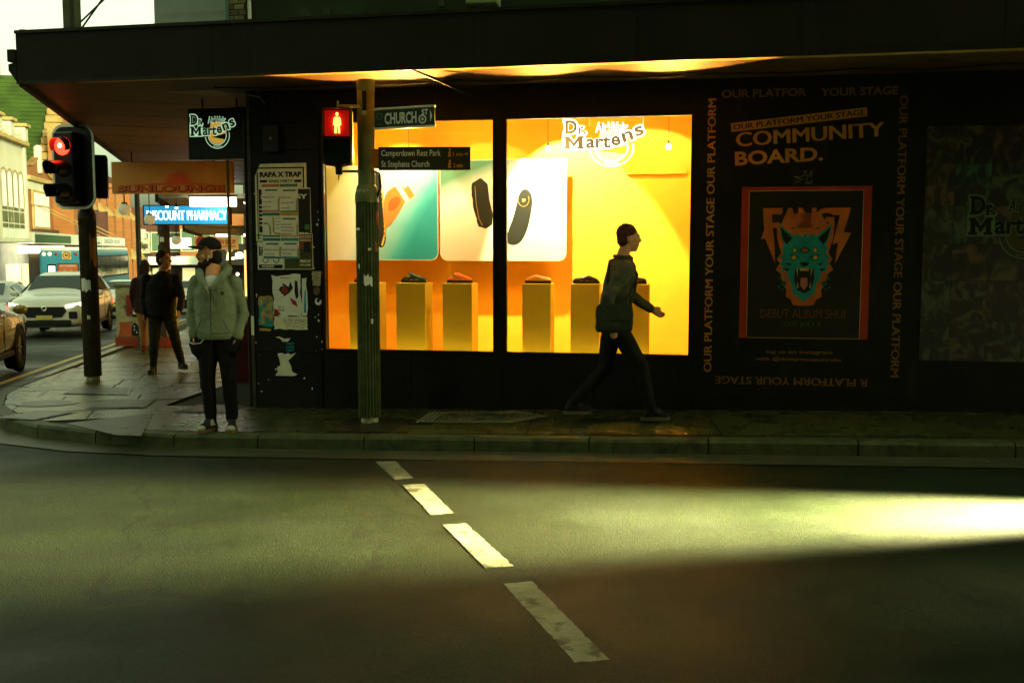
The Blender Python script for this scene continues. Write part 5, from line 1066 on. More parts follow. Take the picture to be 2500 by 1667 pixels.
# ================================================================ UNSEEN BUILDING ADDED BEHIND THE CAMERA (made tall to shade the street)
M_OPB = mat('opposite_brick', (0.05, 0.04, 0.018), 0.8, 0.3, 2.0, 0.3, 30)
ob = tag(empty('shading_building', (0, -2.6, 0), WALL_RZ), 'tall dark brick building added behind the viewer to shade the street', 'building')
MB().box(-9.0, 40, -12, 0, -0.4, 24.0).build('wall', M_OPB, ob)
for i in range(9):
    x = -7 + i * 4.5
    w = MB().box(x, x + 1.6, 0.001, 0.06, 4.4, 6.6).build('window', mat('dark_window', (0.012, 0.014, 0.012), 0.15, 0.1), ob)
MB().box(-9.2, 40.2, 0.001, 0.35, 23.4, 23.9).build('cornice', M_OPB, ob)

# ================================================================ VEHICLES (local x = forward, y = left)
def car_sections(st):
    vs = []; n = 15
    for (x, zb, zm, hw, zt, ht) in st:
        half = [(0.0, zb), (hw * 0.86, zb), (hw * 0.985, zb + 0.13), (hw, (zb + zm) / 2 + 0.05), (hw * 0.975, zm), (ht, zt - 0.035), (ht * 0.86, zt), (0.0, zt + 0.012)]
        ring = [(x, -a, b) for a, b in half] + [(x, a, b) for a, b in half[-2:0:-1]]
        vs += ring
    return vs, len(ring)
def make_car(name, label, loc, fwd, st, paint, wheel_x, hw, lit=True, rear=False, group=None, beam=None, badge=True):
    o = tag(empty(name, loc, math.atan2(fwd[1], fwd[0])), label, 'car', group)
    vs, n = car_sections(st); mb = MB()
    mb.add(vs, [(i * n + k, i * n + (k + 1) % n, (i + 1) * n + (k + 1) % n, (i + 1) * n + k) for i in range(len(st) - 1) for k in range(n)] + [tuple(range(n))[::-1], tuple(range((len(st) - 1) * n, len(st) * n))], True)
    body = mb.build('body', paint, o); sm = body.modifiers.new('s', 'SUBSURF'); sm.levels = 1; sm.render_levels = 2
    sm.boundary_smooth = 'PRESERVE_CORNERS'
    gl = mat('car_glass', (0.012, 0.030, 0.020), 0.06, 0.1, spec=0.8); blk = mat('car_black_trim', (0.012, 0.012, 0.010), 0.5, 0.1); chrome = mat('car_chrome', (0.6, 0.58, 0.45), 0.2, 0.05, metal=0.9)
    # glass: windscreen, side windows, rear window
    def sec(i): x, zb, zm, h, zt, ht = st[i]; return x, zm, h * 0.975, zt, ht
    g0 = [i for i in range(len(st)) if st[i][4] - st[i][2] > 0.25]; a, b = g0[0], g0[-1]
    for (i, j, nm) in ((a - 1, a, 'windscreen'), (b + 1, b, 'rear_window')):
        x0, zm0, h0, zt0, ht0 = sec(i); x1, zm1, h1, zt1, ht1 = sec(j); dx = 0.03 if nm == 'windscreen' else -0.03
        lo, hi = 0.10, 0.93
        P = lambda t, s: (x0 + (x1 - x0) * t + dx, s * (ht0 + (ht1 - ht0) * t) * 0.90, zt0 + (zt1 - zt0) * t + 0.018)
        MB().quad(P(lo, -1), P(lo, 1), P(hi, 1), P(hi, -1)).build(nm, gl, o)
    for s in (-1, 1):
        for i in range(a, b):
            x0, zm0, h0, zt0, ht0 = sec(i); x1, zm1, h1, zt1, ht1 = sec(i + 1)
            Q = lambda x, zm, h, zt, ht, t: (x, s * (h + (ht - h) * t + 0.014), zm + (zt - 0.035 - zm) * t)
            g = 0.03
            MB().quad(Q(x0 - g, zm0, h0, zt0, ht0, 0.10), Q(x1 + g, zm1, h1, zt1, ht1, 0.10), Q(x1 + g, zm1, h1, zt1, ht1, 0.86), Q(x0 - g, zm0, h0, zt0, ht0, 0.86)).build('side_window', gl, o)
        # front quarter light
        x0, zm0, h0, zt0, ht0 = sec(a - 1); x1, zm1, h1, zt1, ht1 = sec(a)
        MB().poly([(x0 - 0.12, s * (h0 + 0.005), zm0 + 0.05), (x1 + 0.03, s * (h1 + 0.012), zm1 + 0.05), (x1 + 0.03, s * (ht1 + 0.03), zt1 - 0.10)]).build('side_window', gl, o)
        # mirror, handles, sill
        xm = st[a - 1][0] - 0.22
        MB().ball((xm, s * (hw + 0.13), st[a][2] + 0.04), (0.07, 0.11, 0.075), 10, 8).build('mirror', paint, o)
        for hx in (-0.05, -1.0): MB().bbox(hx - 0.1, hx + 0.1, s * hw - 0.02, s * hw + 0.02, st[a][2] - 0.16, st[a][2] - 0.13, 0.008).build('door_handle', chrome, o)
        MB().bbox(-wheel_x + 0.4, wheel_x - 0.4, s * hw * 0.97 - 0.02, s * hw * 0.97 + 0.02, st[a][1] + 0.02, st[a][1] + 0.10, 0.01).build('sill', blk, o)
        for dx in (0.28, -0.62): MB().box(dx - 0.004, dx + 0.004, s * hw - 0.004, s * hw + 0.0045, 0.38, st[a][2] - 0.03).build('door_seam', blk, o)
        for wx in (wheel_x, -wheel_x):
            w = empty('wheel', (wx, s * (hw - 0.10), 0.345), 0, o)
            MB().lathe([(0.21, -0.11 * s), (0.33, -0.10 * s), (0.345, -0.05 * s), (0.345, 0.06 * s), (0.32, 0.108 * s), (0.225, 0.108 * s)], 22, axis='Y').build('tyre', mat('tyre_rubber', (0.018, 0.018, 0.014), 0.8, 0.2), w)
            MB().lathe([(0.225, 0.09 * s), (0.215, 0.07 * s), (0.001, 0.06 * s)], 20, axis='Y').build('wheel_dish', blk, w)
            rm = MB()
            for k in range(7):
                t = k * 2 * math.pi / 7; c_, q_ = math.cos(t), math.sin(t); d0 = Vector((c_, 0, q_)); e0 = Vector((-q_, 0, c_)) * 0.022; y1 = Vector((0, 0.088 * s, 0))
                rm.prism([tuple(d0 * 0.03 - e0 + y1), tuple(d0 * 0.215 - e0 + y1), tuple(d0 * 0.215 + e0 + y1), tuple(d0 * 0.03 + e0 + y1)], (0, -0.02 * s, 0))
            rm.lathe([(0.205, 0.095 * s), (0.228, 0.10 * s), (0.228, 0.08 * s)], 20, axis='Y'); rm.build('rim', chrome, w)
            MB().lathe([(0.36, 0.0), (0.40, 0.103 * s), (0.36, 0.109 * s)], 22, axis='Y').build('arch', blk, w)
    fx = st[0][0]; zb = st[0][1]
    # front: grille, lamps, bumper, plate, badge
    grz = st[1][2] - 0.12
    MB().prism([(fx + 0.015, y_, z_) for y_, z_ in ((-0.46, grz), (0.46, grz), (0.52, grz - 0.10), (0.40, grz - 0.26), (-0.40, grz - 0.26), (-0.52, grz - 0.10))], (-0.06, 0, 0)).build('grille', blk, o)
    MB().bbox(fx - 0.10, fx + 0.03, -0.62, 0.62, zb - 0.02, zb + 0.13, 0.03).build('lower_bumper', blk, o)
    MB().bbox(fx + 0.018, fx + 0.03, -0.19, 0.19, zb + 0.14, zb + 0.25, 0.004).build('number_plate', mat('number_plate', (0.5, 0.42, 0.1), 0.5), o)
    if badge: MB().lathe([(0.03, 0.0), (0.055, 0.012), (0.075, 0.0)], 14, (fx + 0.015, 0, grz - 0.04), 'X').build('badge', chrome, o)
    for s in (-1, 1):
        hl = MB(); hl.prism([(fx + 0.01, s * 0.50, grz + 0.05), (fx - 0.20, s * (hw * 0.93), grz + 0.12), (fx - 0.20, s * (hw * 0.94), grz + 0.02), (fx + 0.015, s * 0.52, grz - 0.03)], (0.03, 0, 0.0))
        hl.build('headlight', emis('headlight_glow', (1.0, 0.93, 0.62), 0.5) if lit else mat('headlight_off', (0.55, 0.52, 0.36), 0.15, 0.1), o)
        MB().bbox(fx - 0.12, fx + 0.0, s * hw * 0.72 - 0.1, s * hw * 0.72 + 0.1, zb + 0.16, zb + 0.34, 0.02).build('fog_lamp_recess', blk, o)
        MB().bbox(st[-1][0] - 0.02, st[-1][0] + 0.12, s * hw * 0.80 - 0.12, s * hw * 0.80 + 0.12, st[-1][2] - 0.22, st[-1][2] - 0.02, 0.02).build('tail_light', emis('tail_glow', (0.9, 0.03, 0.01), 0.8), o)
    return o
SUV = [(2.30, .38, .78, .74, .80, .62), (2.18, .30, .96, .89, .99, .76), (1.6, .27, 1.04, .925, 1.10, .80), (1.05, .27, 1.08, .93, 1.16, .78), (0.30, .27, 1.10, .93, 1.60, .66), (-0.4, .27, 1.11, .93, 1.69, .64), (-1.3, .27, 1.12, .93, 1.67, .62), (-1.95, .30, 1.12, .91, 1.55, .60), (-2.25, .34, 1.06, .87, 1.12, .70), (-2.30, .42, .9, .82, .92, .70)]
SED = [(2.30, .36, .66, .72, .68, .60), (2.18, .28, .80, .86, .83, .74), (1.6, .25, .90, .905, .95, .78), (0.98, .25, .94, .91, 1.00, .76), (0.20, .25, .95, .91, 1.40, .60), (-0.4, .25, .96, .91, 1.46, .58), (-1.1, .25, .97, .91, 1.40, .56), (-1.85, .27, .97, .90, 1.03, .68), (-2.2, .32, .92, .85, .96, .68), (-2.30, .42, .78, .80, .80, .66)]
M_WCAR = mat('white_car_paint', (0.62, 0.62, 0.50), 0.22, 0.04, 2, coat=0.6); M_GCAR = mat('gold_car_paint', (0.30, 0.26, 0.09), 0.25, 0.06, 2, metal=0.35, coat=0.6); M_SCAR = mat('silver_car_paint', (0.40, 0.42, 0.36), 0.25, 0.05, 2, metal=0.4, coat=0.5)
DS = Vector((-0.2097, 0.9777, 0))
def road_at(x, y): return Vector((x, y, gz(x, y) + ROAD_DZ))
make_car('parked_suv', 'white four-wheel drive facing the viewer in the side street behind the traffic light', road_at(-12.3, 27.4), -DS, SUV, M_WCAR, 1.36, 0.93)
make_car('sedan_car', 'gold sedan cut off by the left edge, seen from its right side', road_at(-8.42, 14.40), K, SED, M_GCAR, 1.36, 0.91, lit=False)
make_car('sedan_car', 'silver car mostly hidden behind the white four-wheel drive at the left edge', road_at(-16.2, 31.5), DS, SED, M_SCAR, 1.36, 0.91, lit=False)
make_car('sedan_car', 'white car further down the side street between the bus and the postered cabinet', road_at(-15.6, 40.0), -DS, SED, M_WCAR, 1.36, 0.91, lit=False)
make_car('sedan_car', 'small white car far down the side street behind the walking man', road_at(-14.6, 44.5), -DS, SED, M_WCAR, 1.36, 0.91)
# unseen car added beyond the right edge to lay a headlight band on the road
nc = make_car('sedan_car', 'unseen car added past the right edge so its headlight lights a band of road', road_at(7.75, 5.45), Vector((-1, 0.0, 0)), SED, M_GCAR, 1.36, 0.91, badge=False)
for o_ in [x for x in bpy.data.objects if x.parent == nc and x.name.startswith('headlight')]: o_.data.materials[0] = emis('blazing_headlight', (1.0, 0.86, 0.52), 8.0)
for s in (-1, 1):
    li = bpy.data.lights.new('headlight_beam', 'SPOT'); li.energy = 32000 if s < 0 else 200; li.spot_size = R(84); li.spot_blend = 1.0; li.color = (1.0, 0.80, 0.44); li.shadow_soft_size = 0.07
    lo = bpy.data.objects.new('headlight_beam', li); COL.objects.link(lo); lo.parent = nc; lo.location = (2.36, s * 0.72, 0.70); lo.scale = (0.27, 1, 1)
    lo.rotation_euler = Vector((1, -0.02, -0.05)).to_track_quat('-Z', 'Y').to_euler()

# bus, rear towards the viewer
bus = tag(empty('city_bus', road_at(-23.25, 52.0), math.atan2(DS.y, DS.x)), 'blue and white city bus seen from behind with warning lights and an orange rear advert', 'bus')
M_BUSB = mat('bus_blue', (0.035, 0.21, 0.30), 0.35, 0.06, 2); M_BUSW = mat('bus_white', (0.66, 0.70, 0.62), 0.35, 0.05, 2)
MB().bbox(0, 12.2, -1.25, 1.25, 0.35, 2.95, 0.12).build('body', M_BUSB, bus)
MB().bbox(0.15, 12.1, -1.22, 1.22, 2.90, 3.14, 0.10).build('roof', M_BUSW, bus)
bt = MATS['car_black_trim']; bg_ = MATS['car_glass']
for i in range(7): MB().box(1.3 + i * 1.5, 1.3 + i * 1.5 + 1.42, -1.262, -1.2515, 1.55, 2.62).build('side_window', bg_, bus)
MB().box(1.2, 11.9, -1.256, -1.2505, 1.45, 2.70).build('window_band', bt, bus)
for x in (2.6, 9.4):
    w = empty('wheel', (x, -1.18, 0.48), 0, bus); MB().lathe([(0.001, -0.09), (0.30, -0.09), (0.48, -0.07), (0.48, 0.2)], 18, axis='Y').build('tyre', MATS['tyre_rubber'], w)
def busr(y0, y1, z0, z1, m, nm, d=0.02): return MB().bbox(-d, -0.0005, -y1, -y0, z0, z1, 0.004).build(nm, m, bus)       # y measured to the right of the rear
busr(-0.32, 0.62, 1.15, 2.25, mat('bus_advert', (0.46, 0.10, 0.035), 0.5, 0.15, 3), 'advert_panel', 0.03); busr(-0.36, 0.66, 1.11, 2.29, bt, 'advert_frame', 0.02)
for yy in (-0.02, 0.30):
    MB().prism([(-0.034, -(yy + a), b) for a, b in ((-0.10, 1.3), (0.10, 1.3), (0.12, 1.75), (0.05, 1.95), (-0.05, 1.95), (-0.12, 1.75))], (0.003, 0, 0)).build('advert_figure', mat('advert_figure', (0.40, 0.30, 0.18) if yy < 0 else (0.05, 0.03, 0.02), 0.6), bus)
    MB().lathe([(0.001, -0.034), (0.065, -0.034)], 10, (0, 0, 0), 'X').build('advert_figure', mat('advert_face', (0.30, 0.15, 0.07), 0.6), bus).location = (0, -yy, 2.03)
txt(bus, 'ON THE ROAD', 0, 0, 0, 0.8, 0.10, mat('advert_text', (0.6, 0.5, 0.4), 0.5), 0.02, mirror=False).matrix_local = Matrix.Translation((-0.0345, -0.15, 2.17)) @ Matrix.Rotation(R(-90), 4, 'Z')
busr(-0.85, -0.42, 1.75, 2.25, bt, 'route_display'); busr(-0.80, -0.48, 1.83, 2.16, emis('bus_display_glow', (1.0, 0.95, 0.75), 0.5), 'display_glow', 0.03)
busr(0.80, 1.12, 1.35, 1.80, mat('bus_notice', (0.42, 0.35, 0.08), 0.5), 'notice'); MB().prism([(-0.024, -a, b) for a, b in ((0.88, 1.42), (0.95, 1.52), (1.0, 1.62), (1.05, 1.72), (1.08, 1.70), (0.98, 1.46))], (0.003, 0, 0)).build('notice_mark', bt, bus)
busr(-0.12, 0.32, 2.50, 2.92, mat('speed_plate', (0.60, 0.38, 0.12), 0.5), 'speed_plate', 0.03)
mb = MB(); stroke(mb, arc(0, 0, 0.17, 0, 360, 24), 0.035, 0, False); r40 = mb.build('speed_ring', bt, bus); r40.matrix_local = Matrix.Translation((-0.034, -0.10, 2.71)) @ Matrix.Rotation(R(-90), 4, 'Z')
t40 = txt(bus, '40', 0, 0, 0, 0.2, 0.16, bt, 0.03); t40.matrix_local = Matrix.Translation((-0.0345, -0.10, 2.71)) @ Matrix.Rotation(R(-90), 4, 'Z')
for yy, on in ((-1.0, 1), (-0.72, 1), (-0.42, 0), (0.55, 0), (0.80, 1), (1.05, 1)):
    MB().lathe([(0.001, -0.05), (0.05, -0.045), (0.085, 0.0)], 12, (0, 0, 0), 'X').build('warning_light', emis('bus_amber_glow', (1.0, 0.36, 0.10), 2.0) if on else mat('bus_red_lens', (0.35, 0.03, 0.015), 0.3, 0.1), bus).location = (-0.005, -yy, 2.78)
busr(-1.1, 1.1, 0.5, 0.95, bt, 'bumper', 0.06)
for yy in (-1.05, 1.05): busr(yy - 0.12, yy + 0.12, 1.0, 1.3, emis('bus_tail_glow', (0.9, 0.04, 0.015), 1.5), 'tail_light')

# ================================================================ SIDE STREET: FURNITURE UNDER THE AWNING
def hangbox(name, label, cat, c, w, h, d, m, rz=WALL_RZ):
    o = tag(empty(name, c, rz), label, cat); MB().bbox(-w / 2, w / 2, -d / 2, d / 2, -h / 2, h / 2, 0.012).build('box', m, o); return o
sl = hangbox('hanging_sign', 'orange and brown hanging sign with a red sun over shaded lettering', 'sign', (-5.72, 17.0, 2.905), 2.06, 0.53, 0.14, mat('sun_sign_face', (0.46, 0.22, 0.05), 0.45, 0.25, 1.2, col2=(0.36, 0.19, 0.05), thr=0.6), R(-3))
M_SUNR = mat('sun_sign_red', (0.52, 0.09, 0.025), 0.5, 0.15, 4); M_SUND = mat('sun_sign_dark', (0.06, 0.02, 0.012), 0.5)
mb = MB()
for k in range(30):
    t = math.pi * k / 29; r1 = 0.22 + 0.05 * (k % 2); c_, q_ = math.cos(t), math.sin(t); n_ = (-q_ * 0.012, c_ * 0.012)
    mb.poly([(0.12 + 0.15 * c_ + n_[0], -0.0725 - k * 5e-5, -0.11 + 0.15 * q_ + n_[1]), (0.12 + r1 * c_, -0.0725 - k * 5e-5, -0.11 + r1 * q_), (0.12 + 0.15 * c_ - n_[0], -0.0725 - k * 5e-5, -0.11 + 0.15 * q_ - n_[1])])
mb.poly([(a, -0.0745, b) for a, b in arc(0.12, -0.11, 0.155, 0, 180, 20)]); mb.poly([(a, -0.0748, b) for a, b in ((-0.72, -0.12), (0.12, -0.07), (0.72, -0.115), (0.72, -0.125), (-0.72, -0.13))]); mb.build('sun_mark', M_SUNR, sl)
txt(sl, 'SUNLOUNGE', 0.0, -0.0735, -0.19, 1.84, 0.115, M_SUND, 0.06); txt(sl, 'SUNLOUNGE', -0.006, -0.0765, -0.186, 1.81, 0.095, M_SUNR, 0.02)
for x in (-0.7, 0.7): MB().tube([(x, 0, 0.26), (x, 0, 0.45)], 0.012, 6).build('hanger', M_FRAME, sl)
ph = hangbox('light_box_sign', 'glowing blue pharmacy light box with white capitals under the awning', 'sign', (-8.40, 26.0, 2.60), 2.28, 0.52, 0.16, mat('pharmacy_case', (0.03, 0.03, 0.03), 0.5), R(-2))
MB().box(-1.10, 1.10, -0.083, -0.0805, -0.23, 0.23).build('blue_face', emis('pharmacy_blue_glow', (0.008, 0.30, 0.62), 0.17), ph)
txt(ph, 'DISCOUNT PHARMACY', 0.01, -0.086, -0.01, 2.10, 0.25, emis('pharmacy_white_glow', (1.0, 1.0, 0.95), 0.5), 0.045)
ft = tag(empty('tube_light', (-7.5, 25.2, 2.98), R(-3)), 'blazing white tube light between the sun sign and the pharmacy sign', 'tube light')
MB().bbox(-0.62, 0.62, -0.06, 0.06, 0.03, 0.10, 0.01).build('batten', M_PAPW, ft); MB().bbox(-0.58, 0.60, -0.05, 0.05, -0.20, 0.029, 0.03).build('tube', emis('tube_white_glow', (1.0, 0.97, 0.80), 3.0), ft)  # tube drawn as a deep box, its bloom put into the shape
for (x, z) in ((-8.72, 2.80), (-8.48, 2.77), (-6.74, 2.90)):
    o = tag(empty('track_light', (x, 25.4, z)), 'small lit spot lamp %s the blazing tube light' % {-8.72: 'furthest left of', -8.48: 'just left of', -6.74: 'at the right end of'}[x], 'spot lamp'); MB().lathe([(0.03, 0.10), (0.045, 0.0)], 10).build('shade', M_FRAME, o); MB().ball((0, 0, 0.0), 0.04, 10, 6).build('bulb', emis('warm_bulb', (1.0, 0.78, 0.35), 4.0), o); MB().tube([(0, 0, 0.09), (0, 0, 0.3)], 0.008, 6).build('rod', M_FRAME, o)
wb = hangbox('light_box_sign', 'plain white glowing light box below the pharmacy sign', 'sign', (-11.0, 33.0, 1.93), 0.85, 0.36, 0.12, emis('white_box_glow', (1.0, 0.97, 0.80), 0.4), R(-2))
ck = hangbox('shop_sign', 'tan rotisserie shop sign with a red round mark', 'sign', (-9.45, 32.0, 1.93), 1.42, 0.42, 0.10, mat('chicken_sign_face', (0.50, 0.30, 0.07), 0.5, 0.1, emit=(0.5, 0.3, 0.07), estr=0.1), R(-2))
MB().lathe([(0.001, -0.053), (0.19, -0.053)], 20, (-0.45, 0, 0.02), 'Y').build('round_mark', mat('chicken_red', (0.5, 0.06, 0.02), 0.5), ck); MB().lathe([(0.001, -0.055), (0.09, -0.055)], 14, (-0.45, 0, -0.02), 'Y').build('bird_mark', mat('chicken_cream', (0.6, 0.5, 0.25), 0.5), ck)
txt(ck, 'CHICKEN SHOP', 0.17, -0.053, 0.03, 0.95, 0.14, MATS['chicken_red'], 0.04); txt(ck, 'BEST ROTISSERIE FREE-RANGE CHICKEN', 0.17, -0.053, -0.11, 0.95, 0.05, M_INK, 0.02)
for (x, y, z, w) in ((-8.95, 31.0, 2.15, 0.34), (-8.1, 31.0, 2.16, 0.34)): hangbox('ceiling_light', 'glowing white ceiling light over the %s of the rotisserie sign' % ('middle' if x < -8.5 else 'right end'), 'ceiling light', (x, y, z), w, 0.09, 0.3, emis('panel_glow', (1.0, 0.97, 0.82), 0.8), 0)
# verandah post with globe lamps
vp_ = tag(empty('verandah_post', (-7.42, 19.9, gz(-7.42, 19.9))), 'slim dark verandah post under the sun sign', 'post')
MB().lathe([(0.065, 0), (0.065, 0.25), (0.05, 0.3), (0.048, 3.5)], 12).build('shaft', mat('post_dark_green', (0.030, 0.034, 0.018), 0.5, 0.3), vp_)
MB().box(0.02, 0.05, -0.052, -0.044, 0.3, 3.4).build('cable_cover', mat('cable_cover', (0.10, 0.10, 0.07), 0.5), vp_)
def globe(x, y, z, r, label, arm):
    o = tag(empty('globe_lamp', (x, y, z)), label, 'lamp', 'white globe lamps under the awning')
    MB().ball((0, 0, 0), r, 18, 12).build('globe', mat('white_globe', (0.58, 0.56, 0.36), 0.35, 0.03, emit=(0.6, 0.55, 0.3), estr=0.06), o); MB().lathe([(0.001, r * 1.15), (r * 0.45, r * 1.1), (r * 0.55, r * 0.85)], 12).build('cap', M_FRAME, o); MB().tube([(0, 0, r), (0, 0, r + arm)], 0.01, 6).build('rod', M_FRAME, o)
globe(-6.94, 18.0, 2.42, 0.108, 'white globe lamp at the left below the sun sign', 0.35); globe(-7.58, 21.0, 2.33, 0.112, 'white globe lamp just right of the slim verandah post', 0.55); globe(-10.05, 30.0, 2.00, 0.14, 'white globe lamp half hidden by the plain white light box', 0.6); globe(-9.6, 34.0, 1.75, 0.13, 'white globe lamp above the cap of the standing man', 0.5)
tag(MB().tube([(-7.6, 18.2, 2.80), (-6.95, 18.0, 2.80)], 0.014, 6).build('lamp_arm', mat('lamp_arm', (0.35, 0.35, 0.25), 0.4, metal=0.4)), 'pale metal arm holding the leftmost globe lamp', 'lamp arm')
# power pole plastered with bills
up2 = tag(empty('power_pole', (-9.45, 27.2, gz(-9.45, 27.2))), 'thick power pole plastered with torn bills beyond the walking man', 'power pole')
MB().lathe([(0.17, -0.1), (0.16, 2.2), (0.15, 3.3)], 16).build('shaft', mat('pole_timber', (0.06, 0.045, 0.025), 0.8, 0.4, 10, 0.4, 30), up2)
random.seed(9)
for k in range(14):
    z = 0.9 + random.random() * 1.6; a0 = random.uniform(200, 320); mb = MB(); vs = []; hh = random.uniform(0.06, 0.16)
    for i in range(5): t = R(a0 + i * 10); rr_ = 0.168 + k * 0.0006; vs += [(rr_ * math.cos(t), rr_ * math.sin(t), z - hh * random.uniform(0.6, 1)), (rr_ * math.cos(t), rr_ * math.sin(t), z + hh * random.uniform(0.6, 1))]
    mb.add(vs, [(2 * i, 2 * i + 2, 2 * i + 3, 2 * i + 1) for i in range(4)]); mb.build('torn_bill', random.choice([M_PAP, M_PAPW, mat('bill_brown', (0.2, 0.14, 0.06), 0.7), mat('bill_dark', (0.06, 0.06, 0.03), 0.7)]), up2)
# street cabinet plastered with posters
cb = tag(empty('street_cabinet', (-7.42, 20.25, gz(-7.42, 20.25)), R(-6)), 'postered street cabinet with a red base and house pictures beside the traffic light', 'cabinet')
M_CABW = mat('cabinet_paint', (0.40, 0.38, 0.20), 0.6, 0.25, 5, col2=(0.10, 0.12, 0.06), thr=0.62)
MB().bbox(-0.53, 0.53, -0.28, 0.28, 0.20, 1.20, 0.02).build('body', M_CABW, cb); MB().bbox(-0.55, 0.55, -0.30, 0.30, 0.0, 0.20, 0.01).build('base', mat('cabinet_red', (0.28, 0.05, 0.02), 0.5, 0.2, 8), cb); MB().bbox(-0.55, 0.55, -0.31, 0.31, 1.201, 1.26, 0.015).build('lid', mat('cabinet_lid', (0.14, 0.13, 0.07), 0.5, 0.2), cb)
txt(cb, 'INNER', 0.10, -0.302, 0.125, 0.28, 0.055, M_PAP, 0.02); txt(cb, 'WEST', 0.08, -0.302, 0.055, 0.22, 0.05, M_PAP, 0.02)
def cbr(x0, x1, z0, z1, m, nm, k=0): return rect(x0, x1, z0, z1, -0.283 - 0.0015 * k).build(nm, m, cb)
cbr(-0.30, 0.38, 0.62, 1.04, mat('cabinet_red_panel', (0.24, 0.03, 0.015), 0.5, 0.3), 'painted_panel'); cbr(-0.17, 0.17, 0.60, 1.06, M_INK, 'poster_frame', 1); cbr(-0.16, 0.16, 0.66, 1.05, M_PAPW, 'poster_sheet', 2)
txt(cb, 'SYDNEY', 0.0, -0.2885, 1.0, 0.24, 0.05, M_INK, 0.04); txt(cb, 'EXPERIMENTAL', 0.0, -0.2885, 0.945, 0.28, 0.03, M_INK, 0.03); cbr(-0.12, 0.12, 0.87, 0.92, M_INK, 'poster_picture', 4)
for k in range(4): cbr(-0.13, 0.13, 0.835 - k * 0.028, 0.847 - k * 0.028, M_GREY, 'poster_line', 4)
mb = MB(); stroke(mb, [(-0.13, 0.70), (0.03, 0.70)], 0.014, -0.2895); mb.poly([(0.02, -0.2895, 0.68), (0.02, -0.2895, 0.72), (0.06, -0.2895, 0.70)]); mb.build('poster_arrow', M_INK, cb)
MB().poly([(a, -0.2845, b) for a, b in ((-0.48, 0.22), (-0.18, 0.22), (-0.18, 0.34), (-0.22, 0.42), (-0.2, 0.5), (-0.46, 0.5), (-0.44, 0.38))]).build('painted_house', mat('cabinet_orange', (0.46, 0.10, 0.03), 0.5), cb); MB().poly([(a, -0.286, b) for a, b in ((-0.20, 0.22), (-0.05, 0.22), (-0.05, 0.42), (-0.125, 0.5), (-0.20, 0.42))]).build('painted_house', M_INK, cb); cbr(-0.05, -0.02, 0.22, 0.42, M_CYN, 'painted_house', 3); MB().poly([(a, -0.286, b) for a, b in ((0.36, 0.22), (0.53, 0.22), (0.53, 0.55), (0.44, 0.5), (0.36, 0.44))]).build('painted_house', mat('cabinet_brown', (0.06, 0.04, 0.03), 0.6), cb)
for (x, z) in ((-0.15, 0.33), (-0.10, 0.28), (-0.15, 0.40)): cbr(x, x + 0.02, z, z + 0.03, M_PAP, 'painted_window', 4)
# small kit standing against the side front: a metal trolley, bottles and a bin bag behind the man's legs
bs = tag(empty('bin_bag', (-2.88, 11.7, gz(-2.88, 11.7))), 'dark sack slumped against the side wall behind the man', 'sack'); mb = MB(); mb.ball((0, 0, 0.24), (0.17, 0.2, 0.26), 14, 10)
mb.v = [(v[0] * (1 + 0.15 * noise.noise(Vector(v) * 7)), v[1] * (1 + 0.15 * noise.noise(Vector(v) * 6 + Vector((3, 1, 2)))), max(0.0, v[2])) for v in mb.v]; mb.build('sack', mat('sack_green', (0.04, 0.05, 0.028), 0.5, 0.3)  , bs)
MB().tube([(0, 0, 0.46), (0.01, 0, 0.54), (0.03, 0, 0.57)], [0.05, 0.03, 0.045], 8).build('knot', MATS['sack_green'], bs)
for (x, y, z, h, lab) in ((-2.80, 11.1, 0.42, 0.05, 'amber reflector on the shop door edge at knee height'), (-2.80, 11.1, 0.30, 0.09, 'amber metal plate on the shop door edge at shin height'), (-2.82, 11.1, 0.82, 0.03, 'amber screw head on the shop door edge at hip height')):
    tag(MB().bbox(x - 0.03, x + 0.03, y - 0.03, y, z, z + h, 0.006).build('door_fitting', mat('amber_metal', (0.55, 0.22, 0.03), 0.35, 0.1, metal=0.3)), lab, 'door fitting')
# back of a light box sign above the awning, its lettering showing through reversed
bk = tag(empty('roof_sign', W(-0.735, 0.30, 4.43), WALL_RZ), 'pale roof sign seen from behind with reversed lettering above the awning', 'sign')
MB().bbox(-0.43, 0.43, -0.05, 0.05, -0.335, 0.6, 0.01).build('panel', mat('roof_sign_face', (0.34, 0.40, 0.33), 0.5, 0.1, 3), bk); MB().box(-0.43, 0.43, -0.056, -0.0505, -0.335, -0.30).build('edge_rail', mat('roof_sign_rail', (0.10, 0.12, 0.06), 0.5), bk)
txt(bk, 'OPEN 7 DAYS - 9516 3677', 0.03, -0.053, -0.22, 0.76, 0.05, mat('roof_sign_print', (0.42, 0.42, 0.32), 0.5), 0.01, mirror=True); txt(bk, 'INCLUDING', 0.03, -0.053, -0.02, 0.74, 0.06, MATS['roof_sign_print'], 0.0, mirror=True)
MB().box(-0.08, -0.05, -0.06, -0.045, -0.42, -0.335).build('bracket', mat('roof_sign_bracket', (0.5, 0.5, 0.4), 0.4), bk)
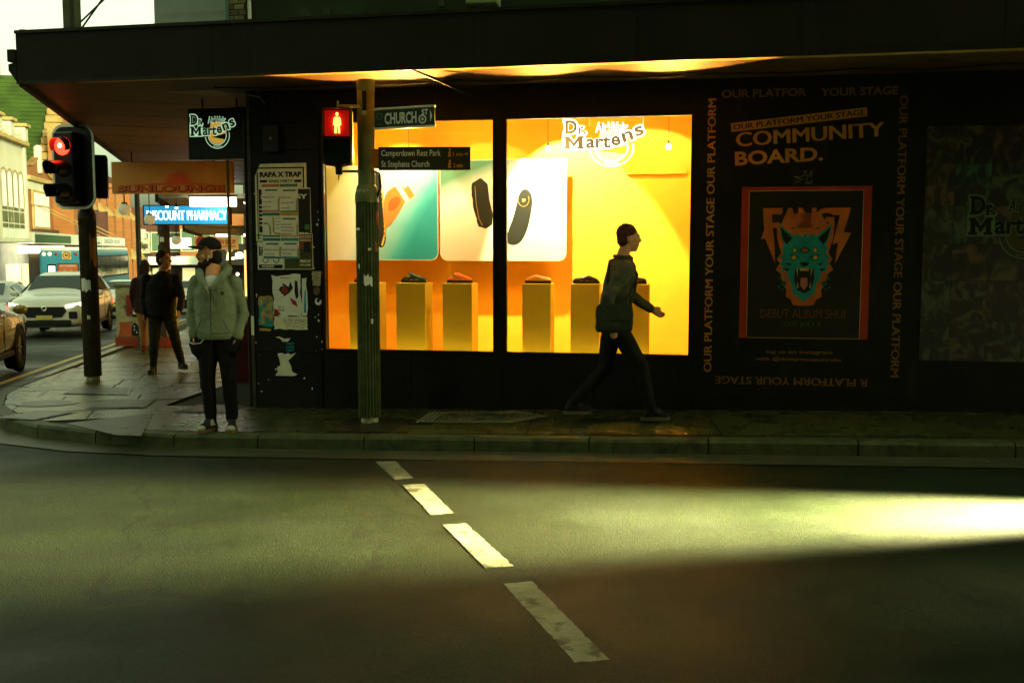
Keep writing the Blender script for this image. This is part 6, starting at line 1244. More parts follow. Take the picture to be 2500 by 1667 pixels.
# ================================================================ THE FAR SIDE OF THE SIDE STREET (local x along the street, y into the buildings)
B0 = Vector((-28.2, 55.0, 0)); RB = math.atan2(DS.y, DS.x)
def far(name, label, cat='building'): return tag(empty(name, B0, RB), label, cat)
M_CREAM = mat('cream_facade', (0.48, 0.46, 0.33), 0.7, 0.12, 0.6, 0.2, 8, col2=(0.36, 0.33, 0.21), thr=0.68); M_TRIM = mat('cream_trim', (0.36, 0.25, 0.09), 0.7, 0.15, 2); M_WINW = mat('pale_window', (0.60, 0.66, 0.55), 0.25, 0.2, 0.8, col2=(0.16, 0.20, 0.12), thr=0.62); M_WIND = mat('dim_window', (0.10, 0.12, 0.06), 0.15, 0.3, 1.0, col2=(0.4, 0.42, 0.28), thr=0.6)
M_OBR = mat('orange_brick', (0.36, 0.155, 0.035), 0.8, 0.2, 1.0, 0.2, 6); M_DBR = mat('brown_brick', (0.17, 0.06, 0.022), 0.8, 0.25, 1.0, 0.2, 6); M_STONE = mat('sandstone', (0.27, 0.18, 0.06), 0.8, 0.25, 1.5)
def brick_mat(name, a, b, c):
    m = bpy.data.materials.new(name); m.use_nodes = True; n = m.node_tree.nodes; l = m.node_tree.links; bs_ = n['Principled BSDF']; bs_.inputs['Roughness'].default_value = 0.85
    tc = n.new('ShaderNodeTexCoord'); mp = n.new('ShaderNodeMapping'); mp.inputs['Rotation'].default_value = (R(90), 0, 0); l.new(tc.outputs['Object'], mp.inputs[0])
    bt_ = n.new('ShaderNodeTexBrick'); bt_.inputs['Color1'].default_value = tuple(a) + (1,); bt_.inputs['Color2'].default_value = tuple(b) + (1,); bt_.inputs['Mortar'].default_value = tuple(c) + (1,); bt_.inputs['Scale'].default_value = 4.2; bt_.inputs['Mortar Size'].default_value = 0.012
    l.new(mp.outputs[0], bt_.inputs[0]); l.new(bt_.outputs[0], bs_.inputs['Base Color']); MATS[name] = m; return m
M_OBR = brick_mat('orange_brickwork', (0.27, 0.095, 0.016), (0.20, 0.068, 0.012), (0.20, 0.10, 0.03)); M_DBR = brick_mat('brown_brickwork', (0.085, 0.024, 0.008), (0.06, 0.017, 0.006), (0.06, 0.028, 0.012))
GZ = lambda x: -0.028 * (55 + 0.978 * x - 11.5) - 0.13
# -- cream shop house
c = far('cream_shop_house', 'cream two storey shop house with scrolled parapet and four arched windows')
MB().box(-6, 6.3, 0, 10, GZ(3) + 3.55, 8.2).build('wall', M_CREAM, c)
for x in (-3.2, 0.5, 2.9, 5.9):
    MB().bbox(x - 0.35, x + 0.35, -0.25, 0.5, 8.2, 9.05, 0.04).build('parapet_pier', M_CREAM, c); MB().bbox(x - 0.5, x + 0.5, -0.4, 0.6, 9.055, 9.25, 0.03).build('pier_cap', M_TRIM, c)
for (a, b) in ((-2.85, 0.15), (0.85, 2.55), (3.25, 5.55)):
    P = [(a, 8.201)] + [(a + (b - a) * i / 8, 8.45 + 0.42 * abs(2 * i / 8 - 1) ** 1.6) for i in range(9)] + [(b, 8.201)]; MB().prism([(x, -0.1, z) for x, z in P], (0, 0.4, 0)).build('scrolled_parapet', M_CREAM, c)
MB().bbox(-6, 6.35, -0.30, -0.001, 7.95, 8.19, 0.03).build('cornice', M_TRIM, c)
for x in (0.05, 6.0): MB().bbox(x - 0.22, x + 0.22, -0.12, -0.001, 2.4, 7.9, 0.02).build('pilaster', M_CREAM, c)
for i in range(4):
    x0 = 0.95 + i * 1.18; x1 = x0 + 1.04; w = empty('window', (0, 0, 0), 0, c)
    MB().prism([(x, -0.02, z) for x, z in [(x0, 4.2), (x1, 4.2)] + arc((x0 + x1) / 2, 5.75, 0.52, 0, 180, 10)], (0, 0.015, 0)).build('arched_light', mat('arched_white', (0.74, 0.76, 0.66), 0.4, 0.05), w)
    mb = MB(); stroke(mb, [(x0 - 0.05, 4.2), (x0 - 0.05, 5.75)] + arc((x0 + x1) / 2, 5.75, 0.57, 180, 0, 12) + [(x1 + 0.05, 4.2)], 0.13, -0.06); mb.build('arch_frame', M_TRIM, w)
    for (z0, z1, m_) in ((3.72, 4.12, M_WIND), (2.30 + 0.95, 3.64, M_WINW)): pass
    for (z0, z1, m_) in ((4.0, 4.30 - 0.12, M_WIND), (3.30, 3.92, M_WIND), (3.00, 3.22, M_WIND), (2.42, 2.92, M_WINW)): MB().box(x0, x1, -0.03, -0.005, z0 if z0 != 4.0 else 4.0, z1).build('pane', m_, w)
MB().box(0.6, 5.75, -0.022, -0.0005, 2.30, 4.2).build('window_mullions', M_CREAM, c)
# -- brick shop with curved gable
g = far('gabled_shop', 'narrow orange brick shop with a curved gable and cream windows')
MB().box(6.32, 13.0, 0, 10, GZ(9) + 3.55, 6.3).build('wall', M_OBR, g)
P = [(6.32, 6.302), (6.32, 6.9)] + [(6.9, 7.0), (7.8, 7.05), (8.7, 7.35), (9.5, 7.65), (10.3, 7.35), (11.2, 6.9), (12.2, 6.6), (13.0, 6.5), (13.0, 6.302)]
MB().prism([(x, 0.0, z) for x, z in P], (0, 0.35, 0)).build('gable', M_OBR, g)
mb = MB(); stroke(mb, P[1:-1], 0.18, -0.08); mb.build('gable_coping', M_STONE, g); MB().bbox(9.3, 9.75, -0.2, 0.2, 6.6, 8.0, 0.05).ball((9.52, 0, 8.1), 0.28, 10, 8).build('finial', M_CREAM, g)
MB().bbox(6.5, 8.4, 1.2, 3.2, 6.9, 8.0, 0.05).build('chimney', M_CREAM, g); MB().bbox(6.4, 13.0, -0.25, -0.001, 6.0, 6.28, 0.03).build('cornice', M_TRIM, g); MB().box(6.4, 13.0, -0.06, -0.001, 5.45, 5.99).build('plaster_band', M_CREAM, g)
for (x0, x1, z0, z1) in ((7.6, 11.4, 3.2, 5.3),):
    w = empty('window', (0, 0, 0), 0, g); MB().bbox(x0 - 0.2, x1 + 0.2, -0.12, -0.001, z0 - 0.2, z1 + 0.15, 0.02).build('window_surround', M_TRIM, w)
    for k in range(3):
        a = x0 + k * (x1 - x0) / 3 + 0.06; b = a + (x1 - x0) / 3 - 0.12; MB().box(a, b, -0.14, -0.121, z0, z0 + 1.25).build('pane', mat('bright_pane', (0.72, 0.76, 0.68), 0.3, 0.08), w); MB().box(a, b, -0.14, -0.121, z0 + 1.35, z1).build('pane', MATS['bright_pane'], w)
MB().bbox(7.2, 12.9, -0.35, -0.001, 2.85, 3.05, 0.03).build('sill', M_DBR, g); MB().box(6.4, 13.0, -0.05, -0.001, 2.35, 2.84).build('plaster_band', M_CREAM, g)
# -- shared shop awning with signs
aw = far('shop_awning', 'long pale shop awning with eyewear lettering across the side street', 'awning')
MB().box(-6, 20.6, -3.2, -0.001, 2.12, 2.24).build('roof_sheet', mat('far_awning', (0.45, 0.44, 0.32), 0.6, 0.1), aw); MB().box(-6, 20.6, -3.3, -3.201, 2.02, 2.62).build('fascia', mat('far_fascia', (0.52, 0.52, 0.42), 0.6, 0.08), aw)
MB().box(-6, 2.0, -3.32, -3.3015, 2.10, 2.5).build('green_panel', mat('far_green', (0.05, 0.10, 0.04), 0.6), aw); MB().box(11.6, 20.4, -3.32, -3.3015, 2.06, 2.60).build('white_panel', mat('far_white_panel', (0.64, 0.66, 0.58), 0.6), aw)
txt(aw, 'Glasses', 8.6, -3.306, 2.45, 1.9, 0.20, mat('far_ink', (0.05, 0.045, 0.02), 0.6), 0.03); txt(aw, 'made simple.', 9.3, -3.306, 2.19, 3.2, 0.17, MATS['far_ink'], 0.03); txt(aw, 'DRESDEN VISION', 15.2, -3.325, 2.33, 6.0, 0.30, MATS['far_ink'], 0.0)
for (x0, x1) in ((7.0, 13.0), (9.5, 16.5), (14.5, 20.0)): MB().tube([(x0, -0.05, 4.6), (x1, -3.1, 2.6)], 0.03, 5).build('tie_rod', M_TRIM, aw)
# -- shopfronts under it
sf = far('lit_shopfront', 'lit shopfront with a glowing lamp below the eyewear awning', 'shopfront')
MB().box(-6, 20.6, 0.0, 8, GZ(8) - 0.5, 2.11).build('wall', mat('shopfront_wall', (0.30, 0.29, 0.20), 0.7, 0.2, 1), sf)
MB().box(0.6, 5.5, -2.2, -0.8, 1.55, 1.95).build('lamp_box', emis('shop_lamp_glow', (1.0, 0.98, 0.85), 2.0), sf)
for (x0, x1) in ((1.2, 4.2), (4.6, 5.9)): MB().box(x0, x1, -0.03, -0.002, -0.9, 0.9).build('lit_window', emis('shop_window_glow', (1.0, 0.70, 0.24), 0.4), sf)
MB().box(6.2, 20, -0.03, -0.002, -1.2, 1.9).build('dark_front', mat('dark_front', (0.03, 0.025, 0.018), 0.4, 0.3, 1), sf)
for k in range(7): MB().box(7.4 + k * 1.7, 7.9 + k * 1.7, -0.6, -0.5, 1.35, 1.9 - 0.2 * (k % 2)).build('pendant_light', emis('amber_glow', (1.0, 0.60, 0.15), 1.2), sf)
MB().bbox(6.2, 10.2, -2.6, -2.4, 1.12, 1.78, 0.03).build('name_sign', mat('dresden_sign', (0.52, 0.46, 0.30), 0.6), sf); txt(sf, 'DRESDEN', 8.2, -2.605, 1.45, 3.2, 0.40, MATS['far_ink'], 0.02)
# -- church with a steep green roof, gable end to the street
ch = far('brick_church', 'orange brick church with a steep green roof and stone coped gable')
MB().prism([(13.2, 0.2, z) for z in ()] or [(13.2, 0.2, GZ(16)), (25.2, 0.2, GZ(16)), (25.2, 0.2, 7.2), (19.2, 0.2, 14.2), (13.2, 0.2, 7.2)], (0, 0.8, 0)).build('gable_wall', M_OBR, ch)
M_GRF = mat('green_slate', (0.030, 0.055, 0.008), 0.75, 0.3, 0.7, 0.3, 4, col2=(0.02, 0.036, 0.006), thr=0.58)
rf = empty('roof', (0, 0, 0), 0, ch)
for k in range(24):
    t0, t1 = k / 24, (k + 1) / 24; a = Vector((12.6, 1.0, 6.6)).lerp(Vector((19.2, 1.0, 14.2)), t0); b = Vector((12.6, 1.0, 6.6)).lerp(Vector((19.2, 1.0, 14.2)), t1); d_ = Vector((0.0, 0, 0.03))
    MB().prism([tuple(a + d_), tuple(b), tuple(b + Vector((0, 44, 0))), tuple(a + d_ + Vector((0, 44, 0)))], (0.3, 0, -0.3)).build('slate_course', M_GRF, rf)
MB().quad((19.2, 1, 14.2), (25.8, 1, 6.6), (25.8, 45, 6.6), (19.2, 45, 14.2)).build('far_slope', M_GRF, rf); MB().box(13.3, 25.1, 1.0, 45, GZ(16), 6.9).build('nave_wall', M_DBR, ch)
for sgn in (-1, 1):
    for k in range(13):
        t = (k + 0.5) / 13; x = 19.2 + sgn * 6.2 * (1 - t); z = 7.2 + 7.2 * t; MB().bbox(x - 0.30, x + 0.30, -0.18, 0.9, z - 0.24, z + 0.24, 0.06).build('coping_stone', M_STONE, ch)
for x in (13.6, 17.4, 21.2, 24.9):
    bt2 = empty('buttress', (0, 0, 0), 0, ch); top = 9.2 if x < 15 else 7.0
    MB().box(x - 0.6, x + 0.6, -1.3, 0.199, GZ(16), top - 2.2).build('lower_stage', M_OBR if x < 15 else M_DBR, bt2); MB().box(x - 0.5, x + 0.5, -0.8, 0.198, top - 2.2, top).build('upper_stage', M_OBR, bt2)
    MB().prism([(x - 0.62, -1.35, top - 2.25), (x - 0.62, -0.8, top - 2.25), (x - 0.62, -0.8, top - 1.5)], (1.24, 0, 0)).build('weathering', M_STONE, bt2); MB().prism([(x - 0.52, -0.85, top), (x - 0.52, 0.2, top), (x - 0.52, 0.2, top + 0.9)], (1.04, 0, 0)).build('weathering', M_STONE, bt2)
MB().lathe([(0.18, 0), (0.18, 0.7), (0.3, 0.8), (0.12, 1.0), (0.22, 1.3), (0.26, 1.5), (0.10, 1.8), (0.05, 2.4), (0.001, 2.5)], 8, (24, 6, 0)).build('finial', M_STONE, ch).location = (-0.5, 0, 16.6)
MB().box(23.2, 23.8, 5.7, 6.3, 6, 16.6).build('finial_shaft', M_STONE, ch)
for x in (15.6, 19.3, 23.1): MB().prism([(a, 0.17, b) for a, b in [(x - 0.7, 1.5), (x + 0.7, 1.5), (x + 0.7, 4.3)] + arc(x, 4.3, 0.7, 0, 180, 8)], (0, 0.02, 0)).build('lancet_window', M_WIND, ch)
# -- buttressed brick hall further on, then shops
hl_ = far('brick_hall', 'brown brick hall with tall buttresses beyond the church')
MB().box(25.4, 46, 0.6, 14, GZ(35), 8.4).build('wall', M_DBR, hl_)
for x in (27.2, 31.0, 35.2, 39.5, 43.5):
    b3 = empty('buttress', (0, 0, 0), 0, hl_); MB().box(x - 0.55, x + 0.55, -0.9, 0.599, GZ(35), 4.6).build('lower_stage', M_OBR, b3); MB().box(x - 0.45, x + 0.45, -0.3, 0.598, 4.6, 7.6).build('upper_stage', M_OBR, b3); MB().prism([(x - 0.57, -0.95, 4.6), (x - 0.57, -0.3, 4.6), (x - 0.57, -0.3, 5.4)], (1.14, 0, 0)).build('weathering', M_STONE, b3); MB().prism([(x - 0.6, -1.5, 0.9), (x - 0.6, -0.9, 0.9), (x - 0.6, -0.9, 1.9)], (1.2, 0, 0)).build('weathering', M_STONE, b3)
for x in (29.1, 33.1, 37.3, 41.5): MB().box(x - 0.8, x + 0.8, 0.57, 0.598, 1.4, 5.6).build('tall_window', mat('hall_window', (0.03, 0.03, 0.02), 0.2, 0.2), hl_)
sw = tag(empty('white_sign', B0, RB), 'white shop sign with cut off dark lettering beyond the traffic light pole', 'sign'); MB().bbox(17.6, 21.2, -1.6, -1.5, 1.62, 2.72, 0.02).build('board', mat('white_board', (0.62, 0.58, 0.46), 0.6), sw); txt(sw, 'Sweet Lu', 19.6, -1.605, 2.05, 2.6, 0.45, MATS['far_ink'], 0.04)
st2 = far('white_arched_shop', 'low white shop with a scalloped parapet next to the verandah post', 'shop')
MB().box(46.2, 60, 0, 10, GZ(52), 3.0).build('wall', mat('white_shop', (0.5, 0.5, 0.36), 0.7, 0.15, 1), st2)
for x in (48, 51, 54): MB().prism([(a, -0.1, b) for a, b in [(x - 1.1, 3.0), (x + 1.1, 3.0)] + arc(x, 3.0, 1.0, 0, 180, 10)], (0, 0.4, 0)).build('scallop', MATS['white_shop'], st2)
MB().box(46.4, 59.8, -0.05, -0.002, -0.6, 1.4).build('dark_front', MATS['dark_front'], st2); txt(st2, 'Nagisa', 53, -0.11, 2.2, 5, 0.9, MATS['far_ink'], 0.03)
# -- the end of the view: shops where the street bends
def endshop(x0, x1, y, z1, wallm, label, awn, rows):
    o = tag(empty('street_end_shop', ((x0 + x1) / 2, y, 0), R(8)), label, 'shop'); w = (x1 - x0) / 2; zg = gz((x0 + x1) / 2, y) - 0.13
    MB().box(-w, w, 0, 8, zg, z1).build('wall', wallm, o)
    MB().box(-w, w, -2.4, -0.002, zg + 3.4, zg + 3.55).build('awning_roof', awn, o); MB().box(-w, w, -2.5, -2.401, zg + 3.1, zg + 4.0).build('awning_fascia', awn, o); MB().box(-w, w, -0.05, -0.003, zg, zg + 3.0).build('shopfront', MATS['dark_front'], o)
    n = max(2, int(w * 2 / 1.6))
    for k in range(n):
        a = -w + 0.2 + k * (2 * w - 0.4) / n; b = a + (2 * w - 0.4) / n - 0.35
        for (p, q_) in rows:
            wn_ = empty('window', (0, 0, 0), 0, o); MB().box(a - 0.1, b + 0.1, -0.08, -0.003, zg + p - 0.1, zg + q_ + 0.1).build('frame', M_WINW if k % 2 else M_CREAM, wn_); MB().box(a, b, -0.10, -0.081, zg + p, zg + q_).build('pane', mat('green_pane', (0.07, 0.12, 0.07), 0.15, 0.3, 1), wn_)
        if k % 2 == 0: MB().box(a, b, -0.08, -0.051, zg + 1.2, zg + 2.7).build('lit_pane', emis('far_pane_glow', (0.95, 0.85, 0.42), 0.1), o)
    return o
M_WAWN = mat('white_awning', (0.62, 0.64, 0.54), 0.6, 0.1)
endshop(-44, -36.5, 112, 6.5, M_DBR, 'brown brick shop at the far end of the street, left of the white windowed one', M_WAWN, ((4.6, 6.6),))
endshop(-36.3, -27.5, 110, 7.0, M_OBR, 'orange brick shop with white windows at the far end of the street', M_WAWN, ((4.6, 6.8),))
endshop(-27.3, -17, 108, 6.2, mat('dark_end_wall', (0.05, 0.04, 0.025), 0.7, 0.2), 'dark shop with a lit script sign at the far end of the street', mat('dark_awning', (0.03, 0.028, 0.02), 0.6), ((4.4, 5.6),))
ls = tag(empty('script_sign', (-29.2, 104.5, 0), R(8)), 'glowing cursive sign above the standing man', 'sign'); MB().box(-3.2, 3.4, 0.1, 0.3, 0.2, 2.4).build('board', M_FRAME, ls); txt(ls, 'Lady', 1.2, 0.08, 1.25, 3.6, 1.3, emis('script_glow', (1.0, 0.86, 0.55), 0.8), 0.04, R(6), shear=0.3)
# our side: next awnings down the street, and shop walls behind them
for (u0, u1, dz, lab, mm) in ((15.7, 27.0, 3.02, 'dark shop awning next down the side street', M_FASC), (27.2, 44.0, 2.5, 'furthest dark awning down the side street', M_FASC)):
    o = tag(empty('neighbour_awning', W0, math.atan2(K.y, K.x)), lab, 'awning'); MB().box(u0, u1, 0.0, 2.1, dz, dz + 0.1).build('soffit', mat('pale_soffit', (0.26, 0.22, 0.12), 0.7, 0.2), o); MB().box(u0, u1, 2.1, 2.18, dz - 0.12, dz + 0.4).build('fascia', mm, o); MB().box(u0, u1, -4, 0, -2.2, dz + 4.5).build('shop_wall', mat('neighbour_wall', (0.10, 0.06, 0.03), 0.7, 0.3, 1), o)
    for k in range(5): MB().box(u0 + 0.6 + k * (u1 - u0) / 5, u0 + 0.6 + (k + 0.7) * (u1 - u0) / 5, 0.001, 0.03, -0.4, 1.7).build('lit_shop_window', emis('warm_window_glow', (1.0, 0.55, 0.16), 0.4), o)
# festoon of small far lights
random.seed(15)
for k in range(12):
    x = -23.5 + k * 1.15 + random.uniform(-0.3, 0.3); tag(MB().ball((0, 0, 0), 0.16, 8, 6).build('festoon_bulb', emis('festoon_glow', (1.0, 0.82, 0.45), 1.5), None, (x - 5.5, 96 + random.uniform(-1, 1), -0.75 + random.uniform(-0.5, 0.3))), 'tiny warm festoon bulb far down the street', 'bulb', 'festoon bulbs at the end of the street')
# ================================================================ PEOPLE
def fuse(mb, voxel, smooth, name, m, parent, disp=0.0, dscale=9.0, seed=0.0):
    """turn overlapping closed shapes into one continuous skin"""
    me = mb.mesh('raw'); o = bpy.data.objects.new('raw', me); COL.objects.link(o)
    r = o.modifiers.new('r', 'REMESH'); r.mode = 'VOXEL'; r.voxel_size = voxel
    if smooth: s = o.modifiers.new('s', 'SMOOTH'); s.iterations = smooth; s.factor = 0.5
    dg = bpy.context.evaluated_depsgraph_get(); dg.update()
    out = bpy.data.meshes.new_from_object(o.evaluated_get(dg)); bpy.data.objects.remove(o)
    for p in out.polygons: p.use_smooth = True
    if disp:
        off = Vector((seed, seed * 2.1, seed * 0.7)); nr = [v.normal.copy() for v in out.vertices]
        for v, n_ in zip(out.vertices, nr):
            q_ = Vector((v.co.x * dscale, v.co.y * dscale, v.co.z * dscale * 1.3)) + off
            v.co += n_ * (disp * (noise.noise(q_) + 0.5 * noise.noise(q_ * 2.3)))
    out.materials.clear(); out.update(); return link(name, out, m, parent)
SKIN = mat('skin_warm', (0.62, 0.31, 0.13), 0.5, 0.1, 30); SKIND = mat('skin_tan', (0.34, 0.15, 0.06), 0.5, 0.1, 30)
def limb(mb, pts, rads, seg=12): 
    """tapered limb with rounded joints"""
    mb.tube(pts, rads, seg)
    for p, r in zip(pts, rads): mb.ball(p, r if not hasattr(r, '__len__') else max(r), 10, 8)
    return mb
def head_shapes(mb, c, yaw, pitch=0.0):
    T_ = Matrix.Translation(c) @ Matrix.Rotation(yaw, 4, 'Z') @ Matrix.Rotation(pitch, 4, 'X'); h = MB()
    h.ball((0, 0.012, 0.035), (0.074, 0.095, 0.100), 18, 14).ball((0, -0.030, -0.045), (0.058, 0.062, 0.070), 14, 10).ball((0, -0.045, -0.09), (0.036, 0.036, 0.028), 10, 8)
    h.ball((0, -0.080, 0.036), (0.052, 0.020, 0.014), 12, 8).ball((0, -0.100, -0.008), (0.014, 0.020, 0.026), 10, 8).ball((0, -0.110, -0.018), (0.016, 0.012, 0.010), 8, 6)
    h.ball((0, -0.086, -0.052), (0.026, 0.012, 0.010), 10, 6)
    for s in (-1, 1): h.ball((s * 0.076, 0.012, -0.005), (0.010, 0.021, 0.031), 8, 8).ball((s * 0.044, -0.062, -0.015), (0.022, 0.022, 0.022), 8, 6)
    h.xf(T_); mb.add(h.v, h.f, True); return T_
def eyes(parent, T_):
    for s in (-1, 1):
        MB().ball((s * 0.030, -0.078, 0.012), (0.013, 0.010, 0.008), 10, 6).xf(T_).build('eye', mat('eye_white', (0.5, 0.48, 0.38), 0.3), parent); MB().ball((s * 0.030, -0.0868, 0.012), (0.0045, 0.002, 0.0045), 8, 6).xf(T_).build('iris', mat('iris_dark', (0.03, 0.02, 0.012), 0.2), parent)
        MB().ball((s * 0.030, -0.093, 0.031), (0.015, 0.005, 0.0028), 8, 6).xf(T_).build('eyebrow', mat('dark_hair', (0.018, 0.012, 0.008), 0.7, 0.3, 60), parent)
def hand(mb, wrist, d, side, curl=0.5):
    """palm and five unequal curled fingers; d = direction of the forearm"""
    d = Vector(d).normalized(); w = Vector(wrist); lat = d.cross(Vector((0, 1, 0))).normalized() if abs(d.y) < 0.9 else Vector((1, 0, 0)); fr = lat.cross(d).normalized()
    palm = w + d * 0.05; mb.tube([w, w + d * 0.03, w + d * 0.075, w + d * 0.09], [(0.020, 0.026), (0.018, 0.036), (0.015, 0.040), (0.012, 0.036)], 10); mb.ball(palm, 0.026, 8, 6)
    for k, (off, ln) in enumerate(((-0.028, 0.068), (-0.010, 0.080), (0.010, 0.076), (0.027, 0.058))):
        a = w + d * 0.085 + fr * off; b = a + d * ln * 0.45 - lat * side * 0.006; c_ = b + (d * (1 - curl) - lat * side * curl).normalized() * ln * 0.33; e_ = c_ + (d * (0.6 - curl) - lat * side * curl * 1.3).normalized() * ln * 0.25
        mb.tube([a, b, c_, e_], [0.0095, 0.009, 0.008, 0.006], 8)
    a = w + d * 0.03 - fr * 0.032; mb.tube([a, a + d * 0.03 - fr * 0.022, a + d * 0.06 - fr * 0.022 - lat * side * 0.01], [0.011, 0.010, 0.007], 8)
    return mb
def shoe_mesh(mb, ank, yaw, L_=0.28):
    """shoe standing under an ankle point, toe along yaw (0 = towards -y)"""
    T_ = Matrix.Translation((ank[0], ank[1], ank[2])) @ Matrix.Rotation(yaw, 4, 'Z'); h = MB()
    h.ball((0, -0.10, -0.055), (0.047, 0.085, 0.042), 12, 8).ball((0, 0.02, -0.045), (0.040, 0.060, 0.055), 12, 8).ball((0, -0.04, -0.025), (0.040, 0.065, 0.050), 12, 8).tube([(0, 0.01, -0.04), (0, 0.01, 0.03)], [0.045, 0.048], 10)
    h.xf(T_); mb.add(h.v, h.f, True); s_ = MB(); P = [(0.047 * math.cos(t) * (1 + 0.12 * (1 if math.sin(t) < 0 else 0)), -0.045 + 0.140 * math.sin(t)) for t in [i * 0.3142 for i in range(20)]]
    s_.prism([(x, y_, -0.10) for x, y_ in P], (0, 0, 0.030)); s_.xf(T_); return s_, T_
def person(label, loc, rz, j, top, trousers, shoes, skin=SKIN, hair=None, yaw=0.0, hands=(True, True), bulk=1.0, coat_low=0.86, toes=(0.0, 0.0), hairkind='short', vox=0.012, bare_shin=False, sleeves=True):
    o = tag(empty('person', loc, rz), label, 'person'); V = {k: Vector(v) for k, v in j.items()}
    b = MB(); T_ = head_shapes(b, V['head'], yaw, 0.0); nk = V['neck']; pel = V['pel']; ch = V['chest']
    b.tube([V['head'] + Vector((0, 0.02, -0.05)), nk + Vector((0, 0.005, 0.03)), nk - Vector((0, 0, 0.05))], [0.054, 0.056, 0.075], 12)
    b.tube([pel - Vector((0, 0, 0.06)), pel, (pel + ch) / 2, ch, nk - Vector((0, 0, 0.03))], [(0.09, 0.13), (0.10, 0.145), (0.09, 0.13), (0.10, 0.155), (0.06, 0.08)], 14)
    for s in ('l', 'r'):
        limb(b, [V['hip' + s], V['knee' + s], V['ank' + s]], [0.075, 0.050, 0.036]); b.ball(V['ank' + s] + Vector((0, 0.0, -0.045)), (0.028, 0.03, 0.025), 10, 6)
        limb(b, [V['sh' + s], V['el' + s], V['wr' + s]], [0.048, 0.038, 0.026]); hand(b, V['wr' + s], V['wr' + s] - V['el' + s], -1 if s == 'l' else 1, 0.45)
    body = fuse(b, vox * 0.75, 3, 'body', skin, o); eyes(o, T_)
    t = MB(); k = bulk
    t.tube([(pel.x, pel.y, coat_low), (pel.x, pel.y, coat_low + 0.04), pel + Vector((0, 0, 0.12)), (pel + ch) / 2 + Vector((0, 0, 0.06)), ch + Vector((0, 0, 0.03)), nk - Vector((0, 0, 0.075)), nk - Vector((0, 0, 0.03)), nk + Vector((0, 0.01, 0.0))], [(0.130 * k, 0.185 * k), (0.138 * k, 0.195 * k), (0.135 * k, 0.195 * k), (0.135 * k, 0.200 * k), (0.138 * k, 0.205 * k), (0.112 * k, 0.165 * k), (0.082, 0.105), (0.072, 0.078)], 18)
    for s in ('l', 'r'):
        e_ = V['wr' + s] if sleeves else V['sh' + s].lerp(V['el' + s], 0.6); limb(t, [V['sh' + s], V['sh' + s].lerp(V['el' + s], 0.55), V['el' + s], V['el' + s].lerp(V['wr' + s], 0.6), e_ ] if sleeves else [V['sh' + s], e_], [0.076 * k, 0.064 * k, 0.056 * k, 0.049 * k, 0.041] if sleeves else [0.078, 0.07])
    fuse(t, vox, 3, 'jacket', top, o, 0.010, 8, loc[0])
    t = MB(); t.tube([pel + Vector((0, 0, 0.05)), pel, pel - Vector((0, 0, 0.08))], [(0.115, 0.165), (0.125, 0.175), (0.10, 0.165)], 16)
    for s in ('l', 'r'):
        if bare_shin: limb(t, [V['hip' + s], V['hip' + s].lerp(V['knee' + s], 0.9)], [0.10, 0.082])
        else: limb(t, [V['hip' + s], V['hip' + s].lerp(V['knee' + s], 0.5), V['knee' + s], V['knee' + s].lerp(V['ank' + s], 0.5), V['ank' + s] + Vector((0, 0, 0.01))], [0.100, 0.088, 0.072, 0.064, 0.054])
    fuse(t, vox, 2, 'trousers', trousers, o, 0.007, 10, loc[0] + 3)
    for i, s in enumerate(('l', 'r')):
        sh_ = MB(); sl_, TT = shoe_mesh(sh_, V['ank' + s], toes[i]); so = fuse(sh_, 0.009, 2, 'shoe', shoes, o); sl_.build('sole', mat('trainer_sole', (0.10, 0.09, 0.05), 0.7), so)
    if hair is not None:
        h = MB()
        if hairkind == 'short': h.ball((0, 0.026, 0.055), (0.081, 0.095, 0.092), 16, 12).ball((0, 0.05, 0.0), (0.076, 0.066, 0.075), 12, 10)
        else: h.ball((0, 0.026, 0.055), (0.084, 0.096, 0.094), 16, 12).tube([(0, 0.07, 0.06), (0, 0.095, -0.06), (0, 0.10, -0.20)], [(0.05, 0.085), (0.045, 0.09), (0.02, 0.06)], 12)
        h.xf(T_); fuse(h, 0.007, 1, 'hair', hair, o, 0.009, 34)
    return o, T_, V
HAIR = mat('dark_hair', (0.018, 0.012, 0.008), 0.7, 0.3, 60)

# ---- the man waiting at the kerb
M_HOOD = mat('grey_green_fleece', (0.21, 0.255, 0.145), 0.85, 0.16, 60, 0.35, 160); M_HRIB = mat('fleece_rib', (0.19, 0.235, 0.125), 0.9, 0.12, 80, 0.5, 220); M_BLKT = mat('black_jersey', (0.0065, 0.005, 0.003), 0.75, 0.3, 12, 0.3, 60)
man_loc = Vector((-2.735, 9.18, gz(-2.735, 9.18)))
J = dict(head=(-0.045, 0.0, 1.628), neck=(-0.005, 0.02, 1.475), chest=(0, 0.0, 1.24), pel=(0.0, 0.02, 0.93), hipl=(-0.085, 0.02, 0.86), hipr=(0.085, 0.02, 0.86), kneel=(-0.085, -0.01, 0.48), kneer=(0.115, -0.015, 0.48), ankl=(-0.075, 0.02, 0.10), ankr=(0.125, 0.02, 0.10),
         shl=(-0.172, 0.02, 1.378), shr=(0.172, 0.02, 1.378), ell=(-0.236, 0.05, 1.10), elr=(0.246, 0.05, 1.09), wrl=(-0.195, -0.01, 0.89), wrr=(0.200, -0.01, 0.88))
YAW = R(-72)
man, HT, V = person('man in a grey green hoodie and black cap waiting with hands in pockets', man_loc, 0, J, M_HOOD, M_BLKT, mat('black_trainer', (0.018, 0.016, 0.012), 0.5, 0.2), hair=None, yaw=YAW, bulk=0.955, coat_low=0.868, toes=(R(-18), R(10)), vox=0.0105)
def ring_pts(z, rx, ry, cy=0.02, n=28): return [(rx * math.cos(i * 2 * math.pi / n), cy + ry * math.sin(i * 2 * math.pi / n), z) for i in range(n + 1)]
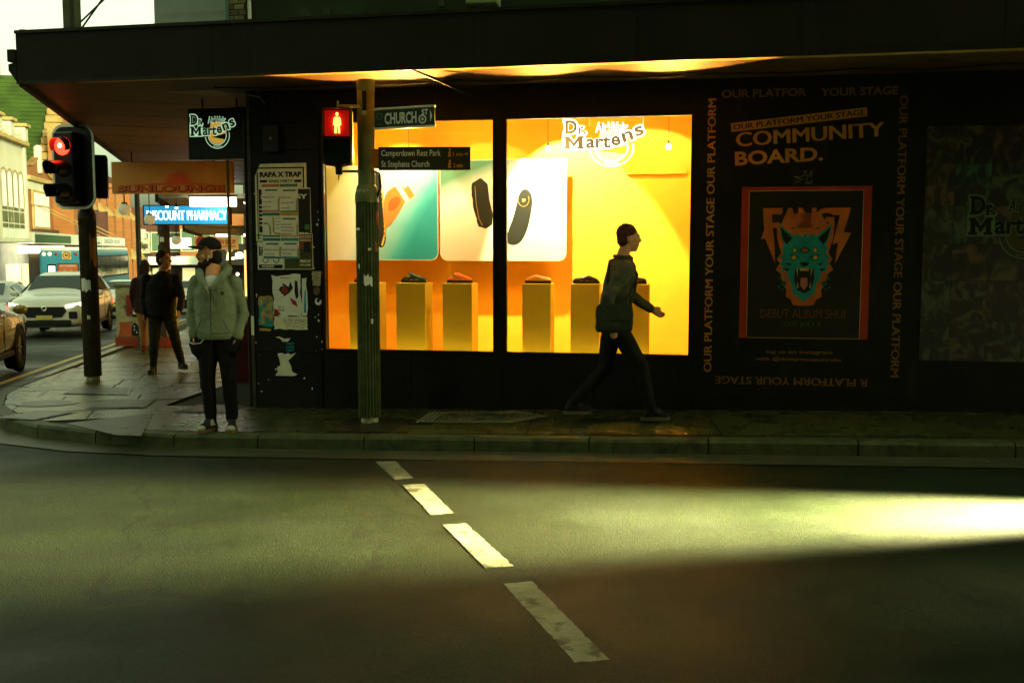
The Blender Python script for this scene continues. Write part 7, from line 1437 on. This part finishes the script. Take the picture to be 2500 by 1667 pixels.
# ribbed hem and cuffs
hm = MB(); vs = []
for (z, rx, ry) in ((0.858, 0.172, 0.122), (0.862, 0.181, 0.130), (0.905, 0.187, 0.136), (0.915, 0.180, 0.129)): vs += ring_pts(z, rx, ry)[:-1]
hm.add(vs, [(i * 28 + k, i * 28 + (k + 1) % 28, (i + 1) * 28 + (k + 1) % 28, (i + 1) * 28 + k) for i in range(3) for k in range(28)], True); hm.build('hem_band', M_HRIB, man)
MB().tube(ring_pts(0.918, 0.186, 0.135), 0.004, 6, False).build('hem_seam', mat('seam_dark', (0.10, 0.11, 0.06), 0.9), man)
for s, w_, e_ in ((-1, V['wrl'], V['ell']), (1, V['wrr'], V['elr'])):
    d_ = (w_ - e_).normalized(); MB().tube([w_ - d_ * 0.05, w_ - d_ * 0.045, w_ + d_ * 0.02, w_ + d_ * 0.025], [0.046, 0.052, 0.049, 0.042], 14).build('cuff', M_HRIB, man)
    # kangaroo pocket edge
    MB().tube([(s * 0.095, -0.113, 1.05), (s * 0.128, -0.104, 0.98), (s * 0.150, -0.092, 0.93)], 0.005, 6).build('pocket_seam', MATS['seam_dark'], man)
for sg in (-1, 1):
    pk = MB(); pk.tube([(sg * 0.185, 0.0, 0.875), (sg * 0.178, -0.02, 0.82), (sg * 0.158, -0.04, 0.75), (sg * 0.138, -0.03, 0.66)], [0.050, 0.068, 0.062, 0.02], 12)
    fuse(pk, 0.011, 3, 'pocketed_hand', M_BLKT, man, 0.004, 14)
# hood lying round the neck, open to a V over a white tee
hd_ = MB()
for s in (-1, 1): hd_.tube([(s * 0.012, -0.148, 1.285), (s * 0.055, -0.142, 1.36), (s * 0.098, -0.105, 1.43), (s * 0.120, -0.03, 1.475), (s * 0.105, 0.06, 1.50), (s * 0.05, 0.115, 1.505), (0, 0.125, 1.505)], [0.012, 0.026, 0.036, 0.042, 0.046, 0.050, 0.050], 10)
hd_.ball((0, 0.12, 1.43), (0.12, 0.06, 0.10), 12, 8); fuse(hd_, 0.0095, 3, 'hood', M_HOOD, man, 0.004, 14)
te = MB(); te.ball((0, -0.056, 1.375), (0.086, 0.084, 0.098), 18, 12); te.v = [(x, y_, z) if z > 1.28 else (x * 0.6, y_, z) for x, y_, z in te.v]; te.build('white_tee', mat('white_cotton', (0.66, 0.68, 0.58), 0.8, 0.05, 30), man)
nkm = MB(); nkm.tube([(-0.02, 0.0, 1.53), (-0.008, -0.035, 1.455), (0, -0.06, 1.415)], [0.060, 0.064, 0.070], 14); fuse(nkm, 0.010, 2, 'neck_front', SKIN, man)
zp = [(0, -0.143, 1.285), (0.002, -0.146, 1.2), (0.0, -0.141, 1.08), (-0.004, -0.138, 0.98), (-0.004, -0.134, 0.87)]
MB().tube(zp, 0.0055, 6).build('zip', mat('zip_dark', (0.07, 0.08, 0.045), 0.6), man)
for s in (-1, 1): MB().tube([(s * 0.055, -0.158, 1.36), (s * 0.075, -0.160, 1.30), (s * 0.095 + (0.02 if s < 0 else 0) * -1, -0.155, 1.22)], 0.0045, 6).build('drawstring', mat('drawstring', (0.15, 0.17, 0.09), 0.8), man)
MB().lathe([(0.001, -0.004), (0.017, -0.003), (0.018, 0.004)], 14, (0.106, -0.134, 1.285), 'Y').build('chest_badge', mat('badge_dark', (0.02, 0.022, 0.014), 0.5), man)
MB().bbox(0.096, 0.116, -0.1405, -0.1385, 1.2815, 1.2885, 0.001).build('chest_badge', mat('badge_grey', (0.22, 0.20, 0.14), 0.5), man)
eb_ = MB(); eb_.ball((-0.080, -0.004, -0.012), 0.010, 8, 6).tube([(-0.082, -0.006, -0.014), (-0.080, -0.02, -0.035)], 0.004, 6)
eb_ = MB(); eb_.ball((0.082, -0.006, -0.014), 0.011, 8, 6).tube([(0.084, -0.006, -0.014), (0.080, -0.016, -0.05)], 0.005, 6); eb_.xf(HT); eb_.build('earbud', mat('white_plastic', (0.7, 0.7, 0.6), 0.4), man)
co = [(-0.262, -0.03, 0.96), (-0.268, -0.06, 0.93), (-0.255, -0.085, 0.885), (-0.235, -0.10, 0.845), (-0.17, -0.13, 0.822), (-0.10, -0.145, 0.832), (-0.07, -0.15, 0.865)]
MB().tube(co, 0.0042, 6).build('earphone_cord', MATS['white_plastic'], man); MB().tube([(-0.262, -0.03, 0.96), (-0.235, -0.075, 0.975), (-0.215, -0.08, 0.955)], 0.0042, 6).build('earphone_cord', MATS['white_plastic'], man)
br = MB(); br.ball((0, -0.050, -0.090), (0.057, 0.056, 0.040), 14, 10).ball((0, -0.045, -0.115), (0.040, 0.045, 0.032), 12, 8)
for s in (-1, 1): br.ball((s * 0.050, -0.018, -0.070), (0.021, 0.042, 0.040), 10, 8).ball((s * 0.066, 0.006, -0.030), (0.010, 0.014, 0.034), 8, 6).ball((s * 0.022, -0.092, -0.036), (0.022, 0.012, 0.009), 8, 6)
br.xf(HT); fuse(br, 0.007, 2, 'beard', mat('beard_hair', (0.028, 0.014, 0.008), 0.8, 0.4, 80, 0.6, 250), man, 0.004, 70)
hr = MB(); hr.ball((0, 0.042, 0.0), (0.079, 0.075, 0.085), 14, 10).ball((0, 0.07, -0.035), (0.060, 0.05, 0.05), 12, 8); hr.xf(HT); fuse(hr, 0.009, 2, 'hair', HAIR, man, 0.003, 50)
cp = MB(); cp.ball((0, 0.008, 0.080), (0.090, 0.108, 0.088), 18, 12); cp.v = [(x, y_, max(z, 0.066 + (0.02 if y_ < 0 else -0.015))) for x, y_, z in cp.v]; cp.tube([(0, 0.008, 0.163), (0, 0.008, 0.172)], 0.010, 8)
cp.xf(HT); fuse(cp, 0.008, 2, 'cap', mat('black_cap', (0.012, 0.011, 0.009), 0.8, 0.2, 30), man)
bm_ = MB(); vs = []; n = 13
for i in range(n):
    a = R(200 + 140 * i / (n - 1)); 
    for (r0, zz) in ((0.092, 0.086), (0.150, 0.086), (0.176, 0.078)): vs.append((r0 * math.cos(a) * (0.82 if r0 > 0.1 else 0.95), 0.0 + r0 * math.sin(a) * 1.06, zz - 0.12 * (r0 * math.cos(a)) ** 2 / 0.05 * 0.35))
top_ = vs; bot_ = [(x, y_, z - 0.006) for x, y_, z in vs]; q = len(vs)
fs = [(i * 3 + k, i * 3 + k + 1, i * 3 + k + 4, i * 3 + k + 3) for i in range(n - 1) for k in range(2)]; bm_.add(top_ + bot_, fs + [tuple(q + a for a in f[::-1]) for f in fs] + [(i * 3 + 2, q + i * 3 + 2, q + i * 3 + 5, i * 3 + 5) for i in range(n - 1)], True)
bm_.xf(HT); bm_.build('cap_brim', MATS['black_cap'], man)
for s, a_, yw in ((-1, V['ankl'], R(-18)), (1, V['ankr'], R(10))):
    T_ = Matrix.Translation(a_) @ Matrix.Rotation(yw, 4, 'Z'); m_ = MB(); m_.ball((0, -0.150, -0.056), (0.042, 0.042, 0.030), 12, 8); m_.xf(T_); m_.build('toe_cap', mat('white_toe', (0.36, 0.39, 0.26), 0.6, 0.15, 30), man)
    m_ = MB(); m_.prism([(x, y_, -0.098) for x, y_ in [(0.052 * math.cos(t * 0.3142), -0.055 + 0.142 * math.sin(t * 0.3142)) for t in range(20)]], (0, 0, 0.022)); m_.xf(T_); m_.build('shoe_sole', mat('brown_gum_sole', (0.16, 0.10, 0.03), 0.7), man)
    m_ = MB(); m_.bbox(0.036, 0.042, -0.06, 0.02, -0.05, 0.01, 0.002); m_.xf(T_); m_.build('side_stripe', MATS['white_toe'], man)

# ---- walkers further along the footpath
w1 = Vector((-5.02, 14.25, gz(-5.02, 14.25)))
J1 = dict(head=(0.06, 0.0, 1.62), neck=(0.04, 0.02, 1.46), chest=(0.02, 0.0, 1.23), pel=(0.0, 0.02, 0.93), hipl=(-0.085, 0.02, 0.86), hipr=(0.09, 0.02, 0.86), kneel=(-0.10, -0.06, 0.48), kneer=(0.17, 0.08, 0.48), ankl=(-0.13, -0.02, 0.10), ankr=(0.22, 0.30, 0.13),
          shl=(-0.19, 0.02, 1.36), shr=(0.21, 0.02, 1.36), ell=(-0.25, 0.08, 1.08), elr=(0.29, -0.06, 1.09), wrl=(-0.23, -0.02, 0.86), wrr=(0.27, -0.20, 0.92))
person('man in a black jacket and dark jeans striding along the footpath behind the hooded man', w1, R(12), J1, mat('black_jacket', (0.009, 0.008, 0.005), 0.7, 0.3, 8, 0.3, 40), mat('dark_jeans', (0.022, 0.026, 0.014), 0.8, 0.25, 20, 0.3, 120), mat('dark_shoe', (0.014, 0.013, 0.010), 0.5), SKIND, HAIR, yaw=R(70), bulk=1.05, coat_low=0.80, toes=(R(-10), R(30)), vox=0.014)
w2 = Vector((-6.72, 18.3, gz(-6.72, 18.3)))
J2 = dict(head=(0.0, 0.0, 1.56), neck=(0.0, 0.02, 1.41), chest=(0.0, 0.0, 1.19), pel=(0.0, 0.02, 0.90), hipl=(-0.08, 0.02, 0.84), hipr=(0.08, 0.02, 0.84), kneel=(-0.08, 0.06, 0.47), kneer=(0.09, -0.08, 0.47), ankl=(-0.08, 0.22, 0.13), ankr=(0.09, -0.10, 0.10),
          shl=(-0.17, 0.02, 1.31), shr=(0.17, 0.02, 1.31), ell=(-0.23, 0.04, 1.05), elr=(0.23, 0.04, 1.05), wrl=(-0.22, -0.06, 0.84), wrr=(0.22, -0.06, 0.84))
person('person in a dark maroon coat and tan trousers walking away beside the cabinet', w2, R(190), J2, mat('maroon_coat', (0.022, 0.007, 0.005), 0.75, 0.3, 8), mat('tan_trousers', (0.30, 0.15, 0.05), 0.8, 0.2, 10), mat('red_boot', (0.10, 0.02, 0.012), 0.5), SKIND, HAIR, yaw=0, bulk=1.08, coat_low=0.74, hairkind='long', vox=0.016)
w3 = Vector((-5.45, 17.6, gz(-5.45, 17.6)))
person('person in black clothes half hidden behind the striding man', w3, R(185), {k: (v[0], v[1], v[2] * 0.985) for k, v in J2.items()}, mat('charcoal_coat', (0.022, 0.020, 0.015), 0.75, 0.2, 8), mat('black_jeans', (0.02, 0.02, 0.015), 0.8), MATS['dark_shoe'], SKIND, HAIR, yaw=0, coat_low=0.80, vox=0.016)
# ---- passer-by in front of the window, walking to the right with a bag behind the hip
w4 = Vector((0.98, 9.22, gz(0.98, 9.22)))
J4 = dict(head=(0.0, -0.10, 1.70), neck=(0.0, -0.05, 1.54), chest=(0.0, -0.02, 1.30), pel=(0.0, 0.03, 0.98), hipl=(-0.085, 0.03, 0.90), hipr=(0.085, 0.03, 0.90), kneel=(-0.09, -0.20, 0.54), kneer=(0.09, 0.10, 0.50), ankl=(-0.09, -0.30, 0.13), ankr=(0.09, 0.40, 0.17),
          shl=(-0.19, -0.02, 1.43), shr=(0.19, -0.02, 1.43), ell=(-0.23, 0.14, 1.17), elr=(0.23, -0.16, 1.18), wrl=(-0.22, 0.10, 0.94), wrr=(0.20, -0.36, 1.05))
pb, PT, PV = person('passer-by in an olive jacket with a dark bag striding past the window', w4, R(96), J4, mat('olive_jacket', (0.065, 0.068, 0.032), 0.75, 0.3, 8, 0.25, 40), mat('black_trouser', (0.008, 0.008, 0.005), 0.75, 0.3, 12), MATS['dark_shoe'], SKIN, mat('brown_hair', (0.06, 0.025, 0.01), 0.7, 0.3, 50), yaw=0, bulk=1.03, coat_low=0.92, vox=0.013)
cl_ = MB(); cl_.tube([(0.075 * math.cos(t * 0.6283), -0.045 + 0.080 * math.sin(t * 0.6283), 1.535 + 0.012 * math.sin(t * 0.6283)) for t in range(11)], 0.020, 8, False); fuse(cl_, 0.010, 2, 'collar', MATS['olive_jacket'], pb)
MB().tube([(0.19 * math.cos(t * 0.2618), 0.03 + 0.135 * math.sin(t * 0.2618), 0.945) for t in range(25)], 0.010, 6, False).build('jacket_hem', MATS['olive_jacket'], pb)
bag = tag(empty('shoulder_bag', w4, R(96)), 'dark green shoulder bag hanging at the hip of the passer-by', 'bag')
bgm = MB(); bgm.bbox(-0.33, -0.21, -0.08, 0.26, 0.86, 1.12, 0.04); fuse(bgm, 0.014, 3, 'pouch', mat('bag_green', (0.018, 0.028, 0.012), 0.6, 0.3, 12, 0.3, 50), bag, 0.010, 8)
MB().bbox(-0.338, -0.318, -0.06, 0.24, 0.97, 1.125, 0.008).build('flap', MATS['bag_green'], bag)
MB().tube([(-0.25, -0.05, 1.09), (-0.205, -0.11, 1.22), (-0.09, -0.155, 1.38), (0.05, -0.125, 1.505), (0.10, -0.04, 1.535), (0.05, 0.07, 1.50), (-0.10, 0.125, 1.36), (-0.215, 0.14, 1.22), (-0.25, 0.20, 1.09)], 0.014, 8).build('strap', MATS['bag_green'], bag)
